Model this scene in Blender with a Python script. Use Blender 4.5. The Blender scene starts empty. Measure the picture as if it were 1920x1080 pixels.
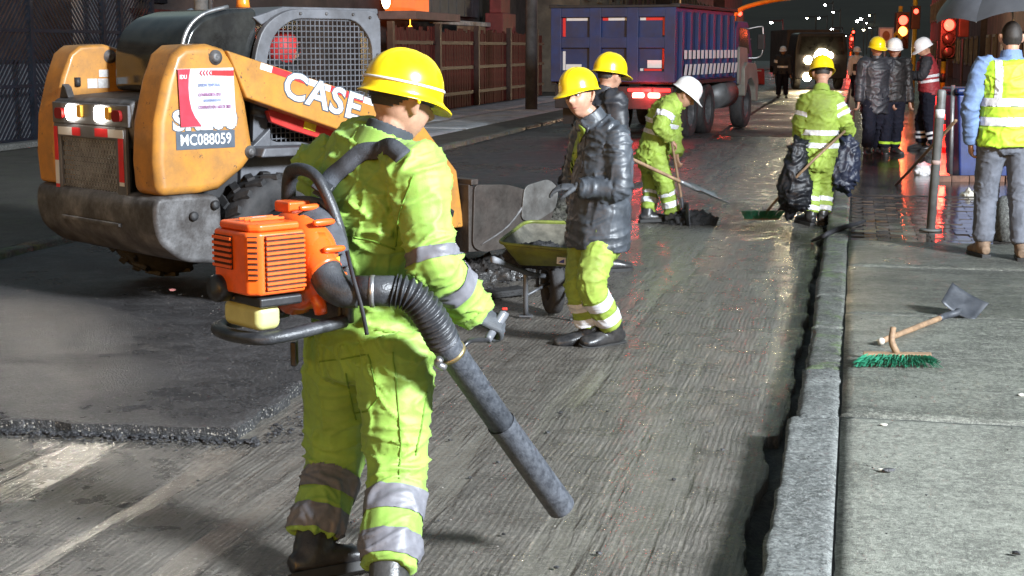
import bpy, bmesh, math, random
import numpy as np
from mathutils import Vector, Matrix, Euler
random.seed(7)
SC = bpy.context.scene
COL = SC.collection
R = math.radians

# ------------------------------------------------------------------ camera
CAM_H = 1.72
FPX = 2800.0                      # focal length in pixels of a 1920 wide frame
PITCH = math.atan(450.0 / FPX)
cam_d = bpy.data.cameras.new("camera")
cam_d.sensor_width = 36.0
cam_d.lens = 36.0 * FPX / 1920.0
cam_d.clip_end = 4000.0
cam_d.clip_start = 0.05
cam = bpy.data.objects.new("camera", cam_d)
COL.objects.link(cam)
cam.location = (0, 0, CAM_H)
cam.rotation_euler = (math.pi / 2 - PITCH, 0, 0)
SC.camera = cam

# ------------------------------------------------------------------ night sky
world = bpy.data.worlds.new("World")
SC.world = world
world.use_nodes = True
wn = world.node_tree
wn.nodes.clear()
sky = wn.nodes.new("ShaderNodeTexSky")
sky.sky_type = 'NISHITA'
sky.sun_disc = False
sky.sun_elevation = R(2.4)
sky.sun_rotation = R(200)
bg = wn.nodes.new("ShaderNodeBackground")
bg.inputs[1].default_value = 0.15
wo = wn.nodes.new("ShaderNodeOutputWorld")
wn.links.new(sky.outputs[0], bg.inputs[0])
wn.links.new(bg.outputs[0], wo.inputs[0])

# the floodlight that lights the works stands behind and right of the camera
FLOOD = Vector((11.0, -3.0, 7.6))
FLOOD_AIM = Vector((0.3, 12.0, 0.6))
FLOOD_W = 25000.0
SC.view_settings.view_transform = 'Standard'
SC.view_settings.look = 'None'
SC.view_settings.exposure = 0.78
SC.view_settings.gamma = 1.0
SC.cycles.max_bounces = 5
SC.cycles.diffuse_bounces = 2
SC.cycles.glossy_bounces = 3
SC.cycles.transmission_bounces = 4
SC.cycles.caustics_reflective = False
SC.cycles.caustics_refractive = False
SC.cycles.sample_clamp_indirect = 4.0

# ------------------------------------------------------------------ photograph geometry: pixel -> place
_cp, _sp = math.cos(PITCH), math.sin(PITCH)
def ray(px, py):
    u = (px - 960) / FPX
    v = (540 - py) / FPX
    return Vector((u, _cp + v * _sp, v * _cp - _sp))
def at(px, py, Y):
    d = ray(px, py)
    return Vector((0, 0, CAM_H)) + d * (Y / d.y)
def gr(px, py, z=0.0):
    d = ray(px, py)
    return Vector((0, 0, CAM_H)) + d * ((z - CAM_H) / d.z)
ROAD_A = math.atan2(*[ray(1608, 90).x, ray(1608, 90).y])
RD = Vector((math.sin(ROAD_A), math.cos(ROAD_A), 0))      # along the street
RN = Vector((math.cos(ROAD_A), -math.sin(ROAD_A), 0))     # across it, to the right

# ------------------------------------------------------------------ numpy noise
_rng = np.random.RandomState(3)
_perm = _rng.permutation(256)
_perm = np.concatenate([_perm, _perm, _perm])
_grad = _rng.normal(size=(256, 3))
_grad /= np.linalg.norm(_grad, axis=1)[:, None]
def pnoise(p):
    p = np.asarray(p, dtype=float)
    i = np.floor(p).astype(int)
    f = p - i
    w = f * f * f * (f * (f * 6 - 15) + 10)
    i &= 255
    out = np.zeros(len(p))
    for dx in (0, 1):
        wx = w[:, 0] if dx else 1 - w[:, 0]
        for dy in (0, 1):
            wy = w[:, 1] if dy else 1 - w[:, 1]
            for dz in (0, 1):
                wz = w[:, 2] if dz else 1 - w[:, 2]
                h = _perm[_perm[_perm[(i[:, 0] + dx) & 255] + ((i[:, 1] + dy) & 255)] + ((i[:, 2] + dz) & 255)]
                g = _grad[h]
                out += wx * wy * wz * (g[:, 0] * (f[:, 0] - dx) + g[:, 1] * (f[:, 1] - dy) + g[:, 2] * (f[:, 2] - dz))
    return out * 1.5
def fbm(p, o=4):
    p = np.asarray(p, dtype=float)
    s = 0; a = 1.0
    for k in range(o):
        s = s + a * pnoise(p * (2 ** k) + 17.3 * k)
        a *= .5
    return s

# ------------------------------------------------------------------ materials
MATS = {}
def mat(name, col, rough=.6, metal=0.0, var=.18, scale=6.0, bump=0.0, bscale=60.0, dirt=None, dirt_amt=.5, dirt_scale=2.5,
        emit=None, estr=0.0, rvar=.12, coat=0.0, spec=.5, trans=0.0, sheen=0.0, chips=None):
    if name in MATS:
        return MATS[name]
    m = bpy.data.materials.new(name)
    m.use_nodes = True
    nt = m.node_tree
    b = nt.nodes["Principled BSDF"]
    b.inputs["Roughness"].default_value = rough
    b.inputs["Metallic"].default_value = metal
    b.inputs["Specular IOR Level"].default_value = spec
    b.inputs["Coat Weight"].default_value = coat
    b.inputs["Transmission Weight"].default_value = trans
    b.inputs["Sheen Weight"].default_value = sheen
    tc = nt.nodes.new("ShaderNodeTexCoord")
    n1 = nt.nodes.new("ShaderNodeTexNoise")
    n1.inputs["Scale"].default_value = scale
    n1.inputs["Detail"].default_value = 6
    n1.inputs["Roughness"].default_value = .65
    nt.links.new(tc.outputs["Object"], n1.inputs["Vector"])
    r1 = nt.nodes.new("ShaderNodeValToRGB")
    r1.color_ramp.elements[0].position = .38
    r1.color_ramp.elements[1].position = .62
    r1.color_ramp.elements[0].color = (*[c * (1 - var) for c in col], 1)
    r1.color_ramp.elements[1].color = (*[min(1, c * (1 + var)) for c in col], 1)
    nt.links.new(n1.outputs["Fac"], r1.inputs["Fac"])
    csock = r1.outputs["Color"]
    if dirt is not None:
        n2 = nt.nodes.new("ShaderNodeTexNoise")
        n2.inputs["Scale"].default_value = dirt_scale
        n2.inputs["Detail"].default_value = 9
        n2.inputs["Roughness"].default_value = .72
        nt.links.new(tc.outputs["Object"], n2.inputs["Vector"])
        r2 = nt.nodes.new("ShaderNodeValToRGB")
        r2.color_ramp.elements[0].position = .5 - .18 * dirt_amt
        r2.color_ramp.elements[1].position = .78 - .2 * dirt_amt
        r2.color_ramp.elements[0].color = (0, 0, 0, 1)
        r2.color_ramp.elements[1].color = (dirt_amt, dirt_amt, dirt_amt, 1)
        nt.links.new(n2.outputs["Fac"], r2.inputs["Fac"])
        mx = nt.nodes.new("ShaderNodeMixRGB")
        mx.inputs["Color2"].default_value = (*dirt, 1)
        nt.links.new(r2.outputs["Color"], mx.inputs["Fac"])
        nt.links.new(csock, mx.inputs["Color1"])
        csock = mx.outputs["Color"]
    if chips is not None:
        n5 = nt.nodes.new("ShaderNodeTexNoise"); n5.inputs["Scale"].default_value = 17; n5.inputs["Detail"].default_value = 11; n5.inputs["Roughness"].default_value = .8
        nt.links.new(tc.outputs["Object"], n5.inputs["Vector"])
        r5 = nt.nodes.new("ShaderNodeValToRGB"); r5.color_ramp.elements[0].position = .60; r5.color_ramp.elements[1].position = .63
        nt.links.new(n5.outputs["Fac"], r5.inputs["Fac"])
        m5 = nt.nodes.new("ShaderNodeMixRGB"); m5.inputs["Color2"].default_value = (*chips, 1)
        nt.links.new(r5.outputs["Color"], m5.inputs["Fac"]); nt.links.new(csock, m5.inputs["Color1"]); csock = m5.outputs["Color"]
    nt.links.new(csock, b.inputs["Base Color"])
    if rvar > 0:
        mr = nt.nodes.new("ShaderNodeMapRange")
        mr.inputs["To Min"].default_value = max(.03, rough - rvar)
        mr.inputs["To Max"].default_value = min(1, rough + rvar)
        nt.links.new(n1.outputs["Fac"], mr.inputs["Value"])
        nt.links.new(mr.outputs["Result"], b.inputs["Roughness"])
    if bump > 0:
        n3 = nt.nodes.new("ShaderNodeTexNoise")
        n3.inputs["Scale"].default_value = bscale
        n3.inputs["Detail"].default_value = 5
        nt.links.new(tc.outputs["Object"], n3.inputs["Vector"])
        bp = nt.nodes.new("ShaderNodeBump")
        bp.inputs["Strength"].default_value = bump
        bp.inputs["Distance"].default_value = .01
        nt.links.new(n3.outputs["Fac"], bp.inputs["Height"])
        nt.links.new(bp.outputs["Normal"], b.inputs["Normal"])
    if emit is not None:
        b.inputs["Emission Color"].default_value = (*emit, 1)
        b.inputs["Emission Strength"].default_value = estr
    MATS[name] = m
    return m

# ------------------------------------------------------------------ mesh collecting
def frame(axis, up=Vector((0, 0, 1))):
    a = Vector(axis).normalized()
    x = a.cross(Vector(up))
    if x.length < 1e-4:
        x = a.cross(Vector((0, 1, 0)))
        if x.length < 1e-4:
            x = a.cross(Vector((1, 0, 0)))
    x.normalize()
    y = x.cross(a).normalized()
    return x, y, a
def catmull(pts, n):
    pts = [np.array(p, float) for p in pts]
    if len(pts) < 3 or n <= 1:
        out = []
        for a, b in zip(pts[:-1], pts[1:]):
            for k in range(max(1, n)):
                out.append(a + (b - a) * k / max(1, n))
        out.append(pts[-1])
        return out
    P = [2 * pts[0] - pts[1]] + pts + [2 * pts[-1] - pts[-2]]
    out = []
    for i in range(1, len(P) - 2):
        p0, p1, p2, p3 = P[i - 1:i + 3]
        for k in range(n):
            t = k / n
            out.append(.5 * ((2 * p1) + (p2 - p0) * t + (2 * p0 - 5 * p1 + 4 * p2 - p3) * t * t + (3 * p1 - p0 - 3 * p2 + p3) * t ** 3))
    out.append(pts[-1])
    return out
class MB:
    def __init__(s):
        s.v = []; s.f = []
    def add(s, vs, fs):
        o = len(s.v)
        s.v += [tuple(v) for v in vs]
        s.f += [tuple(i + o for i in f) for f in fs]
        return s
    def box(s, c, size, X=None, Y=None, Z=None):
        c = Vector(c)
        X = Vector(X) if X is not None else Vector((1, 0, 0))
        Y = Vector(Y) if Y is not None else Vector((0, 1, 0))
        Z = Vector(Z) if Z is not None else Vector((0, 0, 1))
        a, b, d = size[0] / 2, size[1] / 2, size[2] / 2
        vs = [c + X * (a * i) + Y * (b * j) + Z * (d * k) for k in (-1, 1) for j in (-1, 1) for i in (-1, 1)]
        return s.add(vs, [(0, 2, 3, 1), (4, 5, 7, 6), (0, 1, 5, 4), (2, 6, 7, 3), (0, 4, 6, 2), (1, 3, 7, 5)])
    def b2(s, x0, x1, y0, y1, z0, z1):
        return s.box(((x0 + x1) / 2, (y0 + y1) / 2, (z0 + z1) / 2), (abs(x1 - x0), abs(y1 - y0), abs(z1 - z0)))
    def prism(s, poly, O, U, V, W, h0, h1):
        """polygon in U,V plane, extruded along W from h0 to h1"""
        O, U, V, W = Vector(O), Vector(U), Vector(V), Vector(W)
        n = len(poly)
        vs = [O + U * a + V * b + W * h0 for a, b in poly] + [O + U * a + V * b + W * h1 for a, b in poly]
        fs = [tuple(range(n - 1, -1, -1)), tuple(range(n, 2 * n))] + [(i, (i + 1) % n, n + (i + 1) % n, n + i) for i in range(n)]
        return s.add(vs, fs)
    def tube(s, pts, rad, n=12, sub=1, caps=True, side=None, closed=False):
        """rad: float or list of r or (ra, rb); side: vector for ra axis"""
        pts = [Vector(p) for p in pts]
        if not isinstance(rad, (list, tuple)):
            rad = [rad] * len(pts)
        rr = [(r, r) if not isinstance(r, (list, tuple)) else r for r in rad]
        if sub > 1:
            arr = catmull([list(p) + list(r) for p, r in zip(pts, rr)], sub)
            pts = [Vector(a[:3]) for a in arr]; rr = [(max(1e-4, a[3]), max(1e-4, a[4])) for a in arr]
        m = len(pts)
        vs = []
        px = None
        for i in range(m):
            if closed:
                t = pts[(i + 1) % m] - pts[i - 1]
            else:
                t = pts[min(i + 1, m - 1)] - pts[max(i - 1, 0)]
            if t.length < 1e-9:
                t = Vector((0, 0, 1))
            t.normalize()
            if side is not None:
                sd = Vector(side[i * len(side) // m]) if isinstance(side, list) else Vector(side)
                x = sd - t * sd.dot(t)
                if x.length < 1e-5:
                    x = frame(t)[0]
            elif px is None:
                x = frame(t)[0]
            else:
                x = px - t * px.dot(t)
                if x.length < 1e-5:
                    x = frame(t)[0]
            x.normalize()
            px = x
            y = t.cross(x)
            ra, rb = rr[i]
            for k in range(n):
                a = 2 * math.pi * k / n
                vs.append(pts[i] + x * (ra * math.cos(a)) + y * (rb * math.sin(a)))
        fs = []
        for i in range(m if closed else m - 1):
            j = (i + 1) % m
            for k in range(n):
                fs.append((i * n + k, i * n + (k + 1) % n, j * n + (k + 1) % n, j * n + k))
        if caps and not closed:
            fs.append(tuple(range(n - 1, -1, -1)))
            fs.append(tuple((m - 1) * n + k for k in range(n)))
        return s.add(vs, fs)
    def lathe(s, prof, O, axis, n=24, up=Vector((0, 0, 1)), closed=False):
        """prof: list of (r, h) along axis"""
        x, y, a = frame(axis, up)
        O = Vector(O)
        vs = []
        for r, h in prof:
            for k in range(n):
                t = 2 * math.pi * k / n
                vs.append(O + a * h + x * (r * math.cos(t)) + y * (r * math.sin(t)))
        fs = []
        m = len(prof)
        for i in range(m if closed else m - 1):
            j = (i + 1) % m
            for k in range(n):
                fs.append((i * n + k, i * n + (k + 1) % n, j * n + (k + 1) % n, j * n + k))
        if not closed:
            fs.append(tuple(range(n - 1, -1, -1)))
            fs.append(tuple((m - 1) * n + k for k in range(n)))
        return s.add(vs, fs)
    def ball(s, c, r, n=14, m=10, X=None, Y=None, Z=None):
        c = Vector(c)
        rx, ry, rz = (r, r, r) if not isinstance(r, (tuple, list)) else r
        X = Vector(X) if X is not None else Vector((1, 0, 0))
        Y = Vector(Y) if Y is not None else Vector((0, 1, 0))
        Z = Vector(Z) if Z is not None else Vector((0, 0, 1))
        vs = [c - Z * rz]
        for i in range(1, m):
            t = -math.pi / 2 + math.pi * i / m
            for k in range(n):
                a = 2 * math.pi * k / n
                vs.append(c + X * (rx * math.cos(t) * math.cos(a)) + Y * (ry * math.cos(t) * math.sin(a)) + Z * (rz * math.sin(t)))
        vs.append(c + Z * rz)
        fs = [(0, 1 + (k + 1) % n, 1 + k) for k in range(n)]
        for i in range(m - 2):
            for k in range(n):
                fs.append((1 + i * n + k, 1 + i * n + (k + 1) % n, 1 + (i + 1) * n + (k + 1) % n, 1 + (i + 1) * n + k))
        l = 1 + (m - 1) * n
        fs += [(l - n + k, l - n + (k + 1) % n, l) for k in range(n)]
        return s.add(vs, fs)
    def mesh(s, name="m", off=(0, 0, 0)):
        me = bpy.data.meshes.new(name)
        o = Vector(off)
        me.from_pydata([tuple(Vector(v) - o) for v in s.v] if o.length else s.v, [], s.f)
        me.update()
        return me
    def build(s, name, m, parent=None, smooth=False, bev=0.0, off=(0, 0, 0), fix=True, seg=2):
        me = s.mesh(name, off)
        return link(name, me, m, parent, smooth, bev, fix, seg)
def fixnormals(me):
    bm = bmesh.new(); bm.from_mesh(me)
    bmesh.ops.recalc_face_normals(bm, faces=bm.faces)
    bm.to_mesh(me); bm.free()
def link(name, me, m, parent=None, smooth=False, bev=0.0, fix=True, seg=2):
    if fix:
        fixnormals(me)
    if m is not None and len(me.materials) == 0:
        me.materials.append(m)
    o = bpy.data.objects.new(name, me)
    COL.objects.link(o)
    if parent is not None:
        o.parent = parent
    if smooth:
        me.polygons.foreach_set("use_smooth", [True] * len(me.polygons))
    if bev > 0:
        bm_ = o.modifiers.new("bevel", 'BEVEL')
        bm_.width = bev; bm_.segments = seg; bm_.limit_method = 'ANGLE'; bm_.angle_limit = R(40)
        me.polygons.foreach_set("use_smooth", [True] * len(me.polygons))
        bm_.harden_normals = True
    return o
def empty(name, loc=(0, 0, 0), rz=0.0):
    o = bpy.data.objects.new(name, None)
    o.empty_display_size = .1
    COL.objects.link(o)
    o.location = loc
    o.rotation_euler = (0, 0, rz)
    return o
def tag(o, label=None, cat=None, group=None, kind=None):
    if label: o["label"] = label
    if cat: o["category"] = cat
    if group: o["group"] = group
    if kind: o["kind"] = kind
    return o
def struct(o):
    o["kind"] = "structure"
    return o
def copy_tree(o, parent=None):
    c = o.copy()
    COL.objects.link(c)
    if parent is not None:
        c.parent = parent
    for ch in list(o.children):
        copy_tree(ch, c)
    return c
def textmesh(name, body, size, m, parent, O, U, V, depth=.002, bold=0.0, align='CENTER', shear=0.0, spacing=1.0, xs=1.0):
    """lettering lying in the U,V plane at O (U to the right, V up), slightly raised"""
    cu = bpy.data.curves.new(name, 'FONT')
    cu.body = body; cu.size = size; cu.extrude = depth; cu.offset = bold
    cu.align_x = align; cu.align_y = 'CENTER'; cu.shear = shear; cu.space_character = spacing
    cu.resolution_u = 3
    ob = bpy.data.objects.new(name + "_src", cu)
    COL.objects.link(ob)
    dg = bpy.context.evaluated_depsgraph_get()
    me = bpy.data.meshes.new_from_object(ob.evaluated_get(dg))
    bpy.data.objects.remove(ob)
    bpy.data.curves.remove(cu)
    U, V = Vector(U).normalized(), Vector(V).normalized()
    W = U.cross(V)
    M = Matrix((U * xs, V, W)).transposed().to_4x4()
    M.translation = Vector(O)
    me.transform(M)
    me.materials.clear(); me.materials.append(m)
    o = bpy.data.objects.new(name, me)
    COL.objects.link(o)
    o.parent = parent
    return o
def remesh(mb, voxel, smooth=3, off=(0, 0, 0), factor=.5):
    me = mb.mesh("tmp")
    fixnormals(me)
    ob = bpy.data.objects.new("tmp", me)
    COL.objects.link(ob)
    r = ob.modifiers.new("r", 'REMESH'); r.mode = 'VOXEL'; r.voxel_size = voxel; r.adaptivity = 0
    if smooth:
        sm = ob.modifiers.new("s", 'SMOOTH'); sm.iterations = smooth; sm.factor = factor
    dg = bpy.context.evaluated_depsgraph_get()
    out = bpy.data.meshes.new_from_object(ob.evaluated_get(dg))
    bpy.data.objects.remove(ob)
    bpy.data.meshes.remove(me)
    if Vector(off).length:
        out.transform(Matrix.Translation(-Vector(off)))
    return out
# ------------------------------------------------------------------ floodlight mast (stands off to the right, behind the camera)
def spot(name, loc, aim, watts, col, size, blend=.6, rad=.25, parent=None):
    d = bpy.data.lights.new(name, 'SPOT')
    d.energy = watts; d.color = col; d.spot_size = size; d.spot_blend = blend; d.shadow_soft_size = rad
    o = bpy.data.objects.new(name, d)
    COL.objects.link(o)
    o.location = loc
    o.rotation_euler = (Vector(aim) - Vector(loc)).to_track_quat('-Z', 'Y').to_euler()
    return o
spot("floodlight_beam", FLOOD, FLOOD_AIM, FLOOD_W, (.86, .93, 1.0), R(75), .5, 1.3)
m_steel = mat("galvanised steel", (.32, .33, .34), .45, .7, .2, 8)
m_black = mat("black plastic", (.018, .018, .02), .38, 0, .3, 14, .08, 160)
fm = empty("floodlight_mast", (FLOOD.x, FLOOD.y, 0))
tag(fm, "tall tripod work floodlight lighting the road works", "floodlight")
b = MB(); b.tube([(0, 0, .25), (0, 0, FLOOD.z)], .035, 12); b.build("mast", m_steel, fm, True)
for k in range(3):
    a = 2 * math.pi * k / 3
    b = MB(); b.tube([(0, 0, .9), (.8 * math.cos(a), .8 * math.sin(a), .02)], .022, 8); b.build("leg", m_steel, fm, True)
fd = (FLOOD_AIM - FLOOD).normalized()
fx, fy, fz = frame(fd)
b = MB(); b.box(-fd * .16 + Vector((0, 0, FLOOD.z)), (.5, .4, .12), fx, fy, fz); b.build("lamp_housing", m_black, fm, bev=.01)

# ------------------------------------------------------------------ node helper for the ground
def nodes(name):
    m = bpy.data.materials.new(name); m.use_nodes = True
    nt = m.node_tree
    return m, nt, nt.nodes["Principled BSDF"]
def N(nt, t, **kw):
    n = nt.nodes.new(t)
    for k, v in kw.items():
        if k in n.inputs: n.inputs[k].default_value = v
        else: setattr(n, k, v)
    return n
def noise(nt, vec, scale, detail=5, rough=.6):
    n = N(nt, "ShaderNodeTexNoise", Scale=scale, Detail=detail, Roughness=rough)
    nt.links.new(vec, n.inputs["Vector"]); return n.outputs["Fac"]
def mapping(nt, vec, sc, rot=(0, 0, 0)):
    n = N(nt, "ShaderNodeMapping"); n.inputs["Scale"].default_value = sc; n.inputs["Rotation"].default_value = rot
    nt.links.new(vec, n.inputs["Vector"]); return n.outputs["Vector"]
def ramp(nt, fac, stops):
    n = N(nt, "ShaderNodeValToRGB")
    cr = n.color_ramp
    while len(cr.elements) < len(stops): cr.elements.new(.5)
    for e, (p, c) in zip(cr.elements, stops):
        e.position = p; e.color = (*c, 1) if isinstance(c, tuple) else (c, c, c, 1)
    nt.links.new(fac, n.inputs["Fac"]); return n.outputs["Color"]
def mixc(nt, f, a, b, mode='MIX'):
    n = N(nt, "ShaderNodeMixRGB", blend_type=mode)
    for s, v in (("Fac", f), ("Color1", a), ("Color2", b)):
        if isinstance(v, (int, float)): n.inputs[s].default_value = v
        elif isinstance(v, tuple): n.inputs[s].default_value = (*v, 1)
        else: nt.links.new(v, n.inputs[s])
    return n.outputs["Color"]
def mth(nt, op, a, b=0.0):
    n = N(nt, "ShaderNodeMath", operation=op)
    for i, v in enumerate((a, b)):
        if isinstance(v, (int, float)): n.inputs[i].default_value = v
        else: nt.links.new(v, n.inputs[i])
    return n.outputs[0]
def bumpn(nt, h, strength, dist, prev=None):
    n = N(nt, "ShaderNodeBump", Strength=strength, Distance=dist)
    nt.links.new(h, n.inputs["Height"])
    if prev is not None: nt.links.new(prev, n.inputs["Normal"])
    return n.outputs["Normal"]

# milled road: combed grooves along the street, wet fines, puddles
def milled_material():
    m, nt, b = nodes("milled wet road")
    tc = N(nt, "ShaderNodeTexCoord").outputs["Object"]
    wv = noise(nt, tc, 1.4, 3, .5)
    cmb = N(nt, "ShaderNodeVectorMath", operation='ADD')
    nt.links.new(tc, cmb.inputs[0])
    wvv = N(nt, "ShaderNodeCombineXYZ"); nt.links.new(mth(nt, 'MULTIPLY', wv, .05), wvv.inputs[0]); nt.links.new(wvv.outputs[0], cmb.inputs[1])
    v = cmb.outputs[0]
    g1 = noise(nt, mapping(nt, v, (58, 2.6, 1)), 1.0, 4, .6)       # tooth grooves, 2 to 3 cm apart, broken into short runs
    g2 = noise(nt, mapping(nt, v, (130, 14.0, 1)), 1.0, 3, .65)
    sepx = N(nt, "ShaderNodeSeparateXYZ"); nt.links.new(v, sepx.inputs[0])
    wob = noise(nt, mapping(nt, tc, (9, 1.6, 1)), 1.0, 4, .6)
    teeth = mth(nt, 'SINE', mth(nt, 'ADD', mth(nt, 'MULTIPLY', sepx.outputs[0], 2 * math.pi / .026), mth(nt, 'MULTIPLY', wob, 5.0)))
    teeth = mth(nt, 'MULTIPLY', mth(nt, 'ADD', teeth, 1.0), .5)
    big = noise(nt, tc, .8, 5, .6)
    mid = noise(nt, tc, 4.5, 8, .7)
    grain = noise(nt, tc, 55, 6, .75)
    grit = noise(nt, tc, 190, 3, .7)
    vor = N(nt, "ShaderNodeTexVoronoi", Scale=95.0); nt.links.new(tc, vor.inputs["Vector"])
    band = noise(nt, mapping(nt, tc, (3.2, .30, 1)), 1.0, 5, .62)
    c = ramp(nt, mid, [(.35, (.082, .073, .064)), (.5, (.115, .103, .090)), (.65, (.150, .135, .116))])
    pale = mth(nt, 'MULTIPLY', ramp(nt, g1, [(.52, 0.0), (.66, 1.0)]), ramp(nt, big, [(.38, .05), (.66, .75)]))
    c = mixc(nt, mth(nt, 'MULTIPLY', pale, .55), c, (.24, .225, .195))
    c = mixc(nt, ramp(nt, g1, [(.30, .55), (.44, 0.0)]), c, (.045, .042, .038))
    c = mixc(nt, ramp(nt, grain, [(.42, .5), (.50, 0.0)]), c, (.062, .056, .049))
    c = mixc(nt, ramp(nt, grain, [(.53, 0.0), (.62, .45)]), c, (.26, .235, .20))
    tf = mth(nt, 'MULTIPLY', ramp(nt, teeth, [(.0, .42), (.45, 0.0)]), ramp(nt, noise(nt, mapping(nt, tc, (3, 1.2, 1)), 1.0, 5, .65), [(.40, .15), (.60, 1.0)]))
    c = mixc(nt, tf, c, (.040, .037, .033))
    c = mixc(nt, ramp(nt, band, [(.52, 0.0), (.62, .3)]), c, (.185, .165, .130))
    c = mixc(nt, ramp(nt, vor.outputs["Distance"], [(.07, .6), (.17, 0.0)]), c, (.32, .30, .27))
    nt.links.new(c, b.inputs["Base Color"])
    pud = ramp(nt, band, [(.50, 0.0), (.58, 1.0)])
    rr = ramp(nt, mid, [(.4, .20), (.6, .46)])
    ro = mixc(nt, mth(nt, 'MULTIPLY', pud, .8), rr, (.24, .24, .24))
    nt.links.new(ro, b.inputs["Roughness"])
    inv = mth(nt, 'SUBTRACT', 1.0, mth(nt, 'MULTIPLY', pud, .72))
    hgt = mth(nt, 'ADD', mth(nt, 'ADD', mth(nt, 'MULTIPLY', teeth, .22), mth(nt, 'MULTIPLY', g1, .8)), mth(nt, 'ADD', mth(nt, 'MULTIPLY', g2, .55), mth(nt, 'ADD', mth(nt, 'MULTIPLY', grain, .7), mth(nt, 'MULTIPLY', grit, .3))))
    n1 = bumpn(nt, mth(nt, 'MULTIPLY', hgt, inv), .65, .012)
    nt.links.new(n1, b.inputs["Normal"])
    return m
def asphalt_material(name, base, wet=.5, stones=.35):
    m, nt, b = nodes(name)
    tc = N(nt, "ShaderNodeTexCoord").outputs["Object"]
    big = noise(nt, tc, .55, 5, .6)
    mid = noise(nt, tc, 6, 8, .72)
    grain = noise(nt, tc, 60, 6, .78)
    vor = N(nt, "ShaderNodeTexVoronoi", Scale=90.0); nt.links.new(tc, vor.inputs["Vector"])
    vor2 = N(nt, "ShaderNodeTexVoronoi", Scale=55.0); nt.links.new(tc, vor2.inputs["Vector"])
    grit = noise(nt, tc, 160, 3, .7)
    c = ramp(nt, mid, [(.38, tuple(x * .65 for x in base)), (.62, tuple(x * 1.3 for x in base))])
    c = mixc(nt, ramp(nt, big, [(.46, 0.0), (.58, .6)]), c, tuple(x * .5 for x in base))
    c = mixc(nt, ramp(nt, grain, [(.42, .8), (.50, 0.0)]), c, tuple(x * .3 for x in base))
    c = mixc(nt, ramp(nt, grain, [(.53, 0.0), (.62, min(1, .4 + stones))]), c, tuple(min(.4, x * 2.6 + .02) for x in base))
    c = mixc(nt, ramp(nt, vor.outputs["Distance"], [(.10, stones), (.20, 0.0)]), c, (.30, .28, .25))
    if stones > .8:
        c = mixc(nt, ramp(nt, vor2.outputs["Distance"], [(.20, .9), (.28, 0.0)]), c, (.36, .34, .30))
    nt.links.new(c, b.inputs["Base Color"])
    ro = ramp(nt, big, [(.42, .58), (.6, .58 - .36 * wet)])
    ro = mixc(nt, .35, ro, ramp(nt, mid, [(.38, .3), (.62, .8)]))
    nt.links.new(ro, b.inputs["Roughness"])
    n1 = bumpn(nt, mth(nt, 'ADD', mth(nt, 'MULTIPLY', grain, 1.6), mth(nt, 'ADD', grit, mth(nt, 'MULTIPLY', vor.outputs["Distance"], -.8))), .85, .012)
    nt.links.new(n1, b.inputs["Normal"])
    return m
def concrete_material(name, base, streak=True, wet=.4, moss=0.0, speck=1.0):
    m, nt, b = nodes(name)
    tc = N(nt, "ShaderNodeTexCoord").outputs["Object"]
    big = noise(nt, tc, 1.1, 7, .68)
    st = noise(nt, mapping(nt, tc, (2.4, 8.5, 4)), 1.0, 8, .75)
    blot = noise(nt, tc, 9, 8, .75)
    sp = noise(nt, tc, 46, 6, .8)
    grit = noise(nt, tc, 150, 4, .75)
    c = ramp(nt, big, [(.3, tuple(x * .70 for x in base)), (.7, tuple(x * 1.2 for x in base))])
    c = mixc(nt, ramp(nt, blot, [(.40, .6), (.5, 0.0)]), c, tuple(x * .55 for x in base))
    c = mixc(nt, ramp(nt, noise(nt, tc, 2.6, 6, .62), [(.42, .6), (.5, 0.0)]), c, tuple(x * .45 for x in base))
    if streak:
        c = mixc(nt, mth(nt, 'MULTIPLY', ramp(nt, st, [(.46, .9), (.53, 0.0)]), ramp(nt, big, [(.42, 1.0), (.60, .3)])), c, tuple(x * .32 for x in base))
    c = mixc(nt, ramp(nt, sp, [(.52, 0.0), (.60, .6 * speck)]), c, tuple(min(.6, x * 1.9) for x in base))
    c = mixc(nt, ramp(nt, sp, [(.40, .8 * speck), (.48, 0.0)]), c, tuple(x * .32 for x in base))
    c = mixc(nt, ramp(nt, grit, [(.54, 0.0), (.62, .5 * speck)]), c, tuple(min(.6, x * 2.2) for x in base))
    if moss > 0:
        c = mixc(nt, ramp(nt, noise(nt, tc, 5, 6, .7), [(.52, 0.0), (.62, moss)]), c, (.10, .17, .03))
    nt.links.new(c, b.inputs["Base Color"])
    ro = ramp(nt, big, [(.35, .75), (.62, .75 - .45 * wet)])
    nt.links.new(ro, b.inputs["Roughness"])
    nt.links.new(bumpn(nt, mth(nt, 'ADD', grit, mth(nt, 'MULTIPLY', sp, 1.4)), .6, .008), b.inputs["Normal"])
    return m
M_MILL = milled_material()
M_OLD = asphalt_material("old wet asphalt", (.055, .052, .053), 1.25, .35)
M_FARROAD = asphalt_material("far wet road", (.050, .038, .034), 1.35, .1)
M_CUT = asphalt_material("cut asphalt face", (.040, .040, .042), .2, .95)
M_SLAB = concrete_material("sidewalk concrete", (.165, .168, .142), True, .8)
M_SLABN = concrete_material("bare sidewalk concrete", (.200, .203, .172), False, .45)
M_SLABW = concrete_material("wet stained sidewalk concrete", (.115, .116, .098), True, 1.1)
M_KERB = concrete_material("kerb concrete", (.140, .145, .138), False, .3, 0, 1.4)
M_KERBM = concrete_material("mossy kerb concrete", (.115, .118, .105), True, .5, .45, 1.2)
M_WALK = concrete_material("far concrete with painted lamplight", (.54, .57, .60), False, .2, 0, .4)  # slabs paled in colour for lamplight that no lamp casts here
M_DIRT = concrete_material("dirt and rubble", (.075, .070, .058), False, .3, .12)
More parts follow.
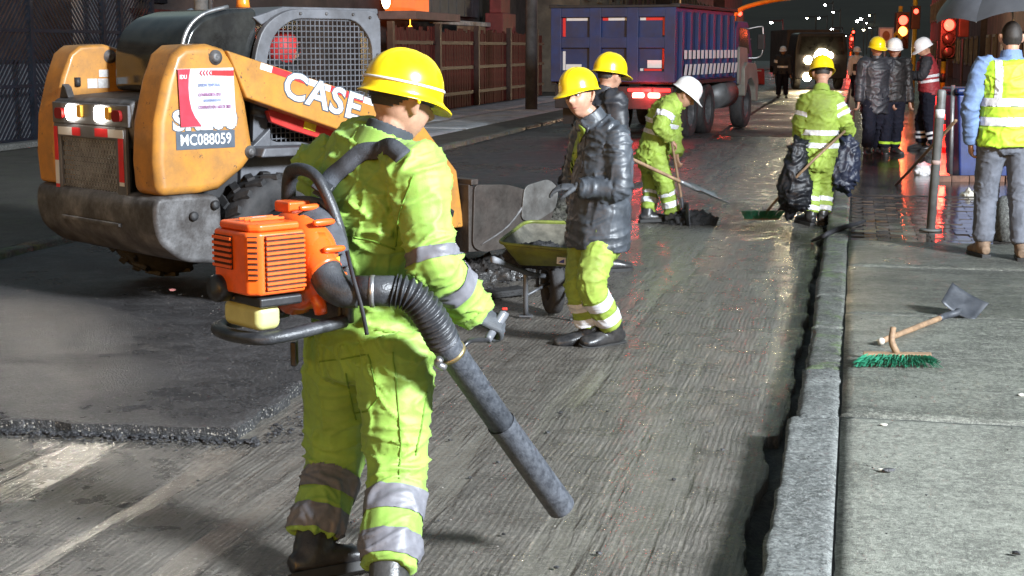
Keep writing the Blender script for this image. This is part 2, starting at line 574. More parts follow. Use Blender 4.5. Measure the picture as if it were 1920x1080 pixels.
M_SOIL = mat("dark wet earth", (.022, .020, .018), .7, 0, .4, 9, .5, 40)

ROADROT = -ROAD_A
def road_obj(name, me, m, smooth=True):
    o = link(name, me, m, None, smooth, 0, False)
    o.rotation_euler = (0, 0, ROADROT)
    return struct(o)
def st(s, t, z=0.0):
    return RD * s + RN * t + Vector((0, 0, z))
def gridmesh(name, T, S, zf, skirt=None):
    tt, ss = np.meshgrid(T, S)
    P = np.stack([tt.ravel(), ss.ravel(), np.zeros(tt.size)], 1)
    P[:, 2] = zf(P)
    nT, nS = len(T), len(S)
    idx = np.arange(nT * nS).reshape(nS, nT)
    f = np.stack([idx[:-1, :-1].ravel(), idx[:-1, 1:].ravel(), idx[1:, 1:].ravel(), idx[1:, :-1].ravel()], 1)
    V = P.tolist(); F_ = f.tolist()
    if skirt is not None:
        loop = list(idx[0, :]) + list(idx[1:, -1]) + list(idx[-1, -2::-1]) + list(idx[-2:0:-1, 0])
        o = len(V)
        V += [[P[i, 0], P[i, 1], skirt] for i in loop]
        n = len(loop)
        F_ += [[loop[(k + 1) % n], loop[k], o + k, o + (k + 1) % n] for k in range(n)]
    me = bpy.data.meshes.new(name)
    me.from_pydata(V, [], F_)
    me.update()
    return me
# base ground
b = MB(); b.add([(-900, -60, 0), (900, -60, 0), (900, 2500, 0), (-900, 2500, 0)], [(0, 1, 2, 3)])
g = b.build("ground", M_SOIL); g.location.z = -.16; struct(g)

def mill_z(P):
    s, t = P[:, 1], P[:, 0]
    z = .010 * fbm(np.stack([t * .8, s * .35, s * 0], 1), 3)
    z += .0035 * pnoise(np.stack([t * 22, s * .9, s * 0 + 3], 1)) + .003 * pnoise(np.stack([t * 7, s * .5, s * 0 + 9], 1))
    z += .004 * fbm(np.stack([t * 6, s * 6, s * 0 + 1.5], 1), 2)
    return z - .004
S1 = np.concatenate([np.arange(2.6, 12, .035), np.arange(12, 30, .12)])
T1 = np.concatenate([np.arange(-7.0, -4.2, .1), np.arange(-4.2, -.36, .022)])
me = gridmesh("road", T1, S1, mill_z, -.155)
co = np.empty(len(me.vertices) * 3); me.vertices.foreach_get("co", co); co = co.reshape(-1, 3)
edge = co[:, 0] > -.60                                    # ragged broken lip along the gutter
w = np.clip((co[:, 0] + .60) / .24, 0, 1)
nn = fbm(np.stack([co[:, 1] * 1.6, co[:, 1] * 0, co[:, 1] * 0 + 4], 1), 5)
sh = np.where(co[:, 1] < 6.6, .055, .105)
co[:, 0] += np.where(edge, w * (.055 * nn + sh), 0)
me.vertices.foreach_set("co", co.ravel()); me.update()
road_obj("milled_road", me, M_MILL)
me = gridmesh("road", np.linspace(-6.7, -.30, 12), np.concatenate([np.arange(30, 80, 2.0), np.arange(80, 420, 20)]), lambda P: P[:, 0] * 0 - .002, -.155)
road_obj("far_road", me, M_FARROAD)
# cross street and plain beyond
# unmilled half of the street, 7 cm higher, cut edge toward the camera
def old_z(P):
    s, t = P[:, 1], P[:, 0]
    z = .048 + .010 * fbm(np.stack([t * .5, s * .5, s * 0], 1), 3)
    return z
S2 = np.concatenate([np.arange(6.02, 14, .05), np.arange(14, 60, .25)])
T2 = np.concatenate([np.arange(-6.6, -4.4, .2), np.arange(-4.4, -2.6, .05)])
me = gridmesh("old", T2, S2, old_z, -.15)
co = np.empty(len(me.vertices) * 3); me.vertices.foreach_get("co", co); co = co.reshape(-1, 3)
wf = np.clip((6.6 - co[:, 1]) / .5, 0, 1)
co[:, 1] += wf * (.05 * fbm(np.stack([co[:, 0] * 3.5, co[:, 0] * 0, co[:, 0] * 0], 1), 4)) + wf * .11 * (co[:, 0] + 2.6)*.6
wr = np.clip((co[:, 0] + 2.9) / .3, 0, 1)
co[:, 0] += wr * .13 * fbm(np.stack([co[:, 1] * 1.7, co[:, 1] * 0, co[:, 1] * 0 + 7], 1), 4)
me.vertices.foreach_set("co", co.ravel()); me.update()
o = road_obj("old_road_surface", me, M_OLD)
me.materials.append(M_CUT)
nq = (len(T2) - 1) * (len(S2) - 1)
mi = np.zeros(len(me.polygons), dtype=np.int32); mi[nq:] = 1
me.polygons.foreach_set("material_index", mi)
sm = np.ones(len(me.polygons), dtype=bool); sm[nq:] = False
me.polygons.foreach_set("use_smooth", sm)

# ------------------------------------------------------------------ right sidewalk: kerb stones, slabs, wet pavers
base = MB(); base.b2(-.20, 14, 2, 260, -.155, .100); 
sw = base.build("sidewalk", M_SOIL); sw.rotation_euler.z = ROADROT; struct(sw)
kb = MB(); kb.b2(-.19, -.03, 2, 120, -.15, .02)
kerb = kb.build("kerb", M_SOIL); kerb.rotation_euler.z = ROADROT; kerb.location.z = .0; struct(kerb)
def rough_block(x0, x1, y0, y1, z0, z1, m, parent, name, amp=.008, step=.06, seed=0.0, rnd=.02):
    nx = max(2, int((x1 - x0) / step)); ny = max(2, int((y1 - y0) / step))
    T = np.linspace(x0, x1, nx + 1); S = np.linspace(y0, y1, ny + 1)
    def zf(P):
        e = np.minimum(np.minimum(P[:, 0] - x0, x1 - P[:, 0]), np.minimum(P[:, 1] - y0, y1 - P[:, 1]))
        d = np.clip(1 - e / max(rnd, 1e-4), 0, 1)
        return z1 - rnd * .7 * d ** 2 + amp * (.6 * fbm(np.stack([P[:, 0] * 5 + seed, P[:, 1] * 5, P[:, 0] * 0 + seed], 1), 3) + .45 * fbm(np.stack([P[:, 0] * 22 + seed, P[:, 1] * 22, P[:, 0] * 0 + seed], 1), 3))
    me = gridmesh(name, T, S, zf, z0)
    co = np.empty(len(me.vertices) * 3); me.vertices.foreach_get("co", co); co = co.reshape(-1, 3)
    n = fbm(np.stack([co[:, 0] * 7 + seed, co[:, 1] * 4, co[:, 2] * 6 + 3], 1), 3)
    sd = np.where(co[:, 0] < x0 + 1e-4, 1.0, 0.0)
    co[:, 0] += sd * amp * 1.3 * n
    me.vertices.foreach_set("co", co.ravel()); me.update()
    return link(name, me, m, parent, True, 0, False)
rough_block(-.235, -.022, 2.0, 6.50, -.15, .128, M_KERB, kerb, "kerb_stone", .012, .016, 1.2, .016)
ys = [6.53, 7.6, 8.75, 9.9, 11.0, 12.1, 13.2, 14.4, 15.6, 16.8, 18.0, 19.2, 21, 23, 25, 28, 31, 35, 40]
for i, (a, c) in enumerate(zip(ys[:-1], ys[1:])):
    dx = random.uniform(-.012, .012)
    o = rough_block(-.205 + dx, -.022, a, c - .012, -.15, .12 + random.uniform(-.006, .006), M_KERBM if 1 <= i < 9 else M_KERB, kerb, "kerb_stone", .012, .03, 3 + i * 1.7, .018)
sl = [(2.0, 6.585), (6.6, 9.22), (9.235, 11.32), (11.335, 12.85)]
for i, (a, c) in enumerate(sl):
    for j, (x0, x1) in enumerate(((-.014, 2.45), (2.458, 5.0))):
        rough_block(x0, x1, a, c, .04, .120 + .004 * (i % 2), M_SLABN if i == 0 else M_SLAB if i == 1 else M_SLABW, sw, "paving_slab", .004, .06, 9 + i + 5 * j, .012)
M_PAVER = mat("wet dark pavers", (.050, .044, .041), .13, 0, .3, 7, .06, 45, rvar=.09)
me = gridmesh("gutter", np.linspace(-.62, -.16, 14), np.concatenate([np.arange(2.2, 16, .05), np.arange(16, 40, .3)]), lambda P: -.062 + .055 * fbm(np.stack([P[:, 0] * 5, P[:, 1] * 2.2, P[:, 0] * 0 + 2], 1), 4), None)
road_obj("gutter", me, M_DIRT)
pm = MB(); pm.b2(-.107, .107, -.072, .072, -.03, .03)
pme = pm.mesh("paver"); fixnormals(pme); pme.materials.append(M_PAVER)
for r_ in range(26):
    for c_ in range(11):
        o = bpy.data.objects.new("paver", pme)
        COL.objects.link(o); o.parent = sw
        x = .11 + c_ * .222 + (.111 if r_ % 2 else 0); y = 12.94 + r_ * .152
        o.location = (x, y, .085 + random.uniform(-.004, .004))
        o.rotation_euler = (random.uniform(-.015, .015), random.uniform(-.015, .015), random.uniform(-.01, .01))
b = MB(); b.b2(-.015, 13.5, 16.95, 150, .05, .118)
o = b.build("pavement", mat("wet dark pavement", (.040, .035, .034), .16, 0, .4, 1.5, .12, 25, rvar=.12), sw)
b = MB(); b.b2(2.6, 13.5, 12.87, 16.94, .05, .116); b.build("pavement", M_PAVER, sw)

# ------------------------------------------------------------------ far (left) sidewalk
b = MB(); b.b2(-26, -6.85, -10, 300, -.15, .085)
lw = b.build("left_sidewalk", M_DIRT); lw.rotation_euler.z = ROADROT; struct(lw)
for i in range(26):
    a = 8 + i * 1.6
    rough_block(-6.84, -6.66, a, a + 1.58, -.15, .115 + random.uniform(-.01, .01), M_KERBM, lw, "kerb_stone", .015, .2, 40 + i, .03)
for i in range(8):
    for j in range(2):
        a = 26.5 + i * 3.0
        rough_block(-10.6 + j * 1.46, -9.16 + j * 1.46, a, a + 2.96, .05, .11 + random.uniform(-.008, .008), M_WALK, lw, "paving_slab", .008, .3, 80 + i + 9 * j, .02)
# ------------------------------------------------------------------ people
m_skin = mat("skin", (.42, .235, .16), .5, 0, .12, 25, .05, 200)
m_hair = mat("dark hair", (.025, .02, .017), .6, 0, .3, 60, .3, 300)
m_lime = mat("lime hi-vis cloth", (.25, .43, .070), .62, 0, .10, 5, .10, 240, dirt=(.11, .17, .035), dirt_amt=.5, dirt_scale=3.5, sheen=.1)
m_lime2 = mat("worn lime hi-vis cloth", (.30, .43, .065), .68, 0, .12, 5, .10, 240, dirt=(.12, .13, .03), dirt_amt=.6, dirt_scale=4.0)
m_limev = mat("vest lime cloth", (.37, .60, .035), .6, 0, .08, 5, .08, 240)
m_tape = mat("silver tape", (.66, .67, .70), .38, .1, .10, 30, .06, 300, rvar=.08)  # retroreflected brightness of the far strips put into the albedo
m_tape_d = mat("grey tape", (.145, .145, .165), .5, .0, .10, 30, .08, 300)
m_blackcloth = mat("black cloth", (.018, .018, .022), .75, 0, .3, 9, .15, 200)
m_rain = mat("black wet raincoat", (.048, .055, .066), .45, 0, .35, 6, .06, 90, rvar=.1, spec=.5)
m_rain2 = mat("dull black raincoat", (.026, .028, .034), .5, 0, .3, 6, .06, 90)
m_boot = mat("black boot leather", (.02, .02, .022), .32, 0, .3, 20, .12, 120, dirt=(.12, .11, .10), dirt_amt=.4, dirt_scale=8)
m_sole = mat("boot rubber", (.02, .02, .02), .7, 0, .3, 20)
m_glove = mat("dark grey glove", (.055, .06, .068), .7, 0, .25, 30, .2, 200)
m_hat_y = mat("yellow hard hat shell", (.86, .62, .006), .26, 0, .05, 6, 0, 0, dirt=(.45, .32, .05), dirt_amt=.2, dirt_scale=9, coat=.3)
m_hat_w = mat("white hard hat shell", (.72, .72, .73), .28, 0, .06, 6, 0, 0, dirt=(.35, .33, .3), dirt_amt=.25, dirt_scale=8, coat=.3)
m_hat_r = mat("red hood", (.60, .035, .035), .6, 0, .1, 8, .05, 100)
m_strap = mat("grey webbing", (.055, .06, .072), .8, 0, .2, 40, .5, 400)
m_jean = mat("grey jeans", (.105, .115, .14), .8, 0, .2, 12, .3, 400)
m_blue = mat("blue denim shirt", (.13, .20, .36), .8, 0, .2, 12, .2, 300)
m_navy = mat("navy trousers", (.008, .009, .017), .85, 0, .2, 12, spec=.2)
m_leath = mat("dark leather jacket", (.016, .015, .015), .5, 0, .4, 7, .15, 60, spec=.35)
m_redv = mat("maroon vest cloth", (.24, .02, .025), .65, 0, .15, 7)
m_tan = mat("tan work boot", (.17, .115, .075), .75, 0, .3, 15, .3, 80)
m_white = mat("white cloth", (.7, .7, .72), .7, 0, .1, 9)
m_eye = mat("eye white", (.5, .48, .46), .25, 0, .05)
m_pupil = mat("dark iris", (.015, .01, .008), .2, 0, .1)

def head_pts(n=60, m=46):
    """unit head in local axes: x right, y forward, z up, centre between crown and chin"""
    th = np.linspace(-np.pi / 2, np.pi / 2, m + 1)[1:-1]
    ph = np.linspace(0, 2 * np.pi, n, endpoint=False)
    T, Pp = np.meshgrid(th, ph, indexing='ij')
    x = np.cos(T) * np.cos(Pp) * .077
    y = np.cos(T) * np.sin(Pp) * .098
    z = np.sin(T) * .122
    x, y, z = [a.ravel().copy() for a in (x, y, z)]
    lo = np.clip(-z / .122, 0, 1)
    x *= 1 - .30 * lo ** 1.8
    fr = y > 0
    y[fr] *= (1 - .10 * lo[fr] ** 2)
    y[~fr] *= (1 - .42 * lo[~fr] ** 1.3)
    y += .012 * lo
    g = lambda cx, cz, sx, sz: np.exp(-((x - cx) / sx) ** 2 - ((z - cz) / sz) ** 2) * fr
    y += .033 * g(0, -.028, .013, .020) + .012 * g(0, -.005, .010, .03)
    y += .007 * g(.028, .026, .03, .010) + .007 * g(-.028, .026, .03, .010)
    y -= .015 * g(.031, .008, .016, .011) + .015 * g(-.031, .008, .016, .011)
    y += .006 * g(.040, -.03, .022, .022) + .006 * g(-.040, -.03, .022, .022)
    y += .007 * g(0, -.062, .026, .007) + .008 * g(0, -.075, .022, .007)
    y -= .005 * g(0, -.0685, .03, .004)
    y += .010 * g(0, -.105, .02, .016)
    V = np.stack([x, y, z], 1)
    V = np.concatenate([[[0, .012, -.122]], V, [[0, 0, .122]]])
    F_ = [(0, 1 + (k + 1) % n, 1 + k) for k in range(n)]
    r = m - 1
    for i in range(r - 1):
        for k in range(n):
            F_.append((1 + i * n + k, 1 + i * n + (k + 1) % n, 1 + (i + 1) * n + (k + 1) % n, 1 + (i + 1) * n + k))
    l = 1 + r * n
    F_ += [(l - n + k, l - n + (k + 1) % n, l) for k in range(n)]
    return V, F_
HEADV, HEADF = head_pts()

def head_frame(face, tilt=None):
    f = Vector(face).normalized()
    up = Vector(tilt) if tilt is not None else Vector((0, 0, 1))
    x = f.cross(up).normalized()
    z = x.cross(f).normalized()
    return x, f, z
def loc(O, fr, p, s=1.0):
    return Vector(O) + (fr[0] * p[0] + fr[1] * p[1] + fr[2] * p[2]) * s

def add_head(mb, O, fr, s=1.0):
    mb.add([loc(O, fr, p, s) for p in HEADV], HEADF)
    for sx in (-1, 1):
        c = loc(O, fr, (sx * .081, -.006, -.004), s)
        yy = (fr[1] * -.35 + fr[2]).normalized()
        xx = (fr[0] * sx * .85 - fr[1] * .55).normalized()
        mb.tube([c + yy * (-.034 * s), c + yy * (-.015 * s) + xx * .004, c + yy * (.012 * s) + xx * .009, c + yy * (.032 * s) + xx * .004],
                [(.006 * s, .009 * s), (.009 * s, .017 * s), (.009 * s, .024 * s), (.007 * s, .014 * s)], 10, 3, True, xx)
def head_extras(root, off, O, fr, s=1.0, beard=False, eyes=True, low=False):
    # close cropped hair
    V = np.array([list(loc(O, fr, p * np.array([1.035, 1.035, 1.02]), s)) for p in HEADV])
    keep = []
    for f in HEADF:
        c = HEADV[list(f)].mean(0)
        hl = .050 if c[1] > .02 else (.05 + (c[1] - .02) * (1.6 if low else .9))
        if c[2] > max(hl, -.07 if low else -.025):
            keep.append(f)
    used = sorted({i for f in keep for i in f}); mp = {u: i for i, u in enumerate(used)}
    b = MB(); b.add([V[u] for u in used], [tuple(mp[i] for i in f) for f in keep])
    b.build("hair", m_hair, root, True, 0, off)
    if eyes:
        for sx in (-1, 1):
            b = MB(); b.ball(loc(O, fr, (sx * .031, .082, .008), s), .0105 * s, 10, 8)
            e = b.build("eye", m_eye, root, True, 0, off)
            b = MB(); b.ball(loc(O, fr, (sx * .031, .0895, .008), s), .0055 * s, 8, 6); b.build("iris", m_pupil, e, True, 0, off)
            b = MB(); b.tube([loc(O, fr, (sx * x, y, z), s) for x, y, z in ((.014, .100, .026), (.030, .098, .031), (.048, .086, .025))], [.003, .0042, .002], 6, 3)
            b.build("eyebrow", m_hair, root, True, 0, off)
        b = MB(); b.tube([loc(O, fr, (x, y, z), s) for x, y, z in ((-.026, .088, -.066), (0, .0985, -.0675), (.026, .088, -.066))], [.002, .0035, .002], 6, 3)
        b.build("mouth", mat("lip", (.26, .09, .075), .45, 0, .1), root, True, 0, off)

def hard_hat(root, off, O, fr, m, s=1.0, stripe=None, brim=.055, ridge=True, up=.058):
    """shell, brim and peak as one moulded piece"""
    n, q = 48, 14
    b = MB(); vs = []; fs = []
    A, B, H = .118 * s, .142 * s, .125 * s
    rings = []
    for i in range(q):
        t = i / (q - 1)
        a = t * math.pi / 2
        rings.append((max(.02, math.sin(a) ** .85), math.cos(a)))
    rings += [(1.01, -.10), (1.02, -.17)]
    for r_, h in rings:
        for k in range(n):
            p = 2 * math.pi * k / n
            x, y = A * r_ * math.cos(p), B * r_ * math.sin(p)
            z = H * h
            if ridge:
                for cx, hh in ((0, .006), (.035, .0035), (-.035, .0035)):
                    z += hh * s * math.exp(-((x - cx * s) / (.007 * s)) ** 2) * min(1, max(0, h * 2.2))
            vs.append((x, y, z))
    for ext, dz in ((.35, -.012), (.8, -.020), (1.0, -.026), (.96, -.031)):
        for k in range(n):
            p = 2 * math.pi * k / n
            fpk = max(0, math.sin(p)) ** 2.2
            e = (.013 + brim * fpk) * s * ext
            x, y = (A * 1.02 + e * .8) * math.cos(p), (B * 1.02 + e) * math.sin(p)
            vs.append((x, y, H * -.17 + dz * s * (.5 + .9 * fpk)))
    # inside
    for r_, h in ((.97, -.22), (.95, .1), (.75, .6), (.1, .85)):
        for k in range(n):
            p = 2 * math.pi * k / n
            vs.append((A * r_ * math.cos(p), B * r_ * math.sin(p), H * h))
    m_ = len(rings) + 4 + 4
    for i in range(m_ - 1):
        for k in range(n):
            fs.append((i * n + k, i * n + (k + 1) % n, (i + 1) * n + (k + 1) % n, (i + 1) * n + k))
    fs.append(tuple(range(n))); fs.append(tuple((m_ - 1) * n + k for k in range(n)))
    C = loc(O, fr, (0, .0, up), s)
    b.add([loc(C, fr, v) for v in vs], fs)
    h = b.build("hard_hat", m, root, True, 0, off)
    if stripe is not None:
        b = MB(); pts = []
        for k in range(40):
            p = 2 * math.pi * k / 40
            pts.append(loc(C, fr, (A * 1.012 * math.cos(p), B * 1.012 * math.sin(p), H * (.10))))
        b.tube(pts, [(.003, .0045)] * 40, 6, 1, False, None, True)
        b.build("rim_stripe", stripe, h, True, 0, off)
        for sx in (-1, 1):
            b = MB(); b.ball(loc(C, fr, (sx * A * 1.03, -.01, -H * .32)), (.007, .011, .010)); b.build("lug", m, h, True, 0, off)
    # headband
    b = MB(); pts = [loc(C, fr, (A * .80 * math.cos(2 * math.pi * k / 30), B * .82 * math.sin(2 * math.pi * k / 30), -H * .25)) for k in range(30)]
    b.tube(pts, [(.003, .014)] * 30, 6, 1, False, [fr[0]] * 1 and None, True)
    b.build("headband", m_black, h, True, 0, off)
    return h

def hand(mb, wrist, d, pn, s=1.0, curl=.9, thumb_side=1):
    """wrist point, pointing direction d, palm normal pn; five fingers with knuckle bends"""
    d = Vector(d).normalized(); pn = Vector(pn); pn = (pn - d * pn.dot(d)).normalized()
    w = d.cross(pn) * thumb_side
    W = Vector(wrist)
    k0 = W + d * (.088 * s)
    mb.tube([W - d * .015, W + d * (.02 * s), W + d * (.06 * s), k0], [(.026 * s, .021 * s), (.030 * s, .018 * s), (.039 * s, .016 * s), (.036 * s, .012 * s)], 12, 3, True, w)
    for i, (o, l) in enumerate(((.029, .92), (.010, 1.0), (-.009, .95), (-.027, .76))):
        p = k0 + w * (o * s) - d * (.006 * s)
        pts = [p - d * .02]
        ang = 0
        pts.append(p)
        for j, sl in enumerate((.042, .028, .022)):
            ang += curl * (.8 if j == 0 else 1.0) * (.85 + .08 * i)
            dd = d * math.cos(ang) + pn * math.sin(ang)
            p = p + dd * (sl * l * s)
            pts.append(p)
        mb.tube(pts, [.0098 * s, .0100 * s, .0092 * s, .0085 * s, .0068 * s], 8, 2)
    t0 = W + d * (.03 * s) + w * (.026 * s)
    t1 = t0 + (d * .6 + w * .75 + pn * .35).normalized() * (.036 * s)
    t2 = t1 + (d * .8 + w * .15 + pn * .6).normalized() * (.032 * s)
    t3 = t2 + (d * .7 - w * .2 + pn * .7).normalized() * (.024 * s)
    mb.tube([W + d * .012, t0, t1, t2, t3], [.012 * s, .014 * s, .0115 * s, .0105 * s, .008 * s], 8, 2)

def boot(root, off, ankle, toe, m, msole, s=1.0, shaft=.13, shaft_dir=None):
    toe = Vector(toe).normalized()
    A = Vector(ankle)
    up = Vector((0, 0, 1)) if shaft_dir is None else Vector(shaft_dir).normalized()
    fl = (up.cross(toe)).normalized()
    upf = toe.cross(fl).normalized()
    if upf.z < 0: upf = -upf; 
    b = MB()
    base = A - upf * (.075 * s)
    b.tube([A + up * (shaft * s), A + up * (.05 * s), A - upf * (.01 * s), base + upf * .035 * s - toe * .02 * s], [(.056 * s, .062 * s), (.054 * s, .060 * s), (.052 * s, .062 * s), (.044 * s, .05 * s)], 14, 3, True, fl)
    b.tube([base - toe * (.075 * s) + upf * .035 * s, base - toe * (.03 * s) + upf * .04 * s, base + toe * (.06 * s) + upf * (.038 * s), base + toe * (.13 * s) + upf * (.030 * s), base + toe * (.185 * s) + upf * .022 * s, base + toe * (.205 * s) + upf * .018 * s],
           [(.030 * s, .030 * s), (.042 * s, .045 * s), (.046 * s, .045 * s), (.052 * s, .036 * s), (.042 * s, .026 * s), (.018 * s, .014 * s)], 14, 3, True, fl)
    me = remesh(b, .008 * s, 3, off)
    o = link("boot", me, m, root, True, 0, False)
    poly = [(-.09, 0), (-.085, .034), (-.03, .042), (.05, .046), (.13, .052), (.185, .042), (.212, .018), (.212, -.018), (.185, -.042), (.13, -.052), (.05, -.046), (-.03, -.042), (-.085, -.034)]
    b = MB(); b.prism([(x * s, y * s) for x, y in poly], base, toe, fl, upf, -.022 * s, .010 * s)
    b.build("sole", msole, o, False, .004, off)
    b = MB()
    for k in range(4):
        c = base + toe * ((.04 + .022 * k) * s) + upf * ((.092 - .010 * k) * s)
        b.tube([c - fl * .026 * s, c + upf * .004, c + fl * .026 * s], .0026 * s, 6, 2)
    b.build("lace", m_blackcloth, o, True, 0, off)
    return o

def fold_mesh(me, bones, off, amp=.010, seed=0.0, freq=1.0):
    n = len(me.vertices)
    co = np.empty(n * 3); me.vertices.foreach_get("co", co); co = co.reshape(-1, 3)
    no = np.empty(n * 3); me.vertices.foreach_get("normal", no); no = no.reshape(-1, 3)
    W = co + np.array(off)
    best = np.full(n, 1e9); bi = np.zeros(n, int); tt = np.zeros(n); ll = np.ones(n)
    ax = np.zeros((n, 3))
    for i, (nm, a, c, r) in enumerate(bones):
        a = np.array(a); c = np.array(c); d = c - a; L = np.linalg.norm(d); u = d / L
        t = np.clip((W - a) @ u, 0, L)
        dist = np.linalg.norm(W - a - t[:, None] * u, axis=1) / r
        k = dist < best
        best[k] = dist[k]; bi[k] = i; tt[k] = t[k]; ll[k] = L; ax[k] = u
    s = (W * ax).sum(1)
    perp = W - s[:, None] * ax
    edge = np.minimum(tt, ll - tt)
    near = np.exp(-(edge / .12) ** 2)
    warp = pnoise(W * 4 + seed)[:, None] * .9
    q = perp * 5.5 * freq + ax * (s * 15 * freq)[:, None] + seed + warp
    r1 = pnoise(q)
    r2 = pnoise(perp * 11 * freq + ax * (s * 30 * freq)[:, None] + seed + 7 + warp)
    r3 = pnoise(W * np.array([10, 10, 6.5]) * freq + seed + 3 + warp)
    cr = lambda n_, k: np.clip(1 - np.abs(n_) * k, 0, 1) ** 1.6      # sharp creases
    soft = pnoise(W * np.array([5, 5, 4]) * freq + seed + 3)
    disp = amp * (1.25 * cr(r1, 4.6) * (.30 + 1.15 * near) + .55 * cr(r2, 5.0) * (.15 + near) + .8 * cr(r3, 5.2) + .42 * soft - .32)
    co += no * disp[:, None]
    me.vertices.foreach_set("co", co.ravel())
    me.update()
    return bi
def bands(me, bones, off, specs, root, m, name="reflective_band", lift=.0035):
    """strips cut exactly out of a garment between two planes across a bone, lifted off the cloth"""
    for bone, s0, s1 in specs:
        idx = [i for i, x in enumerate(bones) if x[0] == bone][0]
        a, c = Vector(bones[idx][1]) - Vector(off), Vector(bones[idx][2]) - Vector(off)
        d = (c - a); L = d.length; u = d / L
        bm = bmesh.new(); bm.from_mesh(me)
        far = [v for v in bm.verts if not (-0.08 < ((v.co - a).dot(u) - s0 * L) and ((v.co - a).dot(u) - s1 * L) < .08)]
        bmesh.ops.delete(bm, geom=far, context='VERTS')
        for s in (s0, s1):
            bmesh.ops.bisect_plane(bm, geom=bm.verts[:] + bm.edges[:] + bm.faces[:], plane_co=a + u * (s * L), plane_no=u, dist=1e-5)
        kill = []
        aa = [(np.array(x[1]) - np.array(off), np.array(x[2]) - np.array(off), x[3]) for x in bones]
        for f in bm.faces:
            cc = f.calc_center_median(); q = (cc - a).dot(u)
            ok = s0 * L < q < s1 * L
            if ok:
                w = np.array(cc); bd, bj = 1e9, 0
                for j, (p, r, rad) in enumerate(aa):
                    dd = r - p; l2 = dd @ dd; t = min(1, max(0, (w - p) @ dd / l2))
                    ds = np.linalg.norm(w - p - t * dd) / rad
                    if ds < bd: bd, bj = ds, j
                ok = bones[bj][0] == bone
            if not ok: kill.append(f)
        bmesh.ops.delete(bm, geom=kill, context='FACES')
        for v in [v for v in bm.verts if not v.link_faces]: bm.verts.remove(v)
        if not bm.faces: bm.free(); continue
        bm.normal_update()
        nv = {v: v.normal.copy() for v in bm.verts}
        for v in bm.verts: v.co += nv[v] * lift
        ne = bpy.data.meshes.new(name); bm.to_mesh(ne); bm.free()
        link(name, ne, m, root, True, 0, False)

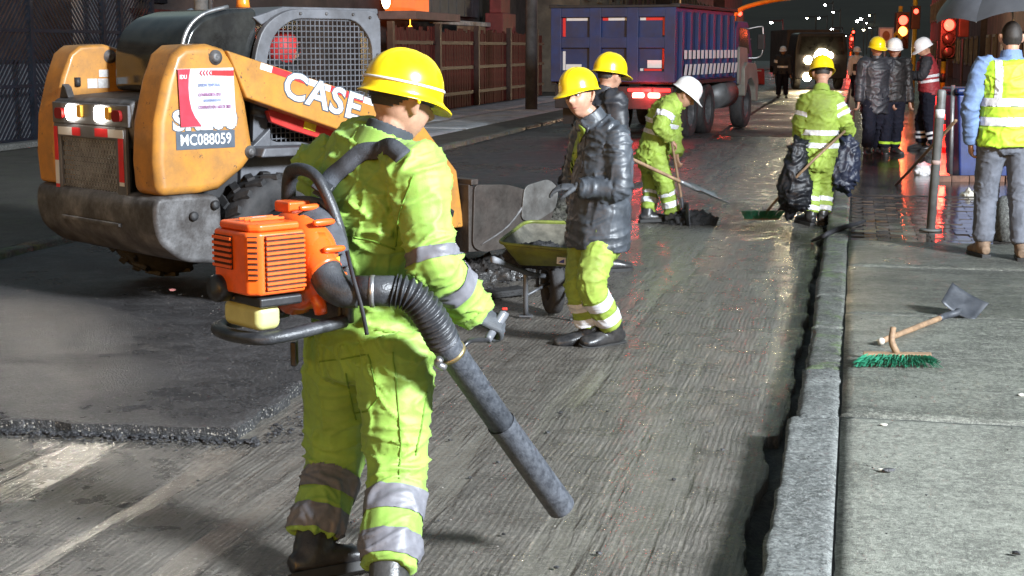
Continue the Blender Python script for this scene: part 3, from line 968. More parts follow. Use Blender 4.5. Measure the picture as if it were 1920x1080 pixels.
def person(label, J, group=None, jacket=None, trousers=None, jr=1.0, tr=1.0, hem=.10, jbands=(), tbands=(), hat=None, boots=None, glove=None,
           face=None, tilt=None, head_s=1.0, vox=.010, fold=.010, seed=0.0, jtape=None, ttape=None, stripe=None, eyes=False, curl=(.9, .9), collar=None, tshaft=None,
           hpn=None, hood=None, wide=1.0, hdir=None, toes=None, hatbrim=.055, noarms=(), shoulder_pad=0.0, hatfr=None, ffreq=1.0, hat_up=.058, hairlow=False, collar2=None, bvox=None, hat_s=1.0):
    root = empty("person", (J['pel'].x, J['pel'].y, min(J['ran'].z, J['lan'].z) - .085))
    off = root.location.copy()
    tag(root, label, "person", group)
    up = Vector((0, 0, 1))
    pel, che, nek, hed = J['pel'], J['che'], J['nek'], J['hed']
    spi = J.get('spi', (pel + che) / 2)
    hipx = (J['rhp'] - J['lhp']).normalized(); shx = (J['rsh'] - J['lsh']).normalized()
    fr = head_frame(face, tilt)
    sides = [hipx, hipx, (hipx + shx).normalized(), shx, shx]
    # continuous body
    b = MB()
    def torso(mb, k, hemd, sw, extra=0.0, top=True):
        pts = [pel - (spi - pel).normalized() * hemd, pel, spi, che, (nek * .55 + (J['rsh'] + J['lsh']) * .225), nek]
        rs = [(.185 * k * wide, .145 * k * wide), (.18 * k * wide, .142 * k * wide), (.172 * k * wide, .135 * k * wide), (.195 * k * sw, .145 * k), (.165 * k * sw, .105 * k), (.075, .075)]
        mb.tube(pts, rs, 20, 4, True, [hipx] * 2 + [shx] * 3)
    torso(b, .80, 0, 1)
    for q in 'rl':
        sh, el, wr = J[q + 'sh'], J[q + 'el'], J[q + 'wr']
        b.tube([che + (sh - che) * .6, sh, (sh + el) / 2, el, (el + wr) / 2, wr], [.06, .056, .052, .043, .042, .029], 12, 3)
        hp, kn, an = J[q + 'hp'], J[q + 'kn'], J[q + 'an']
        b.tube([hp + up * .05, hp, (hp + kn) / 2, kn, kn * .6 + an * .4, an], [.08, .085, .078, .056, .052, .036], 12, 3)
        b.tube([an + up * .02, an - up * .04, an - up * .05 + Vector(J[q + 'ft']) * .1], [.035, .036, .03], 10, 2)
    b.tube([nek - up * .04, nek + (hed - nek) * .2, loc(hed, fr, (0, -.02, -.07), head_s), loc(hed, fr, (0, -.015, 0), head_s)], [.062, .056, .054, .05], 14, 3)
    add_head(b, hed, fr, head_s)
    for q, sg in (('r', 1), ('l', -1)):
        if q in noarms: continue
        wr = J[q + 'wr']; d = (hdir or {}).get(q, None)
        if d is None: d = (wr - J[q + 'el']).normalized()
        pn = (hpn or {}).get(q, Vector((-sg * .6, .2, -.5)))
        if not glove:
            hand(b, wr, d, pn, 1.0, curl[0 if q == 'r' else 1], sg)
    body = link("body", remesh(b, bvox or (vox * .65 if vox < .012 else vox * .8), 1, off, .4), m_skin, root, True, 0, False)
    head_extras(root, off, hed, fr, head_s, eyes=eyes, low=hairlow)
    if glove:
        for q, sg in (('r', 1), ('l', -1)):
            b = MB(); wr = J[q + 'wr']; d = (hdir or {}).get(q, None)
            if d is None: d = (wr - J[q + 'el']).normalized()
            b.tube([wr - d * .05, wr - d * .01, wr + d * .02], [.040, .036, .032], 12, 2)
            hand(b, wr, d, (hpn or {}).get(q, Vector((-sg * .6, .2, -.5))), 1.12, curl[0 if q == 'r' else 1], sg)
            link("glove", remesh(b, .0045 if vox < .01 else .0065, 2, off, .4), glove, root, True, 0, False)
    # trousers
    tb = [("rth", J['rhp'], J['rkn'], 1.2), ("rca", J['rkn'], J['ran'], 1.0), ("lth", J['lhp'], J['lkn'], 1.2), ("lca", J['lkn'], J['lan'], 1.0), ("seat", J['rhp'], J['lhp'], 1.3)]
    b = MB()
    b.tube([spi * .35 + pel * .65, pel, pel - up * .10 + (J['rhp'] + J['lhp'] - pel * 2) * .3, (J['rhp'] + J['lhp']) / 2 - up * .11], [(.165 * tr * wide, .13 * tr * wide), (.178 * tr * wide, .145 * tr * wide), (.165 * tr * wide, .145 * tr), (.11 * tr, .11 * tr)], 20, 4, True, hipx)
    for q in 'rl':
        hp, kn, an = J[q + 'hp'], J[q + 'kn'], J[q + 'an']
        en = an + (kn - an).normalized() * (tshaft if tshaft else .03)
        b.tube([hp + up * .06, hp - up * .02, hp * .5 + kn * .5, kn, kn * .5 + an * .5, en * .85 + kn * .15, en], [.112 * tr, .122 * tr, .108 * tr, .094 * tr, .090 * tr, .088 * tr, .074 * tr], 18, 4)
    me = remesh(b, vox, 4, off)
    fold_mesh(me, tb, off, fold, seed + 31)
    link("trousers", me, trousers, root, True, 0, False)
    bands(me, tb, off, tbands, root, ttape or m_tape)
    # jacket
    if jacket:
        jb = [("torso", pel, che, 1.9), ("chest", che, nek, 1.9), ("rua", J['rsh'], J['rel'], 1.0), ("rfa", J['rel'], J['rwr'], .95), ("lua", J['lsh'], J['lel'], 1.0), ("lfa", J['lel'], J['lwr'], .95)]
        b = MB()
        torso(b, 1.08 * jr, hem, 1.0)
        for q in 'rl':
            sh, el, wr = J[q + 'sh'], J[q + 'el'], J[q + 'wr']
            ax = (wr - el).normalized()
            b.tube([che * .5 + sh * .5 + up * .02, sh + up * .005, (sh + el) / 2, el, (el + wr) / 2, wr - ax * .015, wr], [.085 * jr, (.088 + shoulder_pad) * jr, .084 * jr, .076 * jr, .070 * jr, .062 * jr, .050 * jr], 16, 4)
        b.tube([nek - up * .05, nek + (hed - nek) * .12], [.10, .082], 18, 2)
        me = remesh(b, vox, 4, off)
        fold_mesh(me, jb, off, fold, seed, ffreq)
        link("jacket", me, jacket, root, True, 0, False)
        bands(me, jb, off, jbands, root, jtape or m_tape)
    # collar
    b = MB()
    ca = (hed - nek).normalized()
    cc = nek + ca * .015
    x, y, a = frame(ca, shx)
    ring = []
    b.lathe([(.085, -.04), (.083, .0), (.076, .045), (.070, .043), (.076, .0), (.076, -.04)], cc, ca, 26, shx, True)
    link("collar", remesh(b, .006, 2, off), collar or jacket or m_blackcloth, root, True, 0, False)
    if collar2:
        b = MB(); b.lathe([(.108, -.055), (.101, -.02), (.092, .020), (.086, .018), (.094, -.02), (.096, -.055)], cc - ca * .005, ca, 28, shx, True)
        link("collar", remesh(b, .006, 2, off), collar2, root, True, 0, False)
    for q, sg in (('r', 1), ('l', -1)):
        an = J[q + 'an']
        boot(root, off, an, Vector(J[q + 'ft']), boots or m_boot, m_sole, 1.08, .10, (J[q + 'kn'] - an))
    if hat:
        hard_hat(root, off, hed, hatfr or fr, hat, head_s * hat_s, stripe, hatbrim, True, hat_up)
    return root, off, fr
def joints(Y, **kw):
    """each joint: (px, py, dY)"""
    J = {}
    for k, v in kw.items():
        J[k] = Vector(v) if isinstance(v, Vector) else at(v[0], v[1], Y + v[2])
    return J
def heading(deg):
    a = R(deg); return Vector((math.sin(a), math.cos(a), 0))
def stand(base, hd, H=1.68, lean=0.0, r_hand=None, l_hand=None, step=.12, stoop=0.0, rel=None, lel=None):
    """joints of a standing figure at base, facing hd degrees right of the view; hands in figure axes (right, forward, up) as parts of H"""
    base = Vector(base); f = heading(hd); x = Vector((f.y, -f.x, 0)); u = Vector((0, 0, 1))
    k = H / 1.70
    L = lambda a, b_, c: base + (x * a + f * b_ + u * c) * k
    J = {}
    J['pel'] = L(0, -lean * .25, .93); J['che'] = L(0, lean * .55, 1.27 - .25 * abs(lean) * .4)
    J['nek'] = L(0, lean * .95, 1.44 - .5 * lean ** 2); J['hed'] = L(0, lean * 1.2 + .02 + stoop, 1.585 - .6 * lean ** 2 - stoop * .4)
    for q, sg in (('r', 1), ('l', -1)):
        sh = L(sg * .19, lean * .8, 1.385 - .4 * lean ** 2); J[q + 'sh'] = sh
        hnd = r_hand if q == 'r' else l_hand
        if hnd is None: hnd = (sg * .27, lean * .8 + .04, .80)
        wr = L(*hnd); J[q + 'wr'] = wr
        el = rel if q == 'r' else lel
        if el is None:
            mid = (sh + wr) / 2; d = (wr - sh).length; h = math.sqrt(max(.0009, .29 ** 2 * k * k - (d / 2) ** 2)) if d < .58 * k else .03
            el_v = mid + (x * sg * .55 - f * .7 - u * .45).normalized() * h
        else: el_v = L(*el)
        J[q + 'el'] = el_v
        J[q + 'hp'] = L(sg * .095, -lean * .2, .86)
        J[q + 'kn'] = L(sg * .11, sg * step * .5 + .03, .47)
        J[q + 'an'] = L(sg * .12, sg * step * .8 - .03, .095)
        J[q + 'ft'] = (f + x * sg * .2).normalized()
    return J
hv = heading
# --- worker with the backpack blower
J = joints(4.8, pel=(690, 612, .02), spi=(676, 500, .01), che=(690, 390, 0), nek=(722, 268, -.02), hed=(752, 190, 0.0), rsh=(776, 325, -.15), rel=(814, 490, -.22), rwr=(888, 590, -.06),
           lsh=(614, 312, .17), lel=(650, 480, .25), lwr=(770, 560, .3), rhp=(738, 655, -.09), rkn=(744, 880, -.18), ran=gr(727, 1096, .095),
           lhp=(640, 655, .11), lkn=(630, 858, .10), lan=gr(584, 1030, .095))
J['rft'] = hv(50); J['lft'] = hv(62)
MAINJ = J
p_main, off_main, fr_main = person("worker in lime suit and yellow hard hat wearing an orange backpack blower", J, jacket=m_lime, trousers=m_lime, jr=1.04, tr=1.06, hem=.09, hat=m_hat_y,
    jbands=(("rua", .86, .995), ("rfa", .26, .50), ("torso", .30, .44)), tbands=(("rca", .22, .43), ("rca", .60, .80), ("lca", .16, .42), ("lca", .60, .84)), jtape=m_tape_d, ttape=m_tape_d,
    glove=m_glove, face=(.80, .60, -.22), tilt=(.12, .05, 1), vox=.0072, fold=.0095, seed=2.0, stripe=m_tape, collar=mat("dark fleece collar", (.035, .042, .05), .9, 0, .2, 20),
    curl=(1.15, .8), hpn={'r': Vector((-.4, .5, -.75)), 'l': Vector((.5, -.2, -.6))}, hdir={'r': Vector((.85, .25, -.35))}, tshaft=.05, head_s=1.03, shoulder_pad=.010, wide=.99, hatbrim=.034, hat_up=.046, collar2=m_lime, hat_s=.93)
# --- worker in the black raincoat at the barrow
J = joints(8.65, pel=(1122, 425, 0), che=(1132, 285, 0), nek=(1112, 226, 0), hed=(1087, 182, -.02), rsh=(1158, 262, -.12), rel=(1160, 355, -.20), rwr=(1085, 352, -.18),
           lsh=(1098, 250, .16), lel=(1078, 330, .22), lwr=(1082, 408, .08), rhp=(1130, 440, -.10), rkn=(1108, 535, -.22), ran=(1150, 618, -.02), lhp=(1100, 440, .09), lkn=(1086, 540, -.06), lan=(1108, 622, -.02))
J['rft'] = hv(-125); J['lft'] = hv(-100)
W2J = J
p_w2, off_w2, fr_w2 = person("smiling worker in black raincoat and tilted yellow hard hat beside the wheelbarrow", J, jacket=m_rain, trousers=m_lime2, jr=.91, tr=.88, hem=.12, hat=m_hat_y,
    tbands=(("rca", .20, .40), ("rca", .55, .75), ("lca", .25, .45), ("lca", .62, .80)), face=(-.52, -.85, .04), tilt=(-.16, 0, 1), vox=.009, fold=.0075, ffreq=.8, hat_up=.068, seed=5.0, eyes=True,
    collar=m_rain, glove=m_glove, curl=(.5, 1.0), hat_s=.92, head_s=.95, tshaft=.05, wide=1.26, hatfr=head_frame((-.74, -.66, -.06), (-.24, .0, 1)), hatbrim=.045, bvox=.0046)
# open front: lime vest showing at the chest
# --- worker behind him, back turned
J = stand(gr(1168, 452, 0) + Vector((0, 0, 0)), 62, 1.66, .10)
J = stand((.62, 11.6, 0), 60, 1.62, .12)
person("worker in black hooded raincoat and yellow hard hat standing behind the barrow worker", J, jacket=m_rain2, trousers=m_navy, jr=1.05, hem=.25, hat=m_hat_y, face=(.75, .6, -.15), vox=.014, fold=.012, ffreq=.6, seed=9,
       collar=m_rain2, tbands=())
W3J = J
# --- worker with white hard hat shovelling
J = joints(14.85, pel=(1224, 285, 0), che=(1244, 218, 0), nek=(1264, 190, 0), hed=(1284, 178, -.02), rsh=(1250, 205, -.18), rel=(1238, 238, -.26), rwr=(1258, 262, -.22), lsh=(1256, 203, .16), lel=(1264, 242, .12), lwr=(1268, 290, .0),
           rhp=(1232, 300, -.10), rkn=(1248, 348, -.13), ran=(1262, 402, -.10), lhp=(1220, 298, .10), lkn=(1222, 350, .1), lan=(1214, 400, .0))
J['rft'] = hv(95); J['lft'] = hv(80)
W4J = J
person("bent worker in lime suit and white hard hat shovelling beside the dump truck", J, jacket=m_lime2, trousers=m_lime2, jr=.98, tr=.92, hem=.12, hat=m_hat_w, face=(.80, -.1, -.55), tilt=(.4, 0, 1), vox=.013, fold=.013, seed=13,
       jbands=(("torso", .46, .58), ("torso", .75, .87), ("rua", .25, .55)), tbands=(("rca", .12, .32), ("rca", .50, .70), ("lca", .10, .30), ("lca", .45, .65)), glove=None)
# --- worker seen from behind by the kerb
J = joints(14.7, pel=(1534, 282, 0), che=(1538, 212, 0), nek=(1540, 172, 0), hed=(1541, 138, .12), rsh=(1562, 186, 0), rel=(1582, 222, -.05), rwr=(1592, 250, .1), lsh=(1514, 190, 0), lel=(1500, 232, -.02), lwr=(1500, 268, .12),
           rhp=(1546, 300, 0), rkn=(1546, 350, .05), ran=(1542, 402, -.02), lhp=(1522, 300, 0), lkn=(1524, 352, .05), lan=(1520, 404, -.05))
J['rft'] = hv(20); J['lft'] = hv(-20)
W5J = J
person("worker in lime suit and yellow hard hat seen from behind holding a black sack", J, jacket=m_lime2, trousers=m_lime2, jr=1.0, tr=.95, hem=.06, hat=m_hat_y, face=(.05, .98, -.3), vox=.013, fold=.012, seed=17,
       jbands=(("torso", .08, .22), ("torso", .42, .56), ("rua", .35, .55), ("rua", .72, .92), ("lua", .5, .7)), tbands=(("rca", .38, .54), ("rca", .70, .86), ("lca", .38, .54), ("lca", .70, .86)), glove=m_glove)
# --- group on the wet pavement
J = stand(gr(1636, 292, .12), 170, 1.70)
person("worker in black raincoat and yellow hard hat behind the man in leather jacket", J, jacket=m_rain2, trousers=m_navy, hem=.3, hat=m_hat_y, face=(.2, -.95, -.1), vox=.017, fold=.012, ffreq=.6, seed=21, jr=1.05)
J = stand(gr(1668, 291, .12), 172, 1.68)
person("man in dark leather jacket and white hard hat facing the works", J, jacket=m_leath, trousers=m_navy, hem=.12, hat=m_hat_w, face=(-.12, -.97, -.02), vox=.015, fold=.010, ffreq=.7, seed=23, jr=1.05, eyes=True,
       tbands=(("rca", .66, .76), ("lca", .66, .76)), ttape=m_limev)
J = stand(gr(1736, 283, .12), -75, 1.70, .06, r_hand=(.1, .40, 1.17), l_hand=(-.08, .42, 1.15))
p8, off8, _ = person("man in maroon and silver vest with white hard hat looking at his hands", J, jacket=m_blackcloth, trousers=m_navy, hem=.05, hat=m_hat_w, face=(-.85, -.15, -.40), vox=.015, fold=.010, seed=25, jr=1.0,
       tbands=(("rca", .42, .52), ("rca", .62, .72), ("lca", .42, .52), ("lca", .62, .72)))
P8J = J
J = stand(gr(1466, 184, 0), 195, 1.72)
person("distant flagger in dark jacket with pale vest and white cap on the road", J, jacket=m_blackcloth, trousers=m_navy, hat=m_hat_w, face=(-.3, -.9, 0), vox=.022, fold=.008, seed=27, hem=.12, jbands=(("torso", .3, .5), ("rua", .3, .6)))
J = stand(gr(1603, 187, 0), 160, 1.70)
person("distant worker with white sleeves and white hard hat in the roadway", J, jacket=m_white, trousers=m_navy, hat=m_hat_w, face=(.3, -.9, 0), vox=.022, fold=.008, seed=29, jbands=(("torso", .1, .8),), jtape=m_blackcloth)
# --- man with the umbrella
vb = gr(1876, 484, .12)
J = stand(vb, 6, 1.80, .0, l_hand=(-.245, .03, .83), r_hand=(.16, .24, 1.18), step=-.1, lel=(-.275, -.05, 1.10))
VJ = J
p_v, off_v, fr_v = person("man in lime safety vest, denim shirt and grey jeans standing under the umbrella", J, jacket=m_blue, trousers=m_jean, jr=.88, ffreq=.6, tr=.95, hem=.06, boots=m_tan, face=(.1, .99, -.02), vox=.010, fold=.006, hairlow=True, seed=33, collar=m_blue, tshaft=.02, curl=(1.2, .8))
def vest(root, off, J, m, mt, k=1.16, vox=.010, hem=.12, lower=None):
    pel, che, nek = J['pel'], J['che'], J['nek']; spi = (pel + che) / 2
    hipx = (J['rhp'] - J['lhp']).normalized(); shx = (J['rsh'] - J['lsh']).normalized()
    b = MB()
    pts = [pel - Vector((0, 0, hem)), pel, spi, che, nek * .5 + (J['rsh'] + J['lsh']) * .25, nek - Vector((0, 0, .02))]
    rs = [(.190 * k, .15 * k), (.186 * k, .147 * k), (.182 * k, .142 * k), (.200 * k, .150 * k), (.180 * k, .115 * k), (.10, .09)]
    b.tube(pts, rs, 24, 5, True, [hipx] * 2 + [shx] * 3)
    me = remesh(b, vox, 3, off)
    bones = [("torso", pel, che, 1.0), ("chest", che, nek, 1.0)]
    fold_mesh(me, bones, off, .008, 41)
    o = link("vest", me, m, root, True, 0, False)
    return me, bones, o
me, bones, vo = vest(p_v, off_v, VJ, m_limev, m_tape)
bands(me, bones, off_v, (("torso", .10, .28), ("torso", .50, .68)), p_v, m_tape)
# brace strips running up over the shoulders
def strip_vertical(me, off, x_axis, x0, x1, z0, z1, root, m, name="reflective_band", side=None):
    bm = bmesh.new(); bm.from_mesh(me)
    for pc, pn in ((x_axis * x0, x_axis), (x_axis * x1, x_axis)):
        bmesh.ops.bisect_plane(bm, geom=bm.verts[:] + bm.edges[:] + bm.faces[:], plane_co=pc, plane_no=pn, dist=1e-5)
    kill = []
    for f in bm.faces:
        c = f.calc_center_median(); q = c.dot(x_axis)
        if not (x0 < q < x1 and z0 < c.z < z1) or (side is not None and c.dot(side) < 0): kill.append(f)
    bmesh.ops.delete(bm, geom=kill, context='FACES')
    for v in [v for v in bm.verts if not v.link_faces]: bm.verts.remove(v)
    bm.normal_update(); nv = {v: v.normal.copy() for v in bm.verts}
    for v in bm.verts: v.co += nv[v] * .0032
    ne = bpy.data.meshes.new(name); bm.to_mesh(ne); bm.free()
    link(name, ne, m, root, True, 0, False)
xa = Vector((math.cos(R(6)), -math.sin(R(6)), 0))
for x0 in (-.135, .085):
    strip_vertical(me, off_v, xa, x0, x0 + .05, 1.15, 1.6, p_v, m_tape)
me, bones, vo = vest(p8, off8, P8J, m_redv, m_tape, 1.12, .014, .02)
bands(me, bones, off8, (("torso", .42, .54), ("torso", .64, .76)), p8, m_tape)
# ------------------------------------------------------------------ backpack blower
from mathutils.bvhtree import BVHTree
def bvh_of(ob):
    me = ob.data
    o = ob.matrix_world.translation if ob.parent is None else Vector(ob.parent.location)
    return BVHTree.FromPolygons([tuple(v.co + o) for v in me.vertices], [tuple(p.vertices) for p in me.polygons])
def child(root, name):
    return [c for c in root.children if c.name.split('.')[0] == name][0]
def hit(bv, px, py, lift=.006):
    d = ray(px, py).normalized()
    l, n, i, dist = bv.ray_cast(Vector((0, 0, CAM_H)), d)
    if l is None: return None
    if n.dot(d) > 0: n = -n
    return l + n * lift, n
def ribbon(mb, pts, nrm, width, thick, sub=4):
    arr = catmull([list(p) + list(n) for p, n in zip(pts, nrm)], sub)
    P = [Vector(a[:3]) for a in arr]; Nn = [Vector(a[3:6]).normalized() for a in arr]
    vs = []; fs = []
    for i, p in enumerate(P):
        t = (P[min(i + 1, len(P) - 1)] - P[max(i - 1, 0)]).normalized()
        w = t.cross(Nn[i]).normalized()
        vs += [p - w * width / 2, p + w * width / 2, p + w * width / 2 - Nn[i] * thick, p - w * width / 2 - Nn[i] * thick]
    for i in range(len(P) - 1):
        for k in range(4):
            fs.append((i * 4 + k, i * 4 + (k + 1) % 4, i * 4 + 4 + (k + 1) % 4, i * 4 + 4 + k))
    fs += [(3, 2, 1, 0), tuple(len(vs) - 4 + k for k in range(4))]
    mb.add(vs, fs)
bv_j = bvh_of(child(p_main, "jacket"))
def bvh_many(obs):
    V = []; F_ = []
    for ob in obs:
        k = len(V); o = Vector(ob.parent.location)
        V += [tuple(v.co + o) for v in ob.data.vertices]; F_ += [tuple(i + k for i in q.vertices) for q in ob.data.polygons]
    return BVHTree.FromPolygons(V, F_)
bv_jc = bvh_many([c for c in p_main.children if c.name.split(".")[0] in ("jacket", "collar")])
m_orange = mat("orange engine plastic", (.80, .115, .012), .3, 0, .10, 10, .03, 120, dirt=(.16, .06, .03), dirt_amt=.45, dirt_scale=9, coat=.25)
m_dkorange = mat("vent gap shade", (.05, .012, .006), .8, 0, .2, 10)  # darkened orange painted in for the shade between the slats
m_bplast = mat("dusty black moulding", (.026, .028, .033), .42, 0, .35, 12, .22, 190, dirt=(.12, .125, .13), dirt_amt=.3, dirt_scale=14)
m_tubep = mat("speckled grey tube plastic", (.045, .050, .062), .5, 0, .3, 30, .25, 220, dirt=(.13, .14, .155), dirt_amt=.5, dirt_scale=60)
m_tank = mat("pale fuel tank plastic", (.50, .50, .20), .35, 0, .12, 8, 0, 0, dirt=(.25, .24, .12), dirt_amt=.3, trans=0)
m_steelring = mat("dull clamp steel", (.35, .35, .36), .35, .8, .2, 20)
TH = 48
bf = hv(TH); br = Vector((bf.y, -bf.x, 0)); bu = Vector((0, 0, 1))
Sb = Vector((-.606, 4.696, 0)) + br * .02
bl = empty("backpack_blower", (Sb.x, Sb.y, .85))
tag(bl, "orange backpack leaf blower with long dark tube on the worker's back", "leaf blower")
bo = bl.location.copy()
def BL(r_, back, z):          # lateral, behind the back, height
    return Vector((Sb.x, Sb.y, 0)) + br * r_ - bf * back + bu * z
# back plate and tall hoop handle
b = MB()
b.tube([BL(-.13, .02, .88), BL(-.14, .03, 1.05), BL(-.13, .045, 1.20), BL(-.105, .055, 1.315), BL(-.05, .06, 1.345), BL(.03, .058, 1.335), BL(.075, .05, 1.29), BL(.115, .035, 1.20), BL(.145, .03, 1.10), BL(.15, .02, .88)],
       [(.018, .024)] * 10, 12, 6, True)
fr_o = b.build("frame", m_bplast, bl, True, 0, bo)
b = MB(); b.box(BL(0, .03, 1.03), (.27, .03, .32), br, bf, bu); b.build("back_plate", m_bplast, bl, bev=.012, off=bo)
b = MB(); b.tube([BL(-.115, .05, 1.235), BL(0, .055, 1.245), BL(.10, .045, 1.235)], [(.014, .02)] * 3, 10, 4); b.build("cross_bar", m_bplast, bl, True, 0, bo)
# quilted pad curving over the fan housing
b = MB()
pp = [BL(.06, .10, 1.235), BL(.115, .085, 1.20), BL(.155, .075, 1.13), BL(.175, .075, 1.06)]
ribbon(b, pp, [(br * .3 + bu * .9 - bf * .4), (br * .75 + bu * .7 - bf * .4), (br + bu * .25 - bf * .4), (br - bf * .4)], .085, .022, 6)
pad = b.build("back_pad", m_strap, bl, True, 0, bo)
# fan housing (volute)
b = MB()
vs = []; n = 48
def rad_at(a): return .150 + .022 * ((a + math.pi * .5) % (2 * math.pi)) / (2 * math.pi)
for d, kk in ((.055, .90), (.065, .97), (.085, 1.0), (.125, 1.0), (.15, .95), (.165, .80), (.168, .1)):
    for k in range(n):
        a = 2 * math.pi * k / n
        rr_ = rad_at(a) * kk
        vs.append(BL(.02 + rr_ * math.cos(a), d, 1.065 + rr_ * math.sin(a)))
fs = [(i * n + k, i * n + (k + 1) % n, (i + 1) * n + (k + 1) % n, (i + 1) * n + k) for i in range(6) for k in range(n)]
fs += [tuple(range(n)), tuple(6 * n + k for k in range(n))]
b.add(vs, fs)
hs = b.build("fan_housing", m_orange, bl, True, 0, bo)
for a in (75, 48, 18, -8):
    aa = R(a); rr_ = .178
    b = MB(); b.tube([BL(.02 + rr_ * math.cos(aa), d, 1.065 + rr_ * math.sin(aa)) for d in (.06, .075, .12, .135)], [.007, .0105, .0105, .007], 10, 2)
    b.build("screw_boss", m_orange, hs, True, 0, bo)
b = MB(); b.box(BL(-.02, .10, 1.235), (.085, .09, .035), br, bf, bu); b.build("intake_cap", m_orange, hs, bev=.008, off=bo)
b = MB(); b.box(BL(.193, .095, 1.075), (.004, .03, .034), br, (bf * .95 + bu * .3).normalized(), bu); b.build("warning_sticker", mat("yellow sticker", (.7, .55, .03), .4), hs, bev=0, off=bo)
# outlet cone, lower gusset
o1, o2, o3, o4 = at(598, 492, 4.50), at(622, 528, 4.46), at(650, 548, 4.45), at(692, 548, 4.45)
b = MB(); b.tube([at(588, 455, 4.54), o1 - Vector((0, 0, 0)), at(612, 512, 4.475)], [.060, .060, .054], 20, 4); b.build("outlet", m_orange, hs, True, 0, bo)
b = MB(); b.tube([at(585, 545, 4.52), at(598, 568, 4.50), at(602, 588, 4.50)], [.026, .022, .020], 12, 3); b.build("stay", m_orange, hs, True, 0, bo)
# engine cover: box with bevelled corner and raised slats; the gap shade is a dark sheet on the solid cover
def slotted(name, O, U, V, W, w, h, nslot, margin, parent, depth=.01, m=None):
    """panel in U,V plane, with horizontal slats standing proud of a dark backing"""
    bk = MB(); bk.box(O + W * .0005, (w, h, .003), U, V, W); p = bk.build(name + "_gap_shade", m_dkorange, parent, off=bo)
    step = h / nslot
    mb = MB(); mb.box((0, 0, 0), (w, step * .52, depth), U, V, W)
    me = mb.mesh("slat"); fixnormals(me); me.materials.append(m or m_orange)
    for k in range(nslot):
        o = bpy.data.objects.new("slat", me); COL.objects.link(o); o.parent = parent
        o.location = O + V * (-h / 2 + (k + .5) * step) + W * (depth * .55) - bo
E = lambda r_, d, z: BL(.055 + r_, .265 + d, z)
zb, zt = .985, 1.205
b = MB()
poly = [(.105, -.085), (.105, .075), (.075, .105), (-.10, .105), (-.115, .09), (-.115, -.085)]
b.prism(poly, E(0, 0, 0), br, -bf, bu, zb + .012, zt - .02)
vs = []
b2_ = MB(); b2_.prism([(x * .90, y * .88) for x, y in poly], E(0, 0, 0), br, -bf, bu, zt - .02, zt + .004)
ec = b.build("engine_cover", m_orange, bl, bev=.014, off=bo, seg=3)
b2_.build("cover_top", m_orange, ec, bev=.016, off=bo, seg=3)
slotted("vent", E(.108, -.01, (zb + zt) / 2 - .002), -bf, bu, br, .135, .165, 11, .01, ec, .008)
cdir = (br + (-bf)).normalized(); cu_ = (-bf - br).normalized()
slotted("vent", E(-.045, .108, 1.12), -br, bu, -bf, .10, .10, 6, .01, ec, .008)
slotted("vent", E(.092, .092, 1.11), cu_, bu, cdir, .028, .13, 8, .01, ec, .006)
b = MB()
for q in (-.03, 0, .03): b.box(E(q, 0, zt + .010), (.006, .12, .008), br, bf, bu)
b.build("cover_rib", m_orange, ec, bev=.002, off=bo)
b = MB(); b.box(E(-.01, .0, zt + .012), (.018, .05, .003), br, bf, bu); b.build("maker_badge", m_tape, ec, bev=.001, off=bo)
# black muffler / starter
b = MB(); b.lathe([(.0, .0), (.035, .0), (.042, .012), (.042, .05), (.034, .062), (.0, .062)], E(-.075, .07, 1.005), -bf, 22); b.build("starter", m_black, bl, True, 0, bo)
b = MB(); b.box(E(-.135, .02, 1.07), (.05, .11, .13), br, bf, bu); b.build("air_filter", m_black, bl, bev=.015, off=bo)
b = MB(); b.box(E(0, .0, .975), (.20, .15, .03), br, bf, bu); b.build("engine_block", m_black, bl, bev=.008, off=bo)
# fuel tank
b = MB(); b.box(E(-.02, .03, .925), (.20, .09, .080), br, bf, bu)
tk = b.build("fuel_tank", m_tank, bl, bev=.026, off=bo, seg=4)
b = MB(); b.lathe([(.0, 0), (.022, 0), (.024, .008), (.022, .02), (0, .02)], E(-.06, .06, .965), bu, 18); b.build("fuel_cap", m_black, tk, True, 0, bo)
# foot loop
b = MB(); b.tube([BL(-.15, .05, .88), BL(-.155, .2, .868), BL(-.13, .31, .862), BL(-.02, .345, .860), BL(.11, .325, .862), BL(.15, .26, .868), BL(.155, .12, .88), BL(.15, .04, .885)], [(.026, .020)] * 8, 12, 6)
b.build("base_loop", m_bplast, bl, True, 0, bo)
# elbow, clamp, bellows, tubes
b = MB(); b.tube([at(608, 506, 4.48), at(622, 532, 4.455), at(645, 547, 4.44), at(672, 549, 4.44)], [.052, .052, .049, .046], 22, 5); b.build("elbow", m_bplast, bl, True, 0, bo)
b = MB(); b.tube([at(666, 545, 4.44), at(745, 546, 4.44)], [.046, .047], 22, 2); b.build("connector", m_bplast, bl, True, 0, bo)
b = MB(); b.tube([at(694, 546, 4.44), at(703, 546, 4.44)], .0495, 24); b.build("hose_clamp", m_steelring, bl, True, 0, bo)
path = catmull([list(at(*q)) for q in ((738, 545, 4.44), (768, 553, 4.44), (795, 577, 4.45), (815, 608, 4.47), (832, 640, 4.5))], 26)
rs = [.047 + .0065 * math.cos(i / len(path) * 2 * math.pi * 14) for i in range(len(path))]
b = MB(); b.tube([Vector(p) for p in path], rs, 24); b.build("bellows_hose", m_bplast, bl, True, 0, bo)
t0, t1, t2 = at(832, 640, 4.5), at(942, 797, 4.70), at(1052, 950, 4.9)
td = (t2 - t0).normalized()
b = MB(); b.tube([t0 - td * .02, t0 + td * .02, t0 + td * .03, t1 + td * .02], [.047, .047, .0445, .0445], 26); up_t = b.build("blower_tube", m_tubep, bl, True, 0, bo)
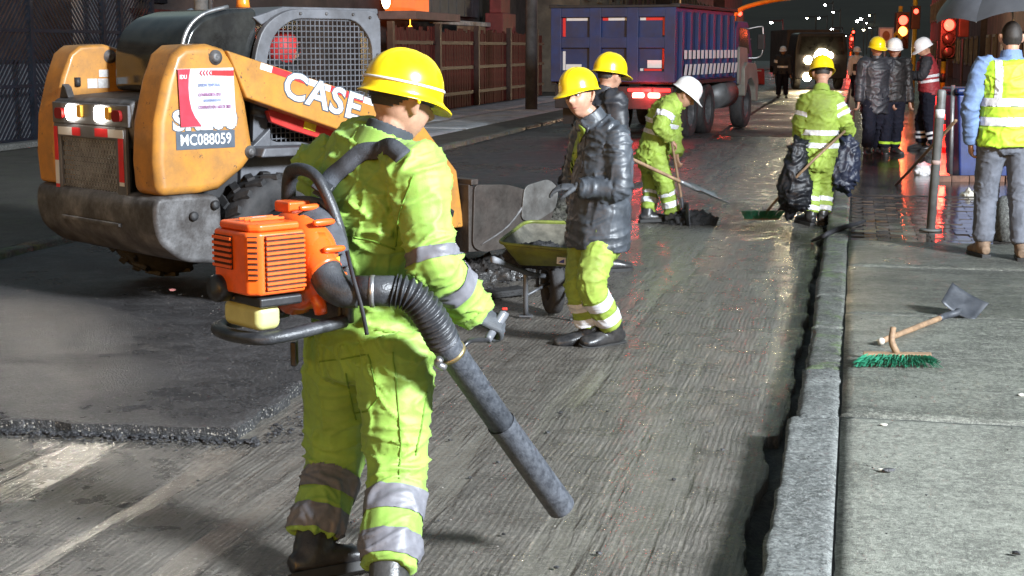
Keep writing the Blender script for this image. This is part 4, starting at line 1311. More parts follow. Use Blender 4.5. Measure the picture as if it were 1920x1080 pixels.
b = MB(); b.tube([t0 + td * .045, t0 + td * .058], .047, 26); b.build("tube_ring", mat("brass ring", (.30, .24, .12), .4, .7), up_t, True, 0, bo)
b = MB(); b.tube([t1 - td * .012, t1 + td * .004, t1 + td * .012, t2], [.0478, .0478, .0455, .0490], 28, 1, False)
b.tube([t2, t1 + td * .015], [.0455, .042], 28, 1, False)
nz = b.build("nozzle", m_tubep, bl, True, 0, bo)
b = MB(); b.tube([at(835, 690, 4.48), at(820, 682, 4.47), at(826, 672, 4.46)], .012, 8, 3); b.build("tube_latch", m_steelring, up_t, True, 0, bo)
# throttle handle gripped by the glove
h0 = MAINJ['rwr'] + Vector((.85, .25, -.35)).normalized() * .085
b = MB(); b.tube([h0 + Vector((-.03, -.06, -.045)), h0 + Vector((-.012, -.02, -.02)), h0 + Vector((.018, .015, .022)), h0 + Vector((.026, .02, .034))], [(.012, .014), (.013, .016), (.016, .020), (.014, .016)], 12, 4)
thr = b.build("throttle_handle", mat("grey handle plastic", (.12, .125, .14), .4), bl, True, 0, bo)
b = MB(); b.box(h0 + Vector((.024, .008, .045)), (.018, .014, .008)); b.build("stop_switch", mat("red switch", (.6, .03, .02), .4), thr, bev=.003, off=bo)
b = MB(); b.tube([h0 + Vector((-.03, -.06, -.045)), at(880, 640, 4.55), at(860, 665, 4.53), t0 + td * .1], .008, 8, 4); b.build("throttle_cable", m_black, bl, True, 0, bo)
# shoulder strap lying on the jacket
sp = []
for px, py in ((632, 330), (655, 308), (680, 292), (708, 283), (735, 281), (758, 289)):
    r_ = hit(bv_jc, px, py, .018)
    if r_: sp.append(r_[0])
sp = [at(606, 352, sp[0].y - .02)] + sp
sn = [(Vector((0, 0, CAM_H)) - q).normalized() * .85 + Vector((-.1, 0, .35)) for q in sp]
b = MB(); ribbon(b, sp, sn, .058, .008, 5); st_o = b.build("shoulder_strap", m_strap, bl, True, 0, bo)
b = MB(); ribbon(b, [sp[0] - (sp[1] - sp[0]) * .6, sp[0]], [sn[0], sn[0]], .036, .006, 2); b.build("webbing", m_strap, bl, False, 0, bo)
b = MB(); x_, y_, z_ = frame(sp[1] - sp[0], sn[0]); b.box(sp[0] + sn[0] * .008, (.062, .014, .045), x_, y_, z_); b.build("buckle", m_bplast, st_o, bev=.004, off=bo)
# loose strap tail
b = MB(); tl = [at(650, 470, 4.50), at(662, 520, 4.40), at(676, 570, 4.385), at(683, 600, 4.385), at(688, 628, 4.40)]
ribbon(b, tl, [Vector((0, -1, .1))] * 5, .012, .003, 5); b.build("strap_tail", m_blackcloth, bl, True, 0, bo)
# waist belt end
b = MB(); b.box(at(552, 662, 4.72), (.02, .05, .08)); b.build("belt_end", m_black, bl, bev=.005, off=bo)
# ------------------------------------------------------------------ skid steer loader
m_case = mat("loader ochre paint", (.50, .222, .036), .42, 0, .07, 4, .02, 60, dirt=(.16, .095, .045), dirt_amt=.6, dirt_scale=4.5, coat=.15, chips=(.06, .045, .035))
m_grey = mat("loader grey paint", (.115, .12, .135), .45, 0, .18, 6, .05, 60, dirt=(.045, .04, .038), dirt_amt=.5, dirt_scale=4)
m_worn = mat("worn grey casting", (.15, .15, .155), .55, .2, .35, 5, .3, 45, dirt=(.035, .03, .028), dirt_amt=.9, dirt_scale=4.0)
m_dark = mat("dark machine parts", (.022, .022, .024), .6, .1, .3, 9, .1, 60)
m_tyre = mat("tyre rubber", (.020, .020, .022), .75, 0, .3, 12, .25, 70, dirt=(.07, .065, .06), dirt_amt=.4, dirt_scale=6)
m_tint = mat("tinted roof glass", (.012, .013, .014), .14, 0, .4, 3, 0, 0, dirt=(.07, .075, .07), dirt_amt=.5, dirt_scale=2.2, rvar=.1)
m_red = mat("red tape", (.62, .025, .03), .4, 0, .08, 10)
m_wht = mat("white decal", (.62, .63, .64), .45, 0, .06, 12, 0, 0, dirt=(.4, .4, .42), dirt_amt=.3, dirt_scale=12)
m_redcyl = mat("red painted steel", (.45, .03, .025), .4, 0, .12, 8)
m_bucket = mat("rusted bucket steel", (.050, .040, .035), .55, .4, .4, 4, .25, 30, dirt=(.12, .11, .10), dirt_amt=.5, dirt_scale=3)
m_lampw = mat("lit white lamp", (.9, .9, .88), .3, 0, .02, 4, emit=(1, .93, .80), estr=28)
m_lampa = mat("amber lens", (.75, .38, .05), .25, 0, .05, 4, emit=(1, .55, .1), estr=.03)
m_lampr = mat("dark red lens", (.22, .015, .015), .2, 0, .1, 4)
m_letr = mat("poster violet print", (.30, .10, .25), .6, 0, .2, 20)
m_letb = mat("poster blue print", (.20, .24, .42), .6, 0, .2, 20)
m_plate = mat("slate plate", (.07, .09, .12), .5, 0, .1, 9)
SKO = Vector((-2.08, 10.40, .072)); SKA = 46
sk = empty("skid_steer_loader", SKO, -R(SKA))
tag(sk, "ochre skid steer loader with rear grille and caged cab", "loader")
X_, Y_, Z_ = Vector((1, 0, 0)), Vector((0, 1, 0)), Vector((0, 0, 1))
def sidepoly(poly, x0, x1, name, m, parent=sk, bev=.01, seg=2):
    b = MB(); b.prism(poly, (0, 0, 0), Y_, Z_, X_, x0, x1)
    return b.build(name, m, parent, bev=bev, seg=seg)
def rounded(poly, r=.05, n=4):
    out = []
    k = len(poly)
    for i in range(k):
        p0, p1, p2 = [np.array(poly[(i + d) % k], float) for d in (-1, 0, 1)]
        a = p0 - p1; c = p2 - p1
        la, lc = np.linalg.norm(a), np.linalg.norm(c)
        rr_ = min(r, la * .45, lc * .45)
        A, C = p1 + a / la * rr_, p1 + c / lc * rr_
        for j in range(n + 1):
            t = j / n
            out.append(tuple((1 - t) ** 2 * A + 2 * t * (1 - t) * p1 + t * t * C))
    return out
def ringprism(mb, outer, inner, O, U, V, W, h0, h1):
    n = len(outer)
    O, U, V, W = Vector(O), Vector(U), Vector(V), Vector(W)
    vs = []
    for h in (h0, h1):
        for P in (outer, inner):
            vs += [O + U * a + V * b_ + W * h for a, b_ in P]
    fs = []
    for i in range(n):
        j = (i + 1) % n
        fs += [(i, j, n + j, n + i), (2 * n + j, 2 * n + i, 3 * n + i, 3 * n + j), (i, 2 * n + i, 2 * n + j, j), (n + j, 3 * n + j, 3 * n + i, n + i)]
    mb.add(vs, fs)
def wheel(parent, c, axis, R0, w, rimr, mrim, treads=20, lug=.016, name="wheel", detail=True):
    """wheel > tyre, rim; axis points outward"""
    c = Vector(c); axis = Vector(axis)
    b = MB()
    prof = [(rimr, -w / 2), (R0 * .80, -w / 2 - .005), (R0 * .93, -w * .48), (R0 * .985, -w * .36), (R0, 0), (R0 * .985, w * .36), (R0 * .93, w * .48), (R0 * .80, w / 2 + .005), (rimr, w / 2), (rimr * .97, w * .3), (rimr * .97, -w * .3)]
    b.lathe(prof, c, axis, 44, (0, 0, 1), True)
    ty = b.build("wheel", m_tyre, parent, True)
    if detail:
        b = MB(); x, y, a = frame(axis)
        for k in range(treads):
            for sd in (-1, 1):
                t = 2 * math.pi * (k + (.5 if sd > 0 else 0)) / treads
                rad = x * math.cos(t) + y * math.sin(t); tan = -x * math.sin(t) + y * math.cos(t)
                d1 = (a * sd * .9 + tan * .42).normalized()
                b.box(c + rad * (R0 * .995) + a * (sd * w * .27), (w * .46, R0 * .13, lug * 2), d1, rad.cross(d1), rad)
        b.build("tread_lug", m_tyre, ty, bev=.004)["kind"] = "stuff"
    b = MB()
    b.lathe([(0, -.02), (rimr * .3, -.02), (rimr * .35, .02), (rimr * .8, w * .12), (rimr * .9, w * .40), (rimr * 1.0, w * .47), (rimr * 1.0, w * .2), (rimr * .5, -w * .2), (0, -w * .2)], c, axis, 32)
    rim = b.build("rim", mrim, ty, True)
    b = MB(); x, y, a = frame(axis)
    for k in range(8):
        t = 2 * math.pi * k / 8
        cc = c + (x * math.cos(t) + y * math.sin(t)) * rimr * .55 + a * (w * .07)
        b.lathe([(0, 0), (.014, 0), (.014, .02), (0, .02)], cc, a, 6)
    b.build("wheel_nut", m_worn, rim)["kind"] = "stuff"
    return ty
for sx in (1, -1):
    for y in (0.0, 1.08):
        wheel(sk, (sx * .70, y, .415), (sx, 0, 0), .405, .28, .215, m_dark)
# chassis
sidepoly([(-.70, .30), (1.25, .25), (1.38, .45), (1.32, .75), (1.1, .95), (-.5, .95), (-.75, .7)], -.52, .52, "chassis", m_dark, bev=.02)
# cast counterweight round the back
b = MB(); b.prism(rounded([(-.92, .735), (-.935, .58), (-.90, .44), (-.74, .31), (-.44, .27), (-.44, .72), (-.60, .735)], .08, 4), (0, 0, 0), Y_, Z_, X_, -.80, .775)
cw = b.build("counterweight", m_worn, sk, bev=.035, seg=3)
for q in ((.785, -.66, .60), (.785, -.50, .66)):
    b = MB(); b.lathe([(0, 0), (.03, 0), (.03, .012), (.015, .018), (0, .018)], q, X_, 14); b.build("bolt", m_dark, cw, True)
b = MB(); b.b2(-.40, .36, -.95, -.925, .515, .54); b.build("rear_lip", m_worn, cw, bev=.006)
# loader arm towers
tow = [(-.895, .735), (-.91, .95), (-.89, 1.2), (-.82, 1.45), (-.755, 1.61), (-.68, 1.665), (-.50, 1.675), (-.38, 1.645), (-.30, 1.56), (-.225, 1.30), (-.17, .96), (-.26, .875), (-.45, .75), (-.60, .735)]
for sx in (1, -1):
    b = MB()
    x0, x1 = (.46, .78) if sx > 0 else (-.80, -.54)
    b.prism(tow, (0, 0, 0), Y_, Z_, X_, x0, x1)
    t_ = b.build("arm_tower", m_case, sk, bev=.06 if sx > 0 else .03, seg=5)
    for yy, zz, rr_ in ((-.46, 1.59, .035), (-.22, .985, .030)):
        b = MB(); xx = .775 if sx > 0 else -.545
        b.lathe([(0, 0), (rr_ * 1.35, 0), (rr_ * 1.35, .012), (rr_ * .9, .014), (rr_ * .9, .026), (rr_ * .45, .03), (0, .026)], (xx, yy, zz), X_, 22); b.build("pivot_pin", m_worn, t_, True)
    if sx < 0:
        b = MB(); b.tube([(-.536, -.715, 1.39), (-.536, -.715, 1.45)], .022, 12); b.build("inspection_slot", m_dark, t_, True)
        for a_, c_, d_, e_ in ((-.64, -.565, 1.375, 1.44), (-.56, -.475, 1.375, 1.44), (-.55, -.475, 1.45, 1.50)):
            b = MB(); b.b2(-.5395, -.536, a_, c_, d_, e_); b.build("info_decal", mat("pale decal", (.5, .5, .5), .4, 0, .15, 30), t_)
# left arm seen between the towers, with hose
sidepoly([(-.42, 1.62), (.72, 1.32), (1.2, 1.15), (1.56, .75), (1.62, .36), (1.48, .36), (1.36, .68), (1.05, .95), (.52, 1.09), (-.24, 1.32)], -.78, -.66, "lift_arm", m_case, bev=.02)
b = MB(); b.tube([(-.60, -.38, 1.62), (-.60, -.2, 1.60), (-.60, .05, 1.52), (-.6, .3, 1.44)], .018, 8, 4); b.tube([(-.58, -.30, 1.60), (-.58, -.26, 1.5), (-.58, -.30, 1.4), (-.56, -.25, 1.34)], .012, 8, 4)
b.build("hydraulic_hose", m_dark, sk, True)
b = MB(); b.tube([(-.60, -.36, 1.36), (-.60, .4, 1.17)], .035, 14); b.build("lift_cylinder", m_dark, sk, True)
# right lift arm with lettering
arm = sidepoly([(-.38, 1.635), (.72, 1.325), (1.2, 1.16), (1.57, .76), (1.64, .34), (1.48, .34), (1.36, .68), (1.05, .95), (.52, 1.09), (-.24, 1.33)], .66, .79, "lift_arm", m_case, bev=.015)
asl = Vector((0, math.cos(R(16.2)), -math.sin(R(16.2)))); aup = Vector((0, math.sin(R(16.2)), math.cos(R(16.2))))
for tx, mm, dep, bold in (("CASE", m_plate, .0015, .0125), ("CASE", m_wht, .003, .0055)):
    textmesh("lettering", tx, .245, mm, arm, (.793, .365, 1.322), asl, aup, dep, bold, xs=1.10, spacing=1.08)
y0 = -.13
for k, (l_, mm) in enumerate(((.09, m_wht), (.27, m_red), (.20, m_wht), (.28, m_red), (.22, m_wht))):
    c = Vector((.7915, y0, 0)) + Vector((0, l_ / 2, 0)); c.z = 1.635 - (c.y + .38) * .2818 - .030
    b = MB(); b.box(c, (.004, l_ / math.cos(R(15.7)) * .995, .042), X_, asl, aup); b.build("warning_tape", mm, arm)
    y0 += l_
# red cylinder guard under the arm
rc = sidepoly([(.02, 1.235), (.06, 1.25), (.70, 1.065), (.98, .93), (.95, .90), (.62, .985), (.22, 1.10), (.05, 1.16)], .60, .645, "cylinder_guard", m_redcyl, bev=.008)
b = MB(); b.box((.647, .36, 1.125), (.004, .10, .055), X_, asl, aup); b.build("yellow_label", mat("yellow label", (.7, .6, .03), .5), rc)
b = MB(); b.tube([(.56, -.05, 1.24), (.56, .05, 1.215)], .03, 12); b.build("pin_boss", m_worn, sk, True)
# engine hood between the towers, lamp bar, rear door
sidepoly([(-.885, 1.16), (-.895, 1.30), (-.84, 1.325), (-.30, 1.36), (-.25, 1.1), (-.80, 1.0)], -.545, .465, "engine_hood", m_worn, bev=.02)
b = MB(); b.prism([(-.02, 0), (.10, 0), (.06, .07), (.02, .09)], (-.50, -.86, 1.32), X_, Z_, Y_, 0, .05); b.build("hood_bracket", m_worn, sk, bev=.004)
lb = MB(); lb.b2(-.545, .455, -.906, -.86, 1.150, 1.292); lamp_bar = lb.build("lamp_bar", m_grey, sk, bev=.008)
def lamp(x, w, h, m, z=1.222, rd=.5, name="tail_lamp"):
    b = MB(); pl = rounded([(-w / 2, -h / 2), (w / 2, -h / 2), (w / 2, h / 2), (-w / 2, h / 2)], min(w, h) * rd, 5)
    b.prism(pl, (x, -.906, z), X_, Z_, -Y_, -.004, .022)
    return b.build(name, m, lamp_bar, bev=.004)
lamp(-.425, .11, .075, m_lampr, 1.218); lamp(.335, .11, .075, m_lampr)
lamp(-.265, .115, .105, m_lampw, 1.228, .5, "work_lamp"); lamp(.115, .115, .105, m_lampw, 1.228, .5, "work_lamp")
lamp(-.145, .06, .08, m_lampa, 1.238, .25, "indicator"); lamp(.225, .06, .08, m_lampa, 1.234, .25, "indicator")
for x in (-.265, .115):
    lw_ = sk.matrix_world
    p = SKO + hv(SKA + 90) * x - hv(SKA) * .99 + Vector((0, 0, 1.228))
    spot("work_lamp_beam", p, p - hv(SKA) * 3 + Vector((0, 0, -1.6)), 55, (1, .9, .74), R(140), .8, .05)
# rear door: frame, perforated grille, radiator behind, tapes
b = MB(); ringprism(b, [(-.545, .545), (.40, .545), (.40, 1.150), (-.545, 1.150)], [(-.455, .585), (.275, .585), (.275, 1.062), (-.455, 1.062)], (0, 0, 0), X_, Z_, -Y_, .872, .902)
door = b.build("rear_door", m_grey, sk, bev=.008)
b = MB()
gx0, gx1, gz0, gz1 = -.455, .275, .585, 1.062
nc, nr = 19, 15
cw_, ch_ = (gx1 - gx0) / nc, (gz1 - gz0) / nr
for r_ in range(nr):
    for c_ in range(-1, nc + 1):
        cx = gx0 + (c_ + .5 + (.5 if r_ % 2 else 0)) * cw_; cz = gz0 + (r_ + .5) * ch_
        if cx < gx0 + cw_ * .1 or cx > gx1 - cw_ * .1: continue
        o_ = []; i_ = []
        for k in range(8):
            a = math.pi / 4 * k + math.pi / 8
            i_.append((cx + cw_ * .36 * math.cos(a), cz + cw_ * .36 * math.sin(a)))
            s_ = .5 / max(abs(math.cos(a)), abs(math.sin(a)))
            o_.append((max(gx0, min(gx1, cx + cw_ * s_ * math.cos(a))), cz + ch_ * s_ * math.sin(a)))
        vs = [(x, -.885, z) for x, z in o_] + [(x, -.885, z) for x, z in i_] + [(x, -.872, z) for x, z in i_]
        fs = []
        for k in range(8):
            j = (k + 1) % 8
            fs += [(k, j, 8 + j, 8 + k), (8 + k, 8 + j, 16 + j, 16 + k)]
        b.add(vs, fs)
gm = b.build("grille", mat("grille steel", (.36, .37, .39), .45, .3, .2, 9, .05, 80, dirt=(.08, .075, .07), dirt_amt=.4), door, fix=False)
gm["kind"] = "stuff"
b = MB(); b.b2(-.47, .29, -.80, -.78, .57, 1.08); rad_ = b.build("radiator", m_dark, door)
b = MB()
for k in range(13): b.b2(-.36, .17, -.822, -.815, .66 + k * .027, .672 + k * .027)
b.build("radiator_fin", mat("radiator fin", (.30, .30, .31), .5, .3), door)["kind"] = "stuff"
def tape(x0, x1, z0, z1, m): 
    b = MB(); b.b2(x0, x1, -.9055, -.9025, z0, z1); b.build("warning_tape", m, door)
tape(-.475, -.285, 1.075, 1.128, m_wht); tape(-.284, -.175, 1.075, 1.128, m_red); tape(.02, .19, 1.08, 1.133, m_red); tape(.191, .385, 1.08, 1.133, m_wht)
tape(-.538, -.490, .90, 1.128, m_red); tape(-.538, -.490, .74, .899, m_wht); tape(-.538, -.490, .60, .739, m_red)
tape(.315, .375, .94, 1.079, m_red); tape(.315, .375, .80, .939, m_red); tape(.315, .375, .775, .799, m_wht)
# lettering and poster on the right tower
tw = [c for c in sk.children if c.name.startswith("arm_tower")][0]
textmesh("lettering", "SR200", .165, m_plate, tw, (.7815, -.55, 1.195), Y_, Z_, .0012, .013, xs=1.10)
textmesh("lettering", "SR200", .165, m_wht, tw, (.7825, -.55, 1.195), Y_, Z_, .002, .0075, xs=1.10)
def quad_panel(name, m, c, nx, nz, xo, amp=.004, parent=None, z=0):
    """bowed sheet: c = corners bl, br, tr, tl in (y, z)"""
    V = []; F_ = []
    for j in range(nz + 1):
        for i in range(nx + 1):
            u, v = i / nx, j / nz
            a = [(c[0][k] * (1 - u) + c[1][k] * u) * (1 - v) + (c[3][k] * (1 - u) + c[2][k] * u) * v for k in (0, 1)]
            V.append((xo + amp * (.5 + .5 * math.sin(u * 9 + v * 3)) * (1 if amp else 0), a[0], a[1]))
    for j in range(nz):
        for i in range(nx):
            F_.append((j * (nx + 1) + i, j * (nx + 1) + i + 1, (j + 1) * (nx + 1) + i + 1, (j + 1) * (nx + 1) + i))
    b = MB(); b.add(V, F_); return b.build(name, m, parent, True)
m_poster = mat("poster paper", (.50, .52, .54), .4, 0, .05, 9, .05, 30)
po = quad_panel("poster", m_poster, ((-.735, 1.16), (-.325, 1.155), (-.335, 1.525), (-.745, 1.52)), 14, 10, .789, .004, tw)
m_posred = mat("poster red", (.45, .035, .06), .4, 0, .1, 9)
b = MB(); b.prism([(-.745, 1.518), (-.655, 1.519), (-.668, 1.46), (-.672, 1.40), (-.668, 1.33), (-.655, 1.27), (-.63, 1.22), (-.585, 1.163), (-.735, 1.162)], (.7955, 0, 0), Y_, Z_, X_, 0, .0012); b.build("poster_margin", m_posred, po)
b = MB(); b.prism([(-.50, 1.478), (-.337, 1.474), (-.337, 1.508), (-.50, 1.510)], (.7955, 0, 0), Y_, Z_, X_, 0, .0012); b.build("poster_banner", m_red, po)
for k in range(4):
    b = MB(); yy = -.588 + k * .022; b.prism([(yy, 1.494), (yy + .012, 1.510), (yy + .021, 1.510), (yy + .009, 1.494), (yy + .021, 1.478), (yy + .012, 1.478)], (.7955, 0, 0), Y_, Z_, X_, 0, .0012); b.build("poster_chevron", m_posred, po)
for tx, z, y, s_, mm in (("UNION TEMPORAL", 1.418, -.52, .026, m_letb), ("CONTRATISTA IDU", 1.358, -.52, .026, m_letr), ("MANTENIMIENTO", 1.322, -.50, .022, m_letb), ("CONTRATO IDU 1653 DE 2023", 1.280, -.485, .028, m_letr)):
    textmesh("poster_text", tx, s_, mm, po, (.796, y, z), Y_, Z_, .0006, .0008, xs=.62 if len(tx) > 20 else .72)
textmesh("poster_text", "IDU", .034, m_wht, po, (.7975, -.708, 1.47), Y_, Z_, .0006, .001, xs=.9)
b = MB(); b.b2(.781, .784, -.765, -.335, 1.020, 1.132); pl_ = b.build("number_plate", m_plate, tw)
textmesh("lettering", "MC088059", .098, m_wht, pl_, (.7845, -.55, 1.076), Y_, Z_, .0012, .0012, xs=.86)
# cab: side frames with wire mesh, roof, tinted rear cover, back curve
outer = rounded([(-.02, .86), (.02, 1.60), (.10, 1.80), (.30, 1.91), (1.10, 1.91), (1.10, 1.15), (1.0, .86)], .10, 5)
inner = rounded([(.11, 1.02), (.115, 1.56), (.18, 1.74), (.34, 1.845), (.88, 1.845), (1.02, 1.70), (1.03, 1.12), (.75, 1.00)], .08, 5)
def resample(poly, n):
    P = np.array(poly + [poly[0]]); d = np.concatenate([[0], np.cumsum(np.linalg.norm(np.diff(P, axis=0), axis=1))])
    t = np.linspace(0, d[-1], n, endpoint=False)
    return [(np.interp(q, d, P[:, 0]), np.interp(q, d, P[:, 1])) for q in t]
def align(poly, n, c):
    """n points on the outline at even angles about c"""
    out = []
    P = poly
    for k in range(n):
        a = -math.pi + 2 * math.pi * k / n + 1e-4
        dx, dy = math.cos(a), math.sin(a); best = 0
        for i in range(len(P)):
            x1, y1 = P[i][0] - c[0], P[i][1] - c[1]; x2, y2 = P[(i + 1) % len(P)][0] - c[0], P[(i + 1) % len(P)][1] - c[1]
            den = dx * (y2 - y1) - dy * (x2 - x1)
            if abs(den) < 1e-9: continue
            t = (x1 * (y2 - y1) - y1 * (x2 - x1)) / den; u = (x1 * dy - y1 * dx) / den
            if t > 0 and -1e-6 <= u <= 1 + 1e-6: best = max(best, t)
        out.append((c[0] + dx * best, c[1] + dy * best))
    return out
oa, ia = align(outer, 72, (.57, 1.40)), align(inner, 72, (.57, 1.40))
def inside(poly, x, y):
    c = False
    for i in range(len(poly)):
        (x1, y1), (x2, y2) = poly[i], poly[i - 1]
        if (y1 > y) != (y2 > y) and x < (x2 - x1) * (y - y1) / (y2 - y1) + x1: c = not c
    return c
for sx in (1, -1):
    b = MB(); ringprism(b, oa, ia, (0, 0, 0), Y_, Z_, X_, sx * .46, sx * .51)
    cf = b.build("cab_side", m_grey, sk, bev=.008)
    b = MB()
    st_ = .038
    for k in range(1, 27):
        for horiz in (0, 1):
            run = []
            for q in range(0, 121):
                u = q / 120
                y, z = (.10 + u * .95, 1.0 + k * st_) if horiz else (.08 + k * st_, .98 + u * .9)
                ok = inside(ia, y, z)
                if ok: run.append((sx * (.484 if horiz else .488), y, z))
                if (not ok or q == 120) and len(run) > 2:
                    b.tube([run[0], run[-1]], .0042, 5); run = []
                elif not ok: run = []
    b.build("wire_mesh", m_grey, cf)["kind"] = "stuff"
    for q in ((.40, 1.88), (.62, 1.882), (.85, 1.88), (1.0, 1.86), (.06, 1.55), (1.065, 1.6)):
        b = MB(); b.lathe([(0, 0), (.011, 0), (.011, .008), (0, .012)], (sx * .51, q[0], q[1]), X_ * sx, 10); b.build("bolt", m_worn, cf, True)
sidepoly([(.05, 1.85), (.30, 1.925), (1.12, 1.925), (1.12, 1.885), (.32, 1.885), (.12, 1.80)], -.458, .458, "cab_roof", m_grey, bev=.01)
prf = [(-.49, 1.36), (-.485, 1.62), (-.43, 1.76), (-.32, 1.85), (-.14, 1.90), (.10, 1.915), (.10, 1.36)]
sidepoly(rounded(prf, .05, 4), -.44, .44, "rear_cover", m_tint, bev=.03, seg=4)
for sx in (.452,):
    b = MB(); b.tube([(sx, -.50, 1.38), (sx, -.50, 1.63), (sx, -.44, 1.78), (sx, -.32, 1.87), (sx, -.14, 1.915)], .014, 10, 4); b.build("cover_trim", m_steelring, sk, True)
sidepoly([(-.16, .62), (-.14, .93), (.10, 1.12), (.10, .99), (.60, .93), (1.15, .93), (1.2, .6)], .50, .56, "side_panel", m_grey, bev=.01)
sidepoly([(-.16, .945), (-.13, 1.005), (1.20, .985), (1.35, .90), (1.35, .86), (1.18, .93)], .56, .82, "fender", m_grey, bev=.012)
sidepoly([(-.16, .945), (-.13, 1.005), (1.20, .985), (1.35, .90), (1.35, .86), (1.18, .93)], -.82, -.56, "fender", m_grey, bev=.012)
# cab inside: seat, lit instrument column, far side panel
b = MB(); b.b2(-.25, .25, .20, .62, .90, 1.02); b.b2(-.24, .24, .16, .26, 1.02, 1.50); b.build("seat", m_dark, sk, bev=.03)
b = MB(); b.b2(-.44, -.38, .72, .98, 1.05, 1.75); b.build("instrument_column", mat("pale column", (.42, .36, .22), .5, 0, .2, 20), sk, bev=.01)
b = MB(); b.ball((-.33, .76, 1.70), .028); b.build("cab_lamp", mat("lit cab lamp", (.9, .8, .6), .3, emit=(1, .72, .35), estr=30), sk, True)
pd = bpy.data.lights.new("cab_lamp_light", 'POINT'); pd.energy = 5; pd.color = (1, .72, .38); pd.shadow_soft_size = .03
po_ = bpy.data.objects.new("cab_lamp_light", pd); COL.objects.link(po_); po_.parent = sk; po_.location = (-.24, .72, 1.68)
b = MB(); b.b2(.36, .45, 1.03, 1.08, 1.05, 1.82); b.build("front_post", mat("pale cab post", (.28, .31, .36), .5), sk, bev=.008)
# exhaust
b = MB(); b.tube([(-.50, .22, 1.34), (-.50, .22, 1.66), (-.50, .21, 1.80), (-.50, .15, 1.90)], [.055, .055, .052, .048], 18, 5, False); b.tube([(-.50, .145, 1.905), (-.50, .21, 1.80), (-.50, .22, 1.6)], [.042, .045, .045], 18, 4, True)
b.build("exhaust_pipe", mat("bare exhaust steel", (.42, .45, .52), .3, .8, .2, 7), sk, True)
b = MB(); b.lathe([(0, 0), (.05, 0), (.045, .03), (.04, .09), (.03, .11), (0, .115)], (-.1, .35, 1.93), Z_, 18); b.build("beacon", mat("orange beacon", (.75, .22, .02), .25), sk, True)
# bucket
bs = rounded([(1.66, .66), (1.64, .20), (1.74, .15), (2.30, .17), (2.48, .36), (2.52, .58), (2.42, .65), (2.22, .58), (2.0, .64)], .05, 3)
b = MB()
b.prism([(1.62, .66), (1.62, .16), (2.52, .14), (2.52, .165), (1.70, .19), (1.66, .66)], (0, 0, 0), Y_, Z_, X_, -.86, .86)
bk = b.build("bucket", m_bucket, sk, bev=.006)
for sx in (.87, -.87):
    b = MB(); b.prism(bs, (0, 0, 0), Y_, Z_, X_, sx - .012, sx + .012); b.build("bucket_side", m_bucket, bk, bev=.005)
b = MB(); b.tube([(.884, 1.72, .21), (.884, 2.0, .33), (.884, 2.25, .56)], [.006, .008, .014], 8, 4); b.build("wear_strip", m_worn, bk, True)
b = MB(); b.prism(rounded([(2.12, .36), (2.30, .34), (2.50, .42), (2.53, .58), (2.42, .66), (2.16, .62)], .06, 4), (.884, 0, 0), Y_, Z_, X_, 0, .014); b.build("side_cutter", mat("scoured steel", (.15, .15, .145), .5, .4, .3, 8, .1, 40, dirt=(.06, .05, .045), dirt_amt=.6, dirt_scale=6), bk, bev=.004)
b = MB(); b.b2(-.88, .88, 1.63, 1.70, .655, .70); b.build("bucket_lip", m_bucket, bk, bev=.008)
sidepoly([(1.45, .30), (1.62, .30), (1.62, .66), (1.50, .70)], -.55, .55, "coupler", m_dark, bev=.01)

# operator in the cab
def sw_(x, y, z):
    return SKO + hv(SKA + 90) * x + hv(SKA) * y + Vector((0, 0, z))
J = dict(pel=sw_(.05, .42, 1.08), che=sw_(.06, .46, 1.36), nek=sw_(.07, .50, 1.50), hed=sw_(.08, .56, 1.63), rsh=sw_(.25, .48, 1.46), rel=sw_(.30, .56, 1.22), rwr=sw_(.27, .80, 1.2), lsh=sw_(-.13, .48, 1.46), lel=sw_(-.19, .56, 1.22), lwr=sw_(-.17, .80, 1.2),
         rhp=sw_(.14, .46, 1.07), rkn=sw_(.16, .86, 1.10), ran=sw_(.16, .95, .72), lhp=sw_(-.04, .46, 1.07), lkn=sw_(-.06, .86, 1.10), lan=sw_(-.06, .95, .72), rft=hv(SKA), lft=hv(SKA))
p_op, off_op, fr_op = person("loader operator in dark jacket with a red hood sitting in the cab", J, jacket=m_blackcloth, trousers=m_navy, hat=None, face=(hv(SKA + 10) + Vector((0, 0, -.1))), vox=.014, fold=.008, seed=55, hem=.03, jr=.95, head_s=.95,
       jbands=(("chest", .4, .6),), jtape=m_limev)
b = MB(); hd_ = J['hed']
b.ball(loc(hd_, fr_op, (0, -.015, .02)), (.105, .125, .135), 20, 14, fr_op[0], fr_op[1], fr_op[2])
me = remesh(b, .010, 1, off_op)
bm = bmesh.new(); bm.from_mesh(me)
kill = [f for f in bm.faces if (lambda c: (c - (hd_ - off_op)).dot(fr_op[1]) > .055 and (c - (hd_ - off_op)).dot(fr_op[2]) < .05 or (c - (hd_ - off_op)).dot(fr_op[2]) < -.085)(f.calc_center_median())]
bmesh.ops.delete(bm, geom=kill, context='FACES'); bm.to_mesh(me); bm.free()
link("hood", me, m_hat_r, p_op, True, 0, False)
